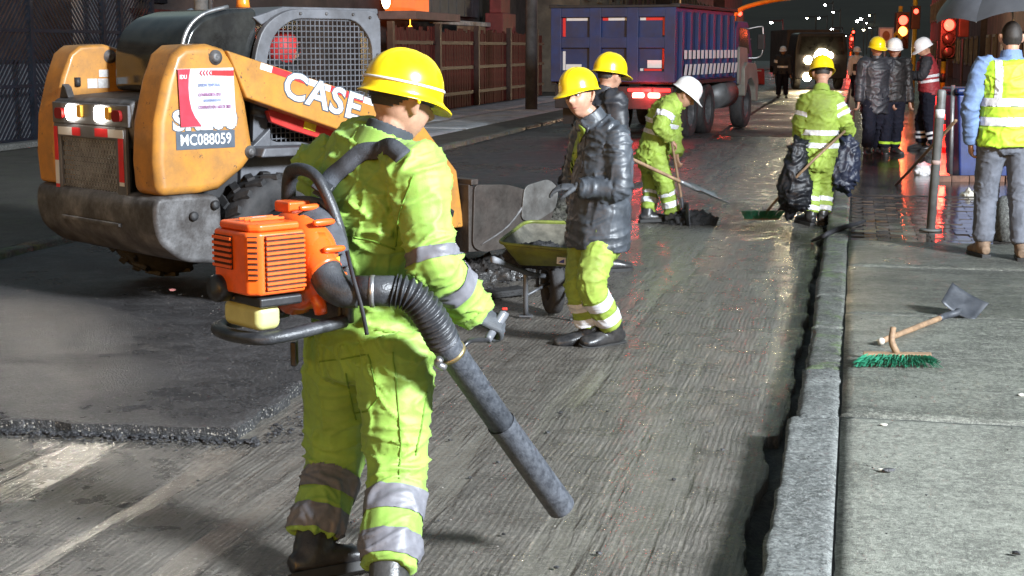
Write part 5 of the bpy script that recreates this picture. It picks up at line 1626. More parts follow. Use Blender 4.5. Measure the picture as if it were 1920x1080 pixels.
# ------------------------------------------------------------------ dump truck
m_tblue = mat("truck blue paint", (.009, .026, .100), .5, 0, .25, 3, .03, 40, dirt=(.03, .03, .04), dirt_amt=.5, dirt_scale=2)
m_tdark = mat("truck chassis black", (.02, .018, .02), .6, .1, .3, 6)
m_pale = mat("pale cab paint", (.20, .195, .17), .4, 0, .15, 4, .02, 40, dirt=(.12, .11, .1), dirt_amt=.5)
m_tail = mat("lit tail lamp", (.6, .05, .05), .3, 0, .02, 4, emit=(1, .16, .12), estr=22)
m_tail2 = mat("red glowing lens", (.6, .02, .02), .3, 0, .02, 4, emit=(1, .02, .02), estr=3.0)
TKA = 22
TKO = Vector((1.86, 27.9, 0))
tk_ = empty("dump_truck", TKO, -R(TKA))
tag(tk_, "blue dump truck with framed tailgate and glowing tail lamps", "truck")
b = MB()
b.b2(-1.2, 1.2, .04, .10, 1.12, 2.42)
bed = b.build("tailgate", m_tblue, tk_, bev=.01)
for x0, x1 in ((-1.2, -1.0), (-.44, -.22), (.28, .50), (1.0, 1.2)):
    b = MB(); b.b2(x0, x1, -.06, .04, 1.10, 2.45); b.build("tailgate_post", m_tblue, bed, bev=.008)
for z0, z1 in ((1.10, 1.30), (1.72, 1.92), (2.28, 2.45)):
    for x0, x1 in ((-1.0, -.44), (-.22, .28), (.50, 1.0)):
        b = MB(); b.b2(x0 + .002, x1 - .002, -.052, .04, z0 + .003, z1 - .003); b.build("tailgate_rail", m_tblue, bed, bev=.006)
b = MB(); b.b2(-1.25, 1.25, -.02, .10, 2.452, 2.50); b.build("tailgate_cap", m_tdark, bed, bev=.01)
def tt(x0, x1, z0, z1, m):
    b = MB(); b.b2(x0, x1, .030, .0385, z0, z1); b.build("warning_tape", m, bed)
tt(-.995, -.94, 1.93, 2.27, m_red); tt(-.92, -.50, 2.22, 2.272, m_wht); tt(-.21, -.10, 2.22, 2.27, m_red); tt(-.10, .27, 2.22, 2.27, m_wht); tt(.51, .62, 2.22, 2.27, m_wht); tt(.62, .94, 2.22, 2.27, m_red); tt(.94, .99, 1.95, 2.27, m_red)
tt(-.99, -.94, 1.31, 1.66, m_wht); tt(-.93, -.62, 1.31, 1.42, m_wht); tt(-.20, .02, 1.305, 1.35, m_wht); tt(.10, .16, 1.305, 1.36, m_wht); tt(.94, .99, 1.34, 1.71, m_red); tt(.60, .93, 1.305, 1.345, m_red); tt(.52, .58, 1.305, 1.35, m_wht)
b = MB(); b.b2(.66, .93, .026, .030, 1.36, 1.50); b.build("number_plate", m_wht, bed)
# bed sides with ribs and white chevrons
for sx in (1, -1):
    b = MB(); b.b2(sx * 1.13, sx * 1.18, .102, 4.45, 1.12, 2.45); sd_ = b.build("bed_side", m_tblue, tk_, bev=.006)
    for k in range(8):
        y = .25 + k * .56
        b = MB(); b.b2(sx * 1.18, sx * 1.25, y, y + .09, 1.15, 2.38); b.build("rib", m_tblue, sd_, bev=.008)
    for k in range(14):
        y = .4 + k * .3
        b = MB(); b.prism([(0, 0), (.17, 0), (.17, .16), (0, .16)], (sx * 1.256, y, 1.52), Y_, Z_, X_, -.004, .004); b.build("white_stripe", m_wht, sd_)
        b = MB(); b.prism([(0, 0), (.15, 0), (.24, .20), (.09, .20)], (sx * 1.256, y, 1.22), Y_, Z_, X_, -.004, .004); b.build("white_stripe", m_wht, sd_)
    b = MB(); b.b2(sx * 1.10, sx * 1.26, .0, 4.47, 2.452, 2.52); b.build("top_rail", m_tdark, sd_, bev=.01)
    b = MB(); b.b2(sx * 1.14, sx * 1.24, .08, 4.45, 1.04, 1.115); b.build("bottom_rail", m_tdark, sd_, bev=.01)
b = MB(); b.b2(-1.12, 1.12, .11, 4.45, 1.06, 1.12); b.build("bed_floor", m_tdark, tk_)
b = MB(); b.b2(-1.14, 1.14, 4.46, 4.54, 1.1, 2.42); b.build("bed_front", m_tblue, tk_)
b = MB(); b.b2(-.42, -.30, .1, 6.6, .66, .94); b.b2(.30, .42, .1, 6.6, .66, .94); b.build("chassis_rail", m_tdark, tk_, bev=.01)
b = MB(); b.b2(-1.15, 1.15, .02, .12, .60, 1.02); bp_ = b.build("rear_bumper", m_tdark, tk_, bev=.015)
for x in (.50, .80): 
    b = MB(); b.prism(rounded([(-.11, -.045), (.11, -.045), (.11, .045), (-.11, .045)], .03, 3), (x, .02, .86), X_, Z_, -Y_, 0, .03); b.build("tail_lamp", m_tail, bp_, bev=.005)
for x, w in ((.42, .12), (.65, .10), (.95, .16)):
    b = MB(); b.prism(rounded([(-w, -.03), (w, -.03), (w, .03), (-w, .03)], .02, 3), (x, .02, .955), X_, Z_, -Y_, 0, .025); b.build("marker_lamp", m_tail2, bp_, bev=.004)
pd = bpy.data.lights.new("tail_lamp_light", 'POINT'); pd.energy = 28; pd.color = (1, .05, .05); pd.shadow_soft_size = .12
po_ = bpy.data.objects.new("tail_lamp_light", pd); COL.objects.link(po_); po_.parent = tk_; po_.location = (.66, -.22, .88)
m_rimg = mat("grey truck rim", (.10, .10, .105), .5, .4, .3, 8)
for sx in (1, -1):
    for y in (1.35, 2.65):
        for xx in (1.02, .70):
            wheel(tk_, (sx * xx, y, .52), (sx, 0, 0), .52, .26, .29, m_rimg, detail=False)
    wheel(tk_, (sx * 1.05, 5.75, .50), (sx, 0, 0), .50, .28, .28, m_rimg, detail=False)
    b = MB(); b.b2(sx * .62, sx * 1.20, .62, .66, .28, 1.0); b.build("mud_flap", m_tdark, tk_)
b = MB(); b.tube([(.95, 3.55, .78), (.95, 4.75, .78)], .30, 24); b.build("fuel_tank", mat("dull tank metal", (.14, .145, .15), .5, .5, .2, 5), tk_, True)
b = MB(); b.b2(-.45, .45, 5.0, 7.2, .9, 1.7); b.build("hood", m_pale, tk_, bev=.05)
# cab
b = MB(); b.prism(rounded([(4.85, .95), (4.85, 2.18), (5.0, 2.28), (5.9, 2.28), (6.35, 1.65), (6.4, .95)], .08, 4), (0, 0, 0), Y_, Z_, X_, -1.14, 1.14)
cb = b.build("cab", m_tblue, tk_, bev=.02)
b = MB(); b.prism([(5.1, 1.6), (5.1, 2.15), (5.8, 2.15), (6.1, 1.6)], (1.142, 0, 0), Y_, Z_, X_, 0, .006); b.build("window", m_tint, cb)
b = MB(); b.prism(rounded([(5.25, .70), (5.2, 1.30), (5.45, 1.42), (6.3, 1.38), (6.55, 1.0), (6.5, .55), (6.32, .55), (6.22, .9), (5.9, 1.08), (5.55, 1.05), (5.35, .70)], .06, 3), (0, 0, 0), Y_, Z_, X_, .80, 1.26); b.build("fender", m_pale, tk_, bev=.02)
b = MB(); b.prism(rounded([(4.95, .95), (4.95, 1.75), (5.65, 1.72), (5.75, 1.40), (5.2, 1.30), (5.15, .95)], .06, 3), (0, 0, 0), Y_, Z_, X_, 1.146, 1.20); b.build("cab_step_panel", m_pale, tk_, bev=.01)
b = MB(); b.tube([(1.10, 5.9, 2.12), (1.40, 6.0, 2.18), (1.45, 6.0, 2.1), (1.45, 6.0, 1.65), (1.36, 6.0, 1.52), (1.12, 5.9, 1.50)], .018, 8, 4); mr_ = b.build("mirror_arm", m_steelring, tk_, True)
b = MB(); b.b2(1.34, 1.5, 5.96, 6.02, 1.68, 2.02); b.build("mirror", m_tdark, mr_, bev=.02)

# ------------------------------------------------------------------ wheelbarrow
m_by = mat("chipped lime barrow paint", (.19, .24, .035), .5, 0, .15, 8, .05, 80, dirt=(.06, .055, .03), dirt_amt=.65, dirt_scale=7)
m_bin = mat("grimy barrow inside", (.16, .15, .12), .55, .1, .3, 6, .1, 50, dirt=(.02, .02, .02), dirt_amt=.7, dirt_scale=4)
m_asph = mat("loose black asphalt", (.015, .015, .016), .75, 0, .5, 30, .8, 70)
m_wood = mat("worn wood", (.26, .165, .095), .7, 0, .25, 20, .2, 90, dirt=(.10, .07, .05), dirt_amt=.5, dirt_scale=9)
m_pipe = mat("grey pipe paint", (.10, .105, .115), .45, .3, .25, 9)
wb = empty("wheelbarrow", gr(1030, 590, 0))
tag(wb, "lime green steel wheelbarrow filled with black asphalt", "wheelbarrow")
wo_ = wb.location.copy()
T4 = [at(932, 456, 9.12), at(1082, 470, 9.02), at(1105, 418, 9.72), at(985, 415, 9.75)]
B4 = [at(968, 497, 9.22), at(1072, 500, 9.15), at(1075, 470, 9.55), at(1000, 470, 9.58)]
ct = sum(T4, Vector()) / 4; cb_ = sum(B4, Vector()) / 4
def rrect(c4, n=5, k=.16):
    out = []
    for i in range(4):
        p0, p1, p2 = c4[i - 1], c4[i], c4[(i + 1) % 4]
        A, C = p1 + (p0 - p1) * k, p1 + (p2 - p1) * k
        for j in range(n + 1):
            t = j / n; out.append(A * (1 - t) ** 2 + p1 * 2 * t * (1 - t) + C * t * t)
    return out
rt, rb_ = rrect(T4), rrect(B4)
n = len(rt)
b = MB(); vs = rt + [p * .5 + q * .5 for p, q in zip(rt, rb_)] + rb_
b.add(vs, [(i * n + k, i * n + (k + 1) % n, (i + 1) * n + (k + 1) % n, (i + 1) * n + k) for i in range(2) for k in range(n)] + [tuple(2 * n + k for k in range(n))])
tray = b.build("tray", m_by, wb, True, 0, wo_)
so = tray.modifiers.new("thick", 'SOLIDIFY'); so.thickness = .004; so.offset = -1
b = MB(); ins = [p + (ct - p) * .045 - Vector((0, 0, .008)) for p in rt] + [p + (cb_ - p) * .06 + Vector((0, 0, .012)) for p in rb_]
b.add(ins, [(k, (k + 1) % n, n + (k + 1) % n, n + k) for k in range(n)] + [tuple(n + k for k in range(n))])
b.build("tray_lining", m_bin, tray, True, 0, wo_)
b = MB(); b.tube(rt, .011, 8, 1, False, None, True); b.build("rim", m_by, tray, True, 0, wo_)
d = (T4[1] - T4[0]).normalized(); nrm_ = Vector((.05, -.9, -.15)).normalized()
lp = at(1052, 488, 9.02)
b = MB(); b.box(lp + nrm_ * .012, (.055, .045, .003), d, d.cross(nrm_), nrm_); dc = b.build("decal", m_wht, tray, False, 0, wo_)
b = MB(); b.prism([(-.018, -.012), (.018, -.012), (.018, .014), (0, .004)], lp + nrm_ * .015, d, -d.cross(nrm_), nrm_, 0, .001); b.build("decal_mark", mat("blue mark", (.04, .06, .3), .5), dc, False, 0, wo_)
b = MB()
for k in range(5):
    c_ = ct * .55 + cb_ * .45 + Vector((random.uniform(-.13, .12), random.uniform(-.05, .18), random.uniform(-.10, -.06)))
    b.ball(c_, (random.uniform(.09, .16), random.uniform(.08, .14), random.uniform(.05, .09)), 14, 10)
me = remesh(b, .014, 2); fold_mesh(me, [("a", ct, ct + Vector((0, 0, .1)), 1)], (0, 0, 0), .012, 3, 2.2)
hp_ = link("asphalt_load", me, m_asph, None, True, 0, False)
tag(hp_, "black asphalt heap lying in the wheelbarrow tray", "asphalt")
# frame: handles, legs, braces, wheel
hA, hB = at(926, 487, 8.95), at(992, 513, 9.35)
b = MB(); b.tube([hA, hB, at(1045, 520, 9.75)], .016, 10, 3); fr_ = b.build("handle", m_pipe, wb, True, 0, wo_)
b = MB(); b.tube([hA + (hA - hB).normalized() * .012, hA - (hA - hB).normalized() * .11], .021, 12); b.build("grip", mat("grey grip", (.2, .21, .23), .6), fr_, True, 0, wo_)
b = MB(); b.tube([at(1130, 505, 8.95), at(1085, 518, 9.35), at(1050, 520, 9.75)], .016, 10, 3); b.build("handle", m_pipe, wb, True, 0, wo_)
for q in ((985, 508, 9.32, 986, 592), (1072, 512, 9.3, 1082, 598)):
    p0 = at(q[0], q[1], q[2]); p1 = gr(q[3], q[4], .01)
    b = MB(); b.tube([p0, p0 * .1 + p1 * .9, p1], [.016, .016, .02], 8); b.build("leg", m_pipe, wb, True, 0, wo_)
    b = MB(); b.box(p1, (.09, .06, .012)); b.build("foot", m_pipe, wb, bev=.003, off=wo_)
    b = MB(); b.tube([p0 * .45 + p1 * .55, at(1036, 528, 9.65)], .010, 8); b.build("brace", m_pipe, wb, True, 0, wo_)
wc = gr(1036, 588, 0) + Vector((0, 0, .185))
w_ = wheel(wb, wc - wo_, (.97, .22, 0), .185, .085, .10, m_pipe, detail=False)
b = MB(); b.tube([wc - Vector((.12, 0, 0)), wc + Vector((.12, 0, 0))], .010, 8); b.build("axle", m_pipe, wb, True, 0, wo_)
for sx in (-1, 1):
    b = MB(); b.tube([wc + Vector((sx * .10, 0, 0)), wc + Vector((sx * .10, -.15, .22))], .012, 8); b.build("fork", m_pipe, wb, True, 0, wo_)

# ------------------------------------------------------------------ tools
def shovel(label, hpts, blade_c, bdir, bnorm, size, mblade, r0=.016, grip=False):
    root = empty("shovel", blade_c); of = root.location.copy()
    tag(root, label, "shovel")
    b = MB(); b.tube(hpts, r0, 10, 3); b.build("handle", m_wood, root, True, 0, of)
    bdir = Vector(bdir).normalized(); bn = Vector(bnorm); bn = (bn - bdir * bn.dot(bdir)).normalized(); bx = bdir.cross(bn)
    w, l = size
    V = []; F_ = []
    for j in range(9):
        for i in range(9):
            u, v = i / 8 - .5, j / 8
            ww = w * (1 - .12 * (1 - v)) ; 
            tip = -.12 * (abs(u) * 2) ** 2 * (v > .99) 
            V.append(blade_c + bx * (u * ww) + bdir * (l * (v - .5 + tip * .5)) + bn * (.10 * w * (2 * u) ** 2 + .05 * l * (1 - v) ** 2))
    for j in range(8):
        for i in range(8): F_.append((j * 9 + i, j * 9 + i + 1, (j + 1) * 9 + i + 1, (j + 1) * 9 + i))
    b = MB(); b.add(V, F_); bl_ = b.build("blade", mblade, root, True, 0, of)
    s_ = bl_.modifiers.new("thick", 'SOLIDIFY'); s_.thickness = .003
    b = MB(); p0 = blade_c - bdir * (l * .30) + bn * .012; b.tube([p0, blade_c - bdir * (l * .52) + bn * .02, hpts[-1], hpts[-1] + (hpts[-2] - hpts[-1]).normalized() * .12], [(.02, .01), (r0 * 1.2, r0 * 1.2), (r0 * 1.25, r0 * 1.25), (r0 * 1.2, r0 * 1.2)], 10, 4)
    b.build("socket", mblade, root, True, 0, of)
    return root
m_steelb = mat("scuffed blade steel", (.22, .23, .24), .35, .7, .25, 9)
m_dblade = mat("dull dark blade", (.055, .06, .07), .5, .3, .25, 9, .05, 60, dirt=(.12, .12, .12), dirt_amt=.3, dirt_scale=12)
# held by the raincoat worker, blade out to the right
a0, a1 = at(1150, 282, 11.4), at(1296, 350, 11.75)
shovel("steel shovel with wooden handle held out by the worker in hooded raincoat", [a0, (a0 + a1) / 2, a1], at(1328, 368, 11.85), at(1350, 374, 11.9) - at(1305, 358, 11.8), (0, -.25, 1), (.26, .30), m_steelb, .014)
# held by the bent worker
a0, a1 = at(1256, 245, 14.62), at(1281, 392, 14.62)
shovel("upright shovel gripped by the bent worker with white hard hat", [a0, (a0 + a1) / 2, a1], at(1285, 408, 14.6), Vector((.1, -.15, -1)), (1, 0, .1), (.24, .28), m_dblade, .014)
# lying on the sidewalk
zs = .135
h0, h1 = gr(1652, 640, zs + .015), at(1774, 592, 8.80)
bc = at(1805, 571, 8.92)
sv = shovel("square dark shovel with wooden handle lying on the sidewalk", [h0, (h0 + h1) / 2, h1], bc, at(1824, 546, 9.02) - at(1788, 597, 8.84), (-.1, -.8, .5), (.25, .21), m_dblade, .017)
b = MB(); b.ball(h0, .021, 12, 8); b.build("handle_end", mat("pale wood end", (.5, .46, .4), .7), sv, True, 0, sv.location.copy())
# broom on the sidewalk
def broom(label, c, along, down, w, mb_, stub=True):
    root = empty("broom", c); of = root.location.copy(); tag(root, label, "broom")
    along = Vector(along).normalized(); down = Vector(down).normalized(); up = along.cross(down).normalized()
    if up.z < 0: up = -up
    b = MB(); b.box(c, (w, .05, .032), along, down, up); hd = b.build("head", m_wood, root, bev=.006, off=of)
    b = MB()
    rnd = random.Random(5)
    for k in range(300):
        u = rnd.uniform(-.5, .5); q = rnd.uniform(-.014, .014)
        p0 = c + along * (u * w * .96) + up * q + down * .02
        tip = p0 + down * rnd.uniform(.085, .115) + along * (u * .10 + rnd.uniform(-.02, .02)) + up * (rnd.uniform(-.02, .02) - .004)
        if tip.z < .128: tip.z = .128 + rnd.uniform(0, .006)
        b.tube([p0, (p0 + tip) / 2 + along * rnd.uniform(-.006, .006), tip], [.0026, .0024, .0016], 4)
    b.build("bristles", mb_, root, off=of)["kind"] = "stuff"
    return root, of, up
m_bris = mat("green bristles", (.02, .20, .11), .55, 0, .35, 60)
bc = gr(1682, 667, .165)
br_, bof, bup = broom("street broom with green bristles lying on the sidewalk", bc, gr(1745, 669, .165) - gr(1612, 667, .165), gr(1682, 712, .13) - gr(1682, 667, .165), .345, m_bris)
b = MB(); b.tube([bc + Vector((0, .0, .01)), at(1672, 640, bc.y + .02), at(1675, 614, bc.y + .05)], [.018, .017, .015], 12, 3); b.build("handle_socket", m_wood, br_, True, 0, bof)
# dropped broom by the far worker
c_ = gr(1428, 408, .05)
b2r, bo2, _ = broom("green broom on the wet road beside the worker holding a sack", c_, (1, .1, 0), (0, -.8, -.35), .36, m_bris)
b = MB(); b.tube([c_, at(1500, 325, 14.3), at(1584, 246, 14.55)], .013, 8, 2); b.build("handle", m_wood, b2r, True, 0, bo2)
# pole leaning on the bollard
lp0, lp1 = gr(1680, 347, .12), at(1792, 226, 13.9)
b = MB(); b.tube([lp0, lp1], .016, 8); o = b.build("leaning_pole", m_wood, None, True, 0, lp0); o.location = lp0; tag(o, "thin wooden pole leaning against the grey bollard", "pole")
# hose over the kerb
pts = [gr(1522, 452, .01), gr(1545, 442, .13), gr(1570, 430, .145), gr(1600, 421, .14), gr(1622, 414, .135)]
b = MB(); b.tube(pts, [.012, .02, .024, .02, .012], 8, 5); o = b.build("hose", m_blackcloth, None, True, 0, pts[2]); o.location = pts[2]; tag(o, "short black hose lying across the kerb", "hose")

# ------------------------------------------------------------------ sacks, heaps
m_sack = mat("dark plastic sack", (.009, .010, .014), .5, 0, .4, 6, .08, 40, rvar=.12)
m_sackb = mat("blue black plastic sack", (.012, .016, .034), .5, 0, .3, 6, .08, 40)
def sack(name, label, pts, rad, m, seed, side=None, cat="sack"):
    b = MB(); b.tube(pts, rad, 16, 4, True, side)
    me = remesh(b, .016, 3, pts[0]); fold_mesh(me, [("a", pts[0], pts[-1], 1)], pts[0], .035, seed, 1.0)
    o = link(name, me, m, None, True, 0, False); o.location = pts[0]; tag(o, label, cat); return o
sack("rubbish_sack", "black plastic sack hanging left of the worker seen from behind", [at(1500, 262, 14.45), at(1492, 310, 14.45), at(1490, 360, 14.45), at(1492, 396, 14.4)], [(.05, .05), (.13, .10), (.17, .13), (.10, .10)], m_sack, 61, Vector((1, 0, 0)))
sack("rubbish_sack", "blue black plastic sack held out right of the worker seen from behind", [at(1588, 256, 14.75), at(1584, 290, 14.75), at(1578, 325, 14.75), at(1572, 352, 14.75)], [(.05, .05), (.16, .10), (.19, .12), (.10, .08)], m_sackb, 66, Vector((1, 0, 0)))
def heap(name, label, c, r, m, seed, cat="heap", vox=.02, amp=.03, fr=2.0):
    b = MB(); b.ball(c, r, 24, 14); me = remesh(b, vox, 1, c); fold_mesh(me, [("a", c, c + Vector((0, 0, .1)), 1)], c, amp, seed, fr)
    o = link(name, me, m, None, True, 0, False); o.location = c; tag(o, label, cat); return o
heap("asphalt_heap", "small black asphalt heap at the bent worker's feet", gr(1295, 418, 0), (.26, .2, .10), m_asph, 71)
heap("asphalt_heap", "wet asphalt spoil heap under the loader bucket", gr(925, 512, .02), (.36, .26, .10), mat("wet spoil", (.035, .033, .032), .35, 0, .4, 20, .7, 50), 73)
heap("asphalt_heap", "dark rubble pile behind the wheelbarrow", gr(1055, 420, .0), (.5, .7, .22), M_DIRT, 75)
b = MB(); c_ = gr(945, 548, .03); b.box(c_, (.30, .16, .05), Vector((.9, .4, .05)).normalized(), Vector((-.4, .9, 0)).normalized(), Z_); o = b.build("asphalt_slab", m_asph, None, bev=.012, off=c_); o.location = c_; tag(o, "broken dark asphalt slab beside the barrow leg", "slab")
# ------------------------------------------------------------------ loose stones and crumbs
def rockmesh(seed, r):
    rnd = random.Random(seed); bm = bmesh.new(); bmesh.ops.create_icosphere(bm, subdivisions=1, radius=r)
    for v in bm.verts: v.co *= rnd.uniform(.65, 1.25); v.co.z *= .7
    return [tuple(v.co) for v in bm.verts], [tuple(x.index for x in f.verts) for f in bm.faces]
RK = [rockmesh(i, 1.0) for i in range(6)]
rnd = random.Random(11)
def scatter(name, spots, m, label=None):
    b = MB()
    for p, r in spots:
        V, F_ = rnd.choice(RK); a = rnd.uniform(0, 6.28); ca, sa = math.cos(a), math.sin(a)
        b.add([(p.x + r * (x * ca - y * sa), p.y + r * (x * sa + y * ca), p.z + r * z * .8) for x, y, z in V], F_)
    o = b.build(name, m, None, fix=False); o["kind"] = "stuff"
    if label: o["label"] = label; o["category"] = "debris"
    return o
m_crumb = mat("asphalt crumbs", (.035, .035, .038), .45, 0, .5, 40, .5, 200)
m_stone = mat("pale grit", (.20, .185, .165), .6, 0, .4, 60)
sp_ = []
for k in range(800):      # crumbs along the foot of the cut
    t = rnd.uniform(-4.4, -2.5); off_ = abs(rnd.gauss(0, .07)); s_ = 6.0 + .066 * (t + 2.6) - off_ - .0
    sp_.append((st(s_, t, rnd.uniform(0, .012)), rnd.uniform(.003, .012) * (1.4 if off_ < .05 else .8)))
for k in range(700):
    s_ = rnd.uniform(6, 14); t = -2.56 + abs(rnd.gauss(0, .09)); sp_.append((st(s_, t, .004), rnd.uniform(.004, .014)))
scatter("asphalt_crumbs", sp_, m_crumb, "black asphalt crumbs along the cut edge of the road")
sp_ = []
for k in range(2600):
    s_ = 3.6 + 10 * rnd.random() ** 1.6; t = rnd.uniform(-5.6, -.45); z = .078 if (t < -2.65 and s_ > 6.1) else .004
    sp_.append((st(s_, t, z), rnd.uniform(.0014, .0042)))
scatter("road_grit", sp_, m_stone, "pale grit scattered over the milled road")
sp_ = [(st(rnd.uniform(4.2, 12), rnd.uniform(-4.2, -.5), .006), rnd.uniform(.005, .011)) for k in range(160)]
sp_ += [(st(rnd.uniform(4, 12), rnd.uniform(-.18, 2.4), .136), rnd.uniform(.002, .006)) for k in range(160)]
scatter("dark_grit", sp_, m_crumb, "dark grit scattered over road and sidewalk")
sp_ = [(st(rnd.uniform(4, 12), rnd.uniform(-.18, 2.4), .133), rnd.uniform(.0015, .004)) for k in range(260)]
scatter("sidewalk_grit", sp_, m_stone, "pale grit on the sidewalk slabs")
# gutter rubble
sp_ = [(st(rnd.uniform(4, 16), rnd.uniform(-.40, -.22), rnd.uniform(-.15, -.09)), rnd.uniform(.012, .035)) for k in range(420)]
scatter("gutter_rubble", sp_, m_crumb, "dark rubble lying in the gutter along the kerb")
# single bits of litter
def litter(label, px, py, z, size, m, name="litter", seed=0):
    p = gr(px, py, z); V, F_ = rockmesh(seed, 1); b = MB(); b.add([(x * size[0], y * size[1], z_ * size[2]) for x, y, z_ in V], F_)
    o = b.build(name, m, None); o.location = p + Vector((0, 0, size[2] * .5)); tag(o, label, "litter"); return o
m_paper = mat("pale paper scrap", (.62, .6, .52), .7); m_pink = mat("pink wrapper", (.6, .25, .25), .5)
litter("dark crumpled wrapper on the bare sidewalk slab", 1665, 884, .125, (.028, .016, .013), m_crumb, "wrapper", 3)
litter("small cream scrap beside the dark wrapper", 1652, 882, .125, (.012, .012, .008), m_paper, "paper_scrap", 4)
litter("cream paper scrap below the broom", 1657, 797, .125, (.016, .010, .006), m_paper, "paper_scrap", 5)
litter("white scrap at the sidewalk slab joint", 1915, 742, .125, (.022, .02, .01), m_paper, "paper_scrap", 6)
litter("pink and white wrapper on the dark asphalt", 324, 546, .078, (.035, .02, .02), m_pink, "wrapper", 7)
litter("grey stone on the sidewalk slab", 1905, 1040, .125, (.014, .012, .012), m_crumb, "stone", 8)

# ------------------------------------------------------------------ right side: bollard, barriers, bin, planter
m_boll = mat("grey bollard paint", (.13, .135, .13), .5, .1, .25, 7, .08, 60, dirt=(.07, .065, .06), dirt_amt=.5, dirt_scale=6)
b0 = gr(1745, 432, .118); b1 = at(1766, 168, b0.y + .05)
bd = empty("bollard", b0); tag(bd, "leaning grey steel bollard with white bands on the sidewalk", "bollard")
b = MB(); ax_ = (b1 - b0); b.tube([Vector((0, 0, 0)), ax_ * .97, ax_ * .99, ax_], [.040, .040, .038, .028], 24); b.build("post", m_boll, bd, True)
for k0, k1, mm in ((.80, .86, m_wht), (.47, .50, mat("faded sticker", (.35, .25, .22), .6))):
    b = MB(); b.tube([ax_ * k0, ax_ * k1], .0415, 24); b.build("band", mm, bd, True)
b = MB(); b.lathe([(0, 0), (.10, 0), (.10, .012), (.06, .016), (0, .016)], (0, 0, 0), Z_, 24); b.build("base_plate", m_boll, bd, True)
# red lit barricade
m_barr = mat("red barrier plastic", (.42, .02, .02), .4, 0, .15, 6)
m_ledr = mat("red warning lamp", (.7, .03, .03), .3, 0, .02, 4, emit=(1, .03, .03), estr=14)
bb = gr(1772, 318, .118)
rb = empty("warning_barricade", bb); tag(rb, "red barricade with glowing red warning lamps behind the bollard", "barricade")
b = MB(); b.b2(-.16, .16, -.05, .05, .85, .98); b.build("lamp_bar", m_tail2, rb, bev=.02)
for sx in (-.15, .15):
    b = MB(); b.b2(sx - .025, sx + .025, -.04, .04, 0, .85); b.build("upright", m_barr, rb, bev=.008)
for k, z in enumerate((.22, .52, .66)):
    b = MB(); b.b2(-.122, .122, -.02, .02, z, z + .08); b.build("rail", m_barr, rb, bev=.006)
for x, z in ((.08, .80), (.08, .68), (.05, .40)):
    b = MB(); b.lathe([(0, 0), (.05, 0), (.055, .02), (.04, .045), (0, .055)], (x, -.05, z), -Y_, 18); b.build("warning_lamp", m_ledr, rb, True)
pd = bpy.data.lights.new("warning_lamp_light", 'POINT'); pd.energy = 55; pd.color = (1, .04, .03); pd.shadow_soft_size = .08
po_ = bpy.data.objects.new("warning_lamp_light", pd); COL.objects.link(po_); po_.parent = rb; po_.location = (0.05, -.25, .75)
# blue portable bin
m_bin_ = mat("dark blue plastic", (.012, .03, .14), .4, 0, .25, 4)
nb = gr(1830, 332, .118)
bn_ = empty("refuse_bin", nb); tag(bn_, "dark blue refuse bin behind the man with vest", "bin")
b = MB(); b.prism([(-.30, 0), (.30, 0), (.36, 1.02), (-.36, 1.02)], (0, 0, .02), X_, Z_, Y_, -.3, .3); b.build("bin_body", m_bin_, bn_, bev=.03)
b = MB(); b.b2(-.39, .39, -.35, .35, 1.045, 1.12); b.build("lid", m_bin_, bn_, bev=.03)
b = MB(); b.tube([(-.38, -.2, .05), (-.40, -.2, 1.15)], .025, 10); b.build("side_post", m_steel, bn_, True)
# brick edging with rubbish
pl = empty("brick_edging", gr(1850, 340, .118)); tag(pl, "low row of bricks edging the planter behind the bollard", "edging")
m_brick = mat("worn brick", (.16, .085, .06), .8, 0, .3, 14, .2, 60)
bm_ = MB(); bm_.b2(-.10, .10, -.05, .05, 0, .07); bme = bm_.mesh("brick"); fixnormals(bme); bme.materials.append(m_brick)
for k in range(9):
    o = bpy.data.objects.new("brick", bme); COL.objects.link(o); o.parent = pl; o.location = (-.55 + k * .215, random.uniform(-.02, .02), 0); o.rotation_euler.z = random.uniform(-.08, .08)
heap("white_bag", "crumpled white plastic bag beside the bollard", gr(1732, 328, .118) + Vector((0, 0, .05)), (.12, .10, .09), m_white, 81, "bag", .014, .018, 1.6)
heap("rubbish_scrap", "yellowish rubbish scrap by the jeans of the man with vest", gr(1822, 366, .118), (.09, .07, .05), m_paper, 83, "rubbish", .016, .03, 3)
# concrete stump behind the man
c_ = gr(1890, 450, .118); b = MB(); b.lathe([(0, 0), (.12, 0), (.115, .25), (.10, .34), (.07, .37), (0, .38)], (0, 0, 0), Z_, 18); o = b.build("stone_bollard", M_KERB, None, True); o.location = c_; tag(o, "low round concrete bollard behind the man with vest", "bollard")

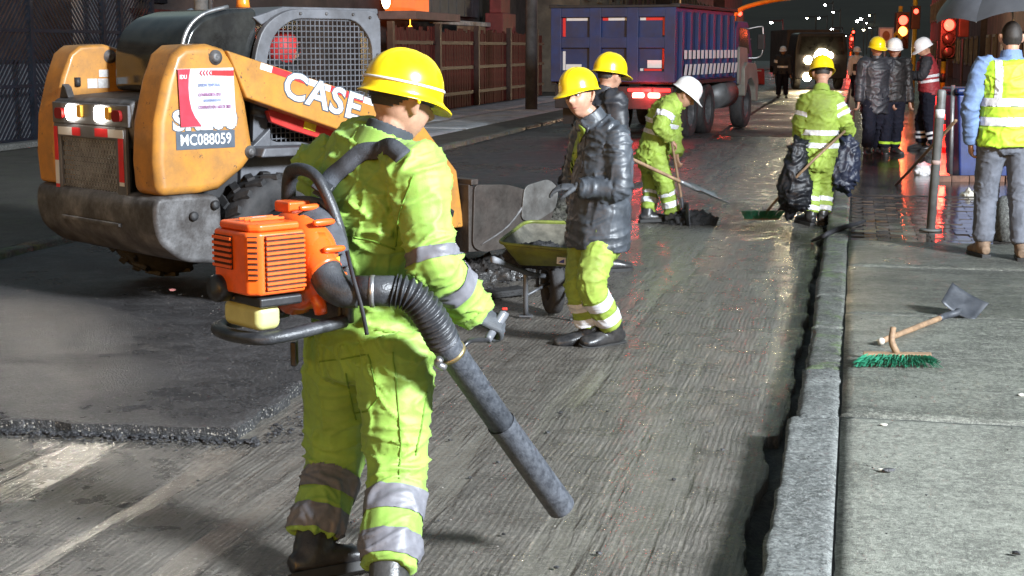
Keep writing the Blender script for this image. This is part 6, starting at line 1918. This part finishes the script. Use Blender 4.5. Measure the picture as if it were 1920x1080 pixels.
# ------------------------------------------------------------------ umbrella held by the man in the vest
ut = VJ['rwr'] + Vector((.03, .03, .95)); m_umb = mat("grey umbrella cloth", (.10, .11, .13), .5, 0, .15, 4, .05, 90); m_umbd = mat("dark umbrella cloth", (.05, .053, .06), .5, 0, .15, 4)
um = empty("umbrella", VJ['rwr'] + Vector((.03, .05, -.12))); uo = um.location.copy(); tag(um, "grey umbrella held over the man in the vest", "umbrella")
tl_ = Vector((-.22, -.10, 1)).normalized(); ux, uy, ua = frame(tl_, Vector((0, 1, 0)))
ut = uo + tl_ * 1.08
b = MB(); b.tube([Vector((0, 0, 0)), ut - uo + ua * .05], .007, 8); b.build("shaft", m_steelring, um, True)
b = MB(); b.tube([Vector((0, 0, -.03)), Vector((0, 0, .1))], .015, 10); b.build("handle", m_black, um, True)
for k in range(8):
    b = MB(); V = []; F_ = []
    a0, a1 = 2 * math.pi * k / 8, 2 * math.pi * (k + 1) / 8
    for j in range(9):
        t = j / 8
        for i in range(5):
            u = i / 4; rr_ = .58 * math.sin(t * 1.15) / math.sin(1.15); zz = -.27 * (1 - math.cos(t * 1.35)) / (1 - math.cos(1.35))
            a = a0 + (a1 - a0) * u
            sag = 1 - .05 * t * math.sin(math.pi * u); zz += .035 * t * t * math.sin(math.pi * u)
            V.append(ut - uo + (ux * math.cos(a) + uy * math.sin(a)) * (rr_ * sag) + ua * zz)
    for j in range(8):
        for i in range(4): F_.append((j * 5 + i, j * 5 + i + 1, (j + 1) * 5 + i + 1, (j + 1) * 5 + i))
    b.add(V, F_); pn_ = b.build("panel", m_umb if k % 2 else m_umbd, um, True)
    b = MB(); b.tube([ut - uo + (ux * math.cos(a0) + uy * math.sin(a0)) * (.58 * math.sin(t * 1.15) / math.sin(1.15)) + ua * (-.27 * (1 - math.cos(t * 1.35)) / (1 - math.cos(1.35)) - .006) for t in (0, .25, .5, .75, 1)], .004, 6, 3); b.build("rib", m_steelring, um, True)
# ------------------------------------------------------------------ left side of the street
def street_thing(name, s, t, label, cat, group=None, z=.09):
    o = empty(name, st(s, t, z), ROADROT); tag(o, label, cat, group); return o
m_latt = mat("dark lattice steel", (.012, .018, .030), .5, .2, .3, 5)
m_plas = mat("pale plaster wall", (.30, .32, .36), .8, 0, .25, 2, .15, 30, dirt=(.10, .10, .11), dirt_amt=.5, dirt_scale=1.2)
m_rust = mat("brown painted fence", (.13, .034, .028), .75, 0, .35, 5, .15, 50, dirt=(.05, .016, .014), dirt_amt=.6, dirt_scale=1.6, spec=.12)
m_rustd = mat("dark brown fence frame", (.035, .017, .014), .6, 0, .3, 5)
m_dwall = mat("dark house wall", (.075, .058, .055), .9, 0, .35, 1.2, .2, 20, dirt=(.02, .018, .018), dirt_amt=.6, dirt_scale=.8)
m_rwall = mat("dark red brick wall", (.14, .05, .04), .9, 0, .35, 1.5, .3, 20, dirt=(.03, .02, .02), dirt_amt=.6, dirt_scale=.9)
m_cwall = mat("cream house wall", (.20, .18, .14), .8, 0, .25, 1.2, .2, 20, dirt=(.06, .05, .05), dirt_amt=.6, dirt_scale=.8)
m_roof = mat("dull sheet roof", (.05, .05, .055), .5, .2, .3, 3)
m_winglass = mat("dark window glass", (.01, .012, .016), .1, 0, .2, 2)
m_litwin = mat("lit window", (.5, .35, .2), .4, 0, .2, 4, emit=(1, .55, .25), estr=.35)
gt = street_thing("lattice_gate", 25, -14.0, "dark diagonal lattice gate on the far sidewalk", "gate")
for y in (-4.4, -1.25, 1.35, 2.05, 3.4):
    b = MB(); b.b2(-.05, .05, y - .05, y + .05, 0, 3.6); b.build("post", m_latt, gt)
for z in (.03, .95, 1.9, 3.55):
    b = MB(); b.b2(-.03, .03, -4.4, 3.4, z, z + .06); b.build("rail", m_latt, gt)
for y0, y1, sg in ((-4.35, -1.30, 1), (-1.20, 1.30, -1), (1.40, 2.0, 1), (2.1, 3.35, 1)):
    b = MB(); h = 3.55
    k = -h
    while k < (y1 - y0):
        pts = []
        # diagonal line clipped to the panel
        a0 = max(0.0, -k); a1 = min(h, (y1 - y0) - k)
        if a1 - a0 > .05:
            p = [(k + a0, a0), (k + a1, a1)]
            if sg < 0: p = [((y1 - y0) - q, z) for q, z in p]
            P = [Vector((0, y0 + q, z)) for q, z in p]; d_ = (P[1] - P[0]); l_ = d_.length; d_.normalize()
            b.box((P[0] + P[1]) / 2, (.012, l_, .045), X_, d_, d_.cross(X_))
        k += .125
    b.build("lattice", m_latt, gt)["kind"] = "stuff"
cw2 = street_thing("garden_wall", 25, -14.9, "pale plaster wall behind the lattice gate", "wall")
b = MB(); b.b2(-.15, .15, -6, 3.8, 0, 1.35); b.build("wall_face", m_plas, cw2)
b = MB(); b.b2(-.2, .2, -6, 3.8, 1.35, 1.42); b.build("coping", m_dwall, cw2, bev=.01)
b = MB(); b.b2(-.12, .12, 2.05, 3.4, 1.42, 2.7); b.build("wall_pier", m_plas, cw2)
b = MB(); b.b2(.5, .75, -8.0, -.2, -.0, .10); b.build("wall_kerb", M_KERB, gt, bev=.02)
def pole(label, s, t, r, h, m, tilt=(0, 0)):
    o = street_thing("utility_pole", s, t, label, "pole", None, .08)
    b = MB(); b.tube([(0, 0, 0), (tilt[0] * .5, tilt[1] * .5, h * .5), (tilt[0], tilt[1], h)], [r, r * .93, r * .85], 18); b.build("shaft", m, o, True)
    b = MB(); b.b2(-.9, .9, -.06, .06, h - .8, h - .68); b.build("crossarm", m_tdark, o)
    for x in (-.7, 0, .7):
        b = MB(); b.lathe([(0, 0), (.05, 0), (.06, .06), (.04, .12), (0, .13)], (x, 0, h - .68), Z_, 10); b.build("insulator", m_wht, o, True)
    return o
m_cpole = mat("streaked concrete pole", (.30, .31, .31), .7, 0, .3, 3, .2, 40, dirt=(.10, .10, .10), dirt_amt=.6, dirt_scale=2)
pp_ = pole("grey concrete utility pole in front of the lattice gate", 24.9, -11.3, .14, 9, m_cpole)
b = MB(); b.tube([(.18, -.02, 0), (.18, -.02, 8)], .04, 10); b.build("conduit", m_steelring, pp_, True)
pole("dark weathered utility pole beside the brown fence", 39.3, -8.45, .165, 9, mat("dark pole", (.06, .065, .07), .7, 0, .35, 3, .25, 40))
# low building with railing, right of the lattice gate
lb2 = street_thing("low_house", 32, -15, "dark low house with red railing beyond the loader", "house")
b = MB(); b.b2(-9, 0, -3.3, 4.0, 0, 5.5); b.build("wall", m_dwall, lb2)
b = MB(); b.b2(-.0, .25, -3.2, 4.0, 1.15, 1.45); b.build("sill_band", m_plas, lb2)
for k in range(22):
    b = MB(); b.b2(.30, .34, -3.0 + k * .3, -2.88 + k * .3, 1.5, 2.35); b.build("railing_bar", m_rust, lb2)
b = MB(); b.b2(.28, .36, -3.1, 3.7, 2.35, 2.45); b.build("railing_top", m_rust, lb2)
b = MB(); b.b2(.05, .25, -3.15, -2.85, .2, 2.75); b.build("door_post", m_wht, lb2)
b = MB(); b.b2(.02, .12, -2.2, 1.0, 2.6, 3.6); b.build("window", m_winglass, lb2)
# brown fence: every plank by itself
fe = street_thing("plank_fence", 43, -10.75, "tall brown plank fence along the far sidewalk", "fence")
pk = MB(); pk.b2(-.02, .02, -.105, .105, 0, 2.12); pkm = pk.mesh("plank"); fixnormals(pkm); pkm.materials.append(m_rust)
for k in range(66):
    o = bpy.data.objects.new("plank", pkm); COL.objects.link(o); o.parent = fe
    o.location = (random.uniform(-.012, .012), -9 + k * .27, 0); o.scale.z = random.uniform(.96, 1.03); o.rotation_euler.x = random.uniform(-.008, .008)
for z in (.35, 1.05, 1.72):
    b = MB(); b.b2(.025, .07, -9.1, 8.8, z, z + .09); b.build("rail", m_rustd, fe)
for y in (-9.1, -5.0, -.9, 3.2, 7.3):
    b = MB(); b.b2(.03, .17, y - .08, y + .08, 0, 2.25); b.build("post", m_rustd, fe)
# shop front above the fence
sf = street_thing("shop_front", 43, -12.2, "shop front with orange panel and red pillar above the fence", "building")
b = MB(); b.b2(-8, 0, -12, 14, 0, 7); b.build("wall", m_dwall, sf)
m_opan = mat("backlit orange panel", (.6, .14, .03), .5, 0, .3, 1.5, emit=(1, .16, .02), estr=.5)
b = MB(); b.b2(.3, .5, -5.6, -2.2, 2.55, 3.9); b.build("lit_panel", m_opan, sf)
b = MB(); b.b2(.3, 1.3, -6.2, -1.8, 2.35, 2.56); b.build("canopy", mat("dull pink canopy", (.18, .11, .10), .7, 0, .2, 2), sf, bev=.02)
for k in range(7):
    b = MB(); b.b2(.1, .16, -1.7 + k * .95, -.8 + k * .95, 2.6, 5.5); b.build("shutter", mat("slate shutter", (.07, .08, .095), .6, 0, .3, 2), sf, bev=.01)
b = MB(); b.b2(.5, .62, -2.2, 4.6, 2.30, 2.44); b.build("gutter", mat("white gutter", (.42, .43, .42), .6, 0, .3, 3), sf, bev=.02)
b = MB(); b.b2(.55, .62, .6, 3.9, 1.98, 2.29); b.build("sign_board", mat("tan board", (.23, .15, .09), .7, 0, .2, 3), sf, bev=.01)
b = MB(); b.b2(.4, 1.0, 4.7, 6.6, 2.05, 2.75); b.b2(.5, .9, 4.9, 6.2, 2.75, 6); b.build("pillar", mat("red pillar paint", (.20, .035, .035), .6, 0, .25, 2), sf, bev=.03)
b = MB(); b.tube([(1.0, -5.7, 2.35), (1.0, -5.7, 2.15)], .01, 6); b.ball((1.0, -5.7, 2.05), (.08, .08, .16)); b.build("hanging_lamp", mat("orange lamp", (.8, .3, .05), .4, emit=(1, .28, .02), estr=5), sf, True)
b = MB(); b.ball((1.6, -9.6, 2.72), (.10, .10, .20)); b.build("wall_lamp", mat("warm wall lamp", (.9, .8, .6), .4, emit=(1, .72, .38), estr=16), sf, True)
pd = bpy.data.lights.new("wall_lamp_light", 'POINT'); pd.energy = 6; pd.color = (1, .62, .3); pd.shadow_soft_size = .1
po_ = bpy.data.objects.new("wall_lamp_light", pd); COL.objects.link(po_); po_.parent = sf; po_.location = (1.9, -9.6, 2.65)
# rows of houses further along the street
def house(s, t, w, d, h, m, side, label, lit=(), seed=0):
    rnd = random.Random(seed)
    o = street_thing("house", s, t, label, "house", None, .08)
    x0, x1 = (-d, 0) if side < 0 else (0, d)
    fx = 0.0; sg = 1 if side < 0 else -1
    b = MB(); b.b2(x0, x1, -w / 2, w / 2, 0, h); b.build("wall", m, o)
    b = MB(); b.prism([(x0 - .4, h), (x1 + .4, h), ((x0 + x1) / 2, h + 1.2)], (0, 0, 0.003), X_, Z_, Y_, -w / 2 - .3, w / 2 + .3); b.build("roof", m_roof, o)
    nf = int(h // 2.6); nw = max(2, int(w // 2.6)); k = 0
    for f in range(nf):
        for i in range(nw):
            y = -w / 2 + (i + .5) * w / nw; z = .9 + f * 2.6
            if f == 0 and i == nw // 2:
                b = MB(); b.b2(sg * .0, sg * .06, y - .5, y + .5, 0.02, 2.1); b.build("door", m_rustd, o)
            else:
                b = MB(); ringprism(b, [(y - .62, z - .07), (y + .62, z - .07), (y + .62, z + 1.27), (y - .62, z + 1.27)], [(y - .5, z + .04), (y + .5, z + .04), (y + .5, z + 1.16), (y - .5, z + 1.16)], (0, 0, 0), Y_, Z_, X_, -.02, sg * .10)
                wn_ = b.build("window", m_cwall, o)
                b = MB(); b.b2(sg * .01, sg * .03, y - .5, y + .5, z + .04, z + 1.16); b.build("pane", m_litwin if k in lit else m_winglass, wn_)
            k += 1
    if side < 0:
        b = MB(); b.b2(0, .9, -w / 2 + .2, w / 2 - .2, 2.35, 2.5); b.build("canopy", m_roof, o, bev=.02)
    return o
hl = [("house", 62, 12, 6.0, m_cwall, "cream two storey house past the truck cab", (4,)), ("house", 76, 13, 5.4, m_rwall, "dark red brick house next to the cream one", (2,)), ("house", 91, 14, 7.8, m_dwall, "dark three storey block beyond the brick house", (1, 6)),
      ("house", 108, 16, 5.6, m_cwall, "pale wide house beyond the dark block", ()), ("house", 128, 18, 8.0, m_rwall, "tall red brick block far along the street", (3, 8, 9))]
for i, (_, s_, w_, h_, mm, lb_, lit) in enumerate(hl): house(s_, -10.2 - i % 2 * .6, w_, 9, h_, mm, -1, lb_, lit, i)
hr = [(27, 10, 6.5, m_dwall, "dark house behind the men on the wet pavement", ()), (41, 14, 6.0, m_dwall, "dark wide house behind the traffic signals", (5,)), (58, 15, 8.0, m_rwall, "dark red block behind the road signs", (2,)), (78, 18, 6.5, m_dwall, "dark house far along the right pavement", (4,)), (104, 24, 8.5, m_rwall, "tall dark brick block at the far right of the street", (3, 7))]
for i, (s_, w_, h_, mm, lb_, lit) in enumerate(hr): house(s_, 5.2 if i else 4.6, w_, 9, h_, mm, 1, lb_, lit, 30 + i)
# big dark block behind the left gate so no open sky shows
house(21, -22, 22, 9, 8.0, m_dwall, -1, "dark tall house behind the lattice gate and garden wall", (), 50)
# hill with the city behind
def hill_z(P):
    x, y = P[:, 0], P[:, 1]
    k = np.clip((y - 190) / 420, 0, 1)
    return -.5 + 78 * k ** 1.2 * (.8 + .35 * fbm(np.stack([x * .004, y * .004, x * 0], 1), 4))
me = gridmesh("hill", np.linspace(-700, 900, 60), np.linspace(190, 900, 40), hill_z, None)
o = link("hill", me, mat("dark wooded hillside", (.018, .022, .018), .95, 0, .5, .05, 0, 0), None, True, 0, False); o.rotation_euler.z = ROADROT; struct(o)
# ------------------------------------------------------------------ street lamps (distant)
m_lampd = mat("lit street lamp", (.9, .9, .9), .3, 0, .02, 4, emit=(.93, .97, 1), estr=45)
def street_lamp(px, py, d, label, size=.16, col=None):
    size *= .72
    p = at(px, py, d); z0 = 0.0
    if p.y > 195: z0 = max(0, p.z - 6)
    o = empty("street_lamp", (p.x, p.y, z0)); tag(o, label, "street lamp", "distant street lamps")
    b = MB(); b.tube([(.9, 0, 0), (.9, 0, p.z - z0 - .1), (.75, 0, p.z - z0 + .12), (0, 0, p.z - z0 + .12)], .06, 6, 2); b.build("lamp_post", m_tdark, o)
    b = MB(); b.b2(-size * 1.6, size * 1.6, -size, size, p.z - z0 + .04, p.z - z0 + .10); b.build("lamp_head", m_tdark, o)
    b = MB(); b.ball((0, 0, p.z - z0), (size * 1.1, size, size * .8), 12, 8); b.build("lamp_lens", col or m_lampd, o, True)
m_lampy = mat("lit yellowish street lamp", (.9, .85, .6), .3, 0, .02, 4, emit=(1, .9, .55), estr=30)
for i, (px, py, d, s_) in enumerate(((1547, 9, 170, .20), (1562, 23, 185, .17), (1513, 34, 150, .13), (1535, 34, 160, .16), (1446, 42, 120, .16), (1560, 55, 130, .17), (1584, 68, 150, .17), (1607, 40, 190, .24), (1614, 36, 200, .26), (1625, 43, 210, .16), (1631, 53, 190, .13), (1619, 56, 170, .18), (1630, 29, 240, .2), (1622, 33, 260, .16), (1525, 61, 160, .08), (1478, 72, 140, .1))):
    street_lamp(px, py, d, "distant street lamp glowing yellowish against the dark hill" if i in (2, 12, 11) else "distant street lamp glowing white against the dark hill", s_, m_lampy if i in (2, 12, 11) else m_lampd)
# ------------------------------------------------------------------ traffic signals
m_house = mat("signal housing black", (.02, .018, .015), .5)
m_yel = mat("yellow signal paint", (.50, .33, .02), .45, 0, .15, 5)
m_sigr = mat("lit red signal", (.8, .05, .04), .3, 0, .02, 4, emit=(1, .035, .02), estr=8)
m_siga = mat("lit amber signal", (.8, .3, .04), .3, 0, .02, 4, emit=(1, .18, .03), estr=9)
m_off = mat("unlit signal lens", (.03, .03, .03), .2)
def signal(px, py, d, label, post=True, lit=(m_sigr, m_off, m_off), arm=None, side=None, red_stripes=False):
    p = at(px, py, d)
    o = empty("traffic_signal", (p.x, p.y, 0 if p.x < 0 else .0)); of = o.location.copy(); tag(o, label, "traffic light")
    P = lambda x, y, z: Vector((x, y, p.z + z))
    b = MB(); b.b2(-.19, .19, 0, .22, p.z - .80, p.z + .24); hz = b.build("signal_housing", m_house, o, bev=.03)
    for k, mm in enumerate(lit):
        z = p.z - k * .31
        b = MB(); b.lathe([(0, 0), (.135, 0), (.12, .03), (.07, .055), (0, .06)], (0, 0.0, z), -Y_, 18); b.build("lens", mm, hz, True)
        b = MB(); b.lathe([(.15, .0), (.15, .10), (.143, .10), (.143, 0)], (0, 0, z), -Y_, 18, (0, 0, 1), True); b.build("visor", m_house, hz, True)
    if post:
        b = MB(); b.tube([(.0, .30, .1), (.0, .30, p.z + .4)], .06, 14); ps = b.build("post", m_yel, o, True)
        for k in range(3):
            b = MB(); b.tube([(0, .30, .4 + k * .5), (0, .30, .62 + k * .5)], .0625, 14); b.build("black_band", m_house, ps, True)
    if side:
        b = MB(); b.b2(.25, .50, .02, .2, p.z + side - .5, p.z + side + .16); h2 = b.build("signal_housing", m_house, o, bev=.02)
        b = MB(); b.lathe([(0, 0), (.07, 0), (.06, .03), (0, .04)], (.37, .02, p.z + side), -Y_, 16); b.build("lens", lit[0], h2, True)
    if arm:
        b = MB(); b.tube([Vector(q) - of for q in arm], .07, 10, 5); b.build("mast_arm", m_yel, o, True)
    return o
signal(1693, 38, 43, "traffic signal with red and amber lit on a yellow post beside the road signs", True, (m_sigr, m_siga, m_off), None, .25)
signal(1779, 47, 36, "red traffic signal on striped post next to the umbrella", True, (m_sigr, m_off, m_off), None, .22)
pb = at(1693, 0, 46)
signal(1365, 33, 47, "red traffic signal hanging from the yellow mast arm over the truck cab", False, (m_sigr, m_off, m_off), [at(1374, 62, 47), at(1375, 40, 47), at(1382, 22, 47), at(1405, 11, 47), at(1460, -1, 46.6), at(1560, -14, 46), Vector((pb.x, 46, 3.85)), Vector((pb.x + .35, 46, 3.6)), Vector((pb.x + .4, 46, 0.1))], .12)
for px, py, d, lb_ in ((1597, 73, 120, "far red traffic signal low above the street"), (1600, 60, 150, "farther red traffic signal above the low one"), (1450, 82, 140, "far red traffic signal above the dark car"), (1482, 77, 160, "far red traffic signal right of the dark car"), (1506, 77, 150, "far red traffic signal above the grey car")):
    signal(px, py, d, lb_, True)
# road signs
def sign(px, py, d, label, w, h, diamond=False):
    p = at(px, py, d); o = empty("road_sign", (p.x, p.y, .1)); tag(o, label, "sign")
    b = MB(); b.tube([(0, .04, 0), (0, .04, p.z + h / 2 - .1)], .035, 10); b.build("post", m_steel, o, True)
    if diamond:
        b = MB(); b.prism([(-w, 0), (0, -w), (w, 0), (0, w)], (0, 0, p.z - .1), X_, Z_, -Y_, -.01, .01); b.build("plate", mat("yellow sign", (.6, .40, .02), .4), o, bev=.004)
        b = MB(); b.b2(-w * .18, w * .18, -.0135, -.0105, p.z - .1 - w * .3, p.z - .1 + w * .3); b.build("symbol", m_house, o)
    else:
        b = MB(); b.b2(-w / 2, w / 2, -.012, .012, p.z - .1 - h / 2, p.z - .1 + h / 2); pl_ = b.build("plate", mat("blue white sign rim", (.25, .33, .45), .4), o, bev=.006)
        b = MB(); b.b2(-w / 2 + .04, w / 2 - .04, -.016, -.0125, p.z - .1 - h / 2 + .10, p.z - .1 + h / 2 - .04); b.build("sign_face", m_wht, pl_)
        b = MB(); b.ball((0, -.018, p.z - .06), (.10, .004, .13), 16, 10); b.build("symbol", mat("brown symbol", (.25, .12, .06), .6), pl_, True)
    return o
sign(1661, 70, 40, "white and blue square sign on a steel post", .40, .52)
sign(1681, 70, 41, "small yellow diamond sign right of the white sign", .18, .18, True)
# ------------------------------------------------------------------ vehicles down the street
m_head = mat("lit headlamp", (.9, .9, .85), .3, 0, .02, 4, emit=(1, .78, .45), estr=60)
m_car = mat("dark car paint", (.03, .03, .035), .3, .2, .2, 4)
m_silver = mat("grey car paint", (.045, .045, .05), .35, .3, .2, 4)
op = gr(1538, 168, 0); ot = empty("oncoming_truck", op); tag(ot, "oncoming truck with blazing headlamps and roof light", "truck")
b = MB(); b.prism(rounded([(-1.1, .45), (1.1, .45), (1.1, 1.6), (.98, 2.35), (-.98, 2.35), (-1.1, 1.6)], .12, 3), (0, 0, 0), X_, Z_, Y_, 0, 1.8); cb2 = b.build("cab", m_silver, ot, bev=.05)
b = MB(); b.prism([(-.95, 1.45), (.95, 1.45), (.86, 2.2), (-.86, 2.2)], (0, -.012, 0), X_, Z_, Y_, 0, .006); b.build("windscreen", m_tint, cb2)
b = MB(); b.b2(-.7, .7, -.03, 0, .75, 1.1); b.build("radiator_grille", m_tdark, cb2, bev=.01)
b = MB(); b.b2(-1.12, 1.12, 1.85, 6, .9, 2.5); b.build("cargo_body", m_dwall, ot, bev=.02)
for x, z, r_ in ((-.55, 1.22, .17), (.02, 1.38, .32), (-.58, .52, .18), (.36, 1.42, .13), (-.08, 1.62, .07)):
    b = MB(); b.lathe([(0, 0), (r_, 0), (r_ * .95, .03), (r_ * .6, .06), (0, .07)], (x, -.04, z), -Y_, 20); b.build("headlamp", m_head, ot, True)
for sx in (-.9, .9):
    for y in (.8, 4.6): wheel(ot, (sx, y, .48), (1 if sx > 0 else -1, 0, 0), .48, .28, .28, m_rimg, detail=False)
spot("headlamp_beam", op + Vector((0, -.3, 1.2)), op + Vector((-.6, -14, -.2)), 1500, (1, .78, .48), R(100), .9, .15)
def car(px, py, label, m, group=None):
    p = gr(px, py, 0); o = empty("car", p, ROADROT); tag(o, label, "car")
    b = MB(); b.prism(rounded([(0, .35), (0, .85), (.25, .95), (4.0, .92), (4.3, .75), (4.3, .35)], .12, 3), (0, 0, 0), Y_, Z_, X_, -.85, .85); b.build("body", m, o, bev=.06)
    b = MB(); b.prism(rounded([(.35, .93), (.75, 1.45), (2.3, 1.48), (3.0, .93)], .12, 3), (0, 0, 0), Y_, Z_, X_, -.72, .72); b.build("cabin", m_tint, o, bev=.06)
    for sx in (-1, 1):
        b = MB(); b.b2(sx * .48, sx * .82, -.03, .03, .68, .84); b.build("tail_lamp", m_tailc, o, bev=.02)
        for y in (.8, 3.4): wheel(o, (sx * .78, y, .31), (sx, 0, 0), .31, .2, .2, m_rimg, detail=False)
    return o
m_tailc = mat("car tail lamp", (.6, .02, .02), .3, 0, .02, 4, emit=(1, .04, .04), estr=16)
car(1466, 136, "dark car with red tail lamps stopped far along the street", m_car)
car(1500, 133, "grey car with red tail lamps far beyond the flagger", m_silver)
# water filled barrier by the truck
bq = gr(1410, 158, 0); wbq = empty("traffic_barrier", bq); tag(wbq, "red plastic traffic barrier with white strips past the truck", "barrier")
b = MB(); b.prism(rounded([(-.35, 0), (.35, 0), (.28, .3), (.16, .75), (-.16, .75), (-.28, .3)], .05, 3), (0, 0, 0), Y_, Z_, X_, -.75, .55); bb_ = b.build("barrier_body", m_barr, wbq, bev=.03)
for x in (-.4, .2):
    b = MB(); b.b2(x - .2, x + .2, -.2, -.17, .62, .68); b.build("white_strip", m_wht, bb_)
b = MB(); b.tube([(-.02, -.4, .02), (.05, -.4, 1.1)], .025, 8); b.build("delineator", m_wht, wbq, True)
# lime patch and scarf details on people
def patch(bv, px, py, w, h, m, parent, off, name):
    pts = []
    for j in range(4):
        for i in range(6):
            r_ = hit(bv, px - w / 2 + w * i / 5, py - h / 2 + h * j / 3, .006)
            if r_ is None: return
            pts.append(r_[0])
    b = MB(); b.add(pts, [(j * 6 + i, j * 6 + i + 1, (j + 1) * 6 + i + 1, (j + 1) * 6 + i) for j in range(3) for i in range(5)])
    o = b.build(name, m, parent, True, 0, off); s_ = o.modifiers.new("t", 'SOLIDIFY'); s_.thickness = .003
p3 = [o for o in bpy.data.objects if o.get("label", "").startswith("worker in black hooded raincoat")][0]
patch(bvh_of(child(p3, "jacket")), 1166, 207, 26, 10, m_limev, p3, p3.location.copy(), "reflective_patch")

# seams and pockets sewn on the blower worker's suit
m_seam = mat("suit seam", (.14, .27, .03), .8, 0, .2, 20)
bv_t = bvh_of(child(p_main, "trousers")); lo_m = p_main.location.copy()
def seam(bv, pts, parent, off, m, w=.005, name="seam", th=.003, n=10):
    P = []; Nn = []
    for (x0, y0), (x1, y1) in zip(pts[:-1], pts[1:]):
        for k in range(n):
            r_ = hit(bv, x0 + (x1 - x0) * k / n, y0 + (y1 - y0) * k / n, .0025)
            if r_: P.append(r_[0]); Nn.append(r_[1])
    if len(P) < 3: return
    for k in range(2): Nn = [(Nn[max(i - 1, 0)] + Nn[i] + Nn[min(i + 1, len(Nn) - 1)]).normalized() for i in range(len(Nn))]
    b = MB(); ribbon(b, P, Nn, w, th, 2); b.build(name, m, parent, True, 0, off)
for pts in ([(598, 678), (650, 672), (690, 664)], [(690, 664), (700, 705), (708, 748)], [(736, 660), (745, 740), (752, 830), (748, 905)], [(800, 735), (790, 800), (778, 860)], [(648, 700), (662, 770), (668, 790)], [(708, 748), (690, 770), (662, 776)]):
    seam(bv_t, pts, p_main, lo_m, m_seam)
for pts in ([(640, 440), (700, 452), (745, 470)], [(775, 330), (748, 400), (740, 470)]):
    seam(bv_j, pts, p_main, lo_m, m_seam)
# open front of the raincoat: lime vest and blue collar
bv_2 = bvh_of(child(p_w2, "jacket")); lo2 = p_w2.location.copy()
seam(bv_2, [(1092, 238), (1082, 270), (1076, 300), (1072, 332)], p_w2, lo2, m_lime2, .055, "vest_front", .006, 5)
seam(bv_2, [(1102, 236), (1097, 262), (1092, 300), (1088, 330)], p_w2, lo2, m_rain2, .02, "zip", .008, 5)

for q, e_, c__ in ((at(1693, 60, 41.5), 70, (1, .12, .04)), (at(1779, 47, 35.2), 120, (1, .05, .03)), (at(1365, 33, 46), 40, (1, .05, .03)), (at(1597, 73, 118), 900, (1, .06, .04))):
    pd = bpy.data.lights.new("signal_glow", 'POINT'); pd.energy = e_; pd.color = c__; pd.shadow_soft_size = .14
    po_ = bpy.data.objects.new("signal_glow", pd); COL.objects.link(po_); po_.location = q
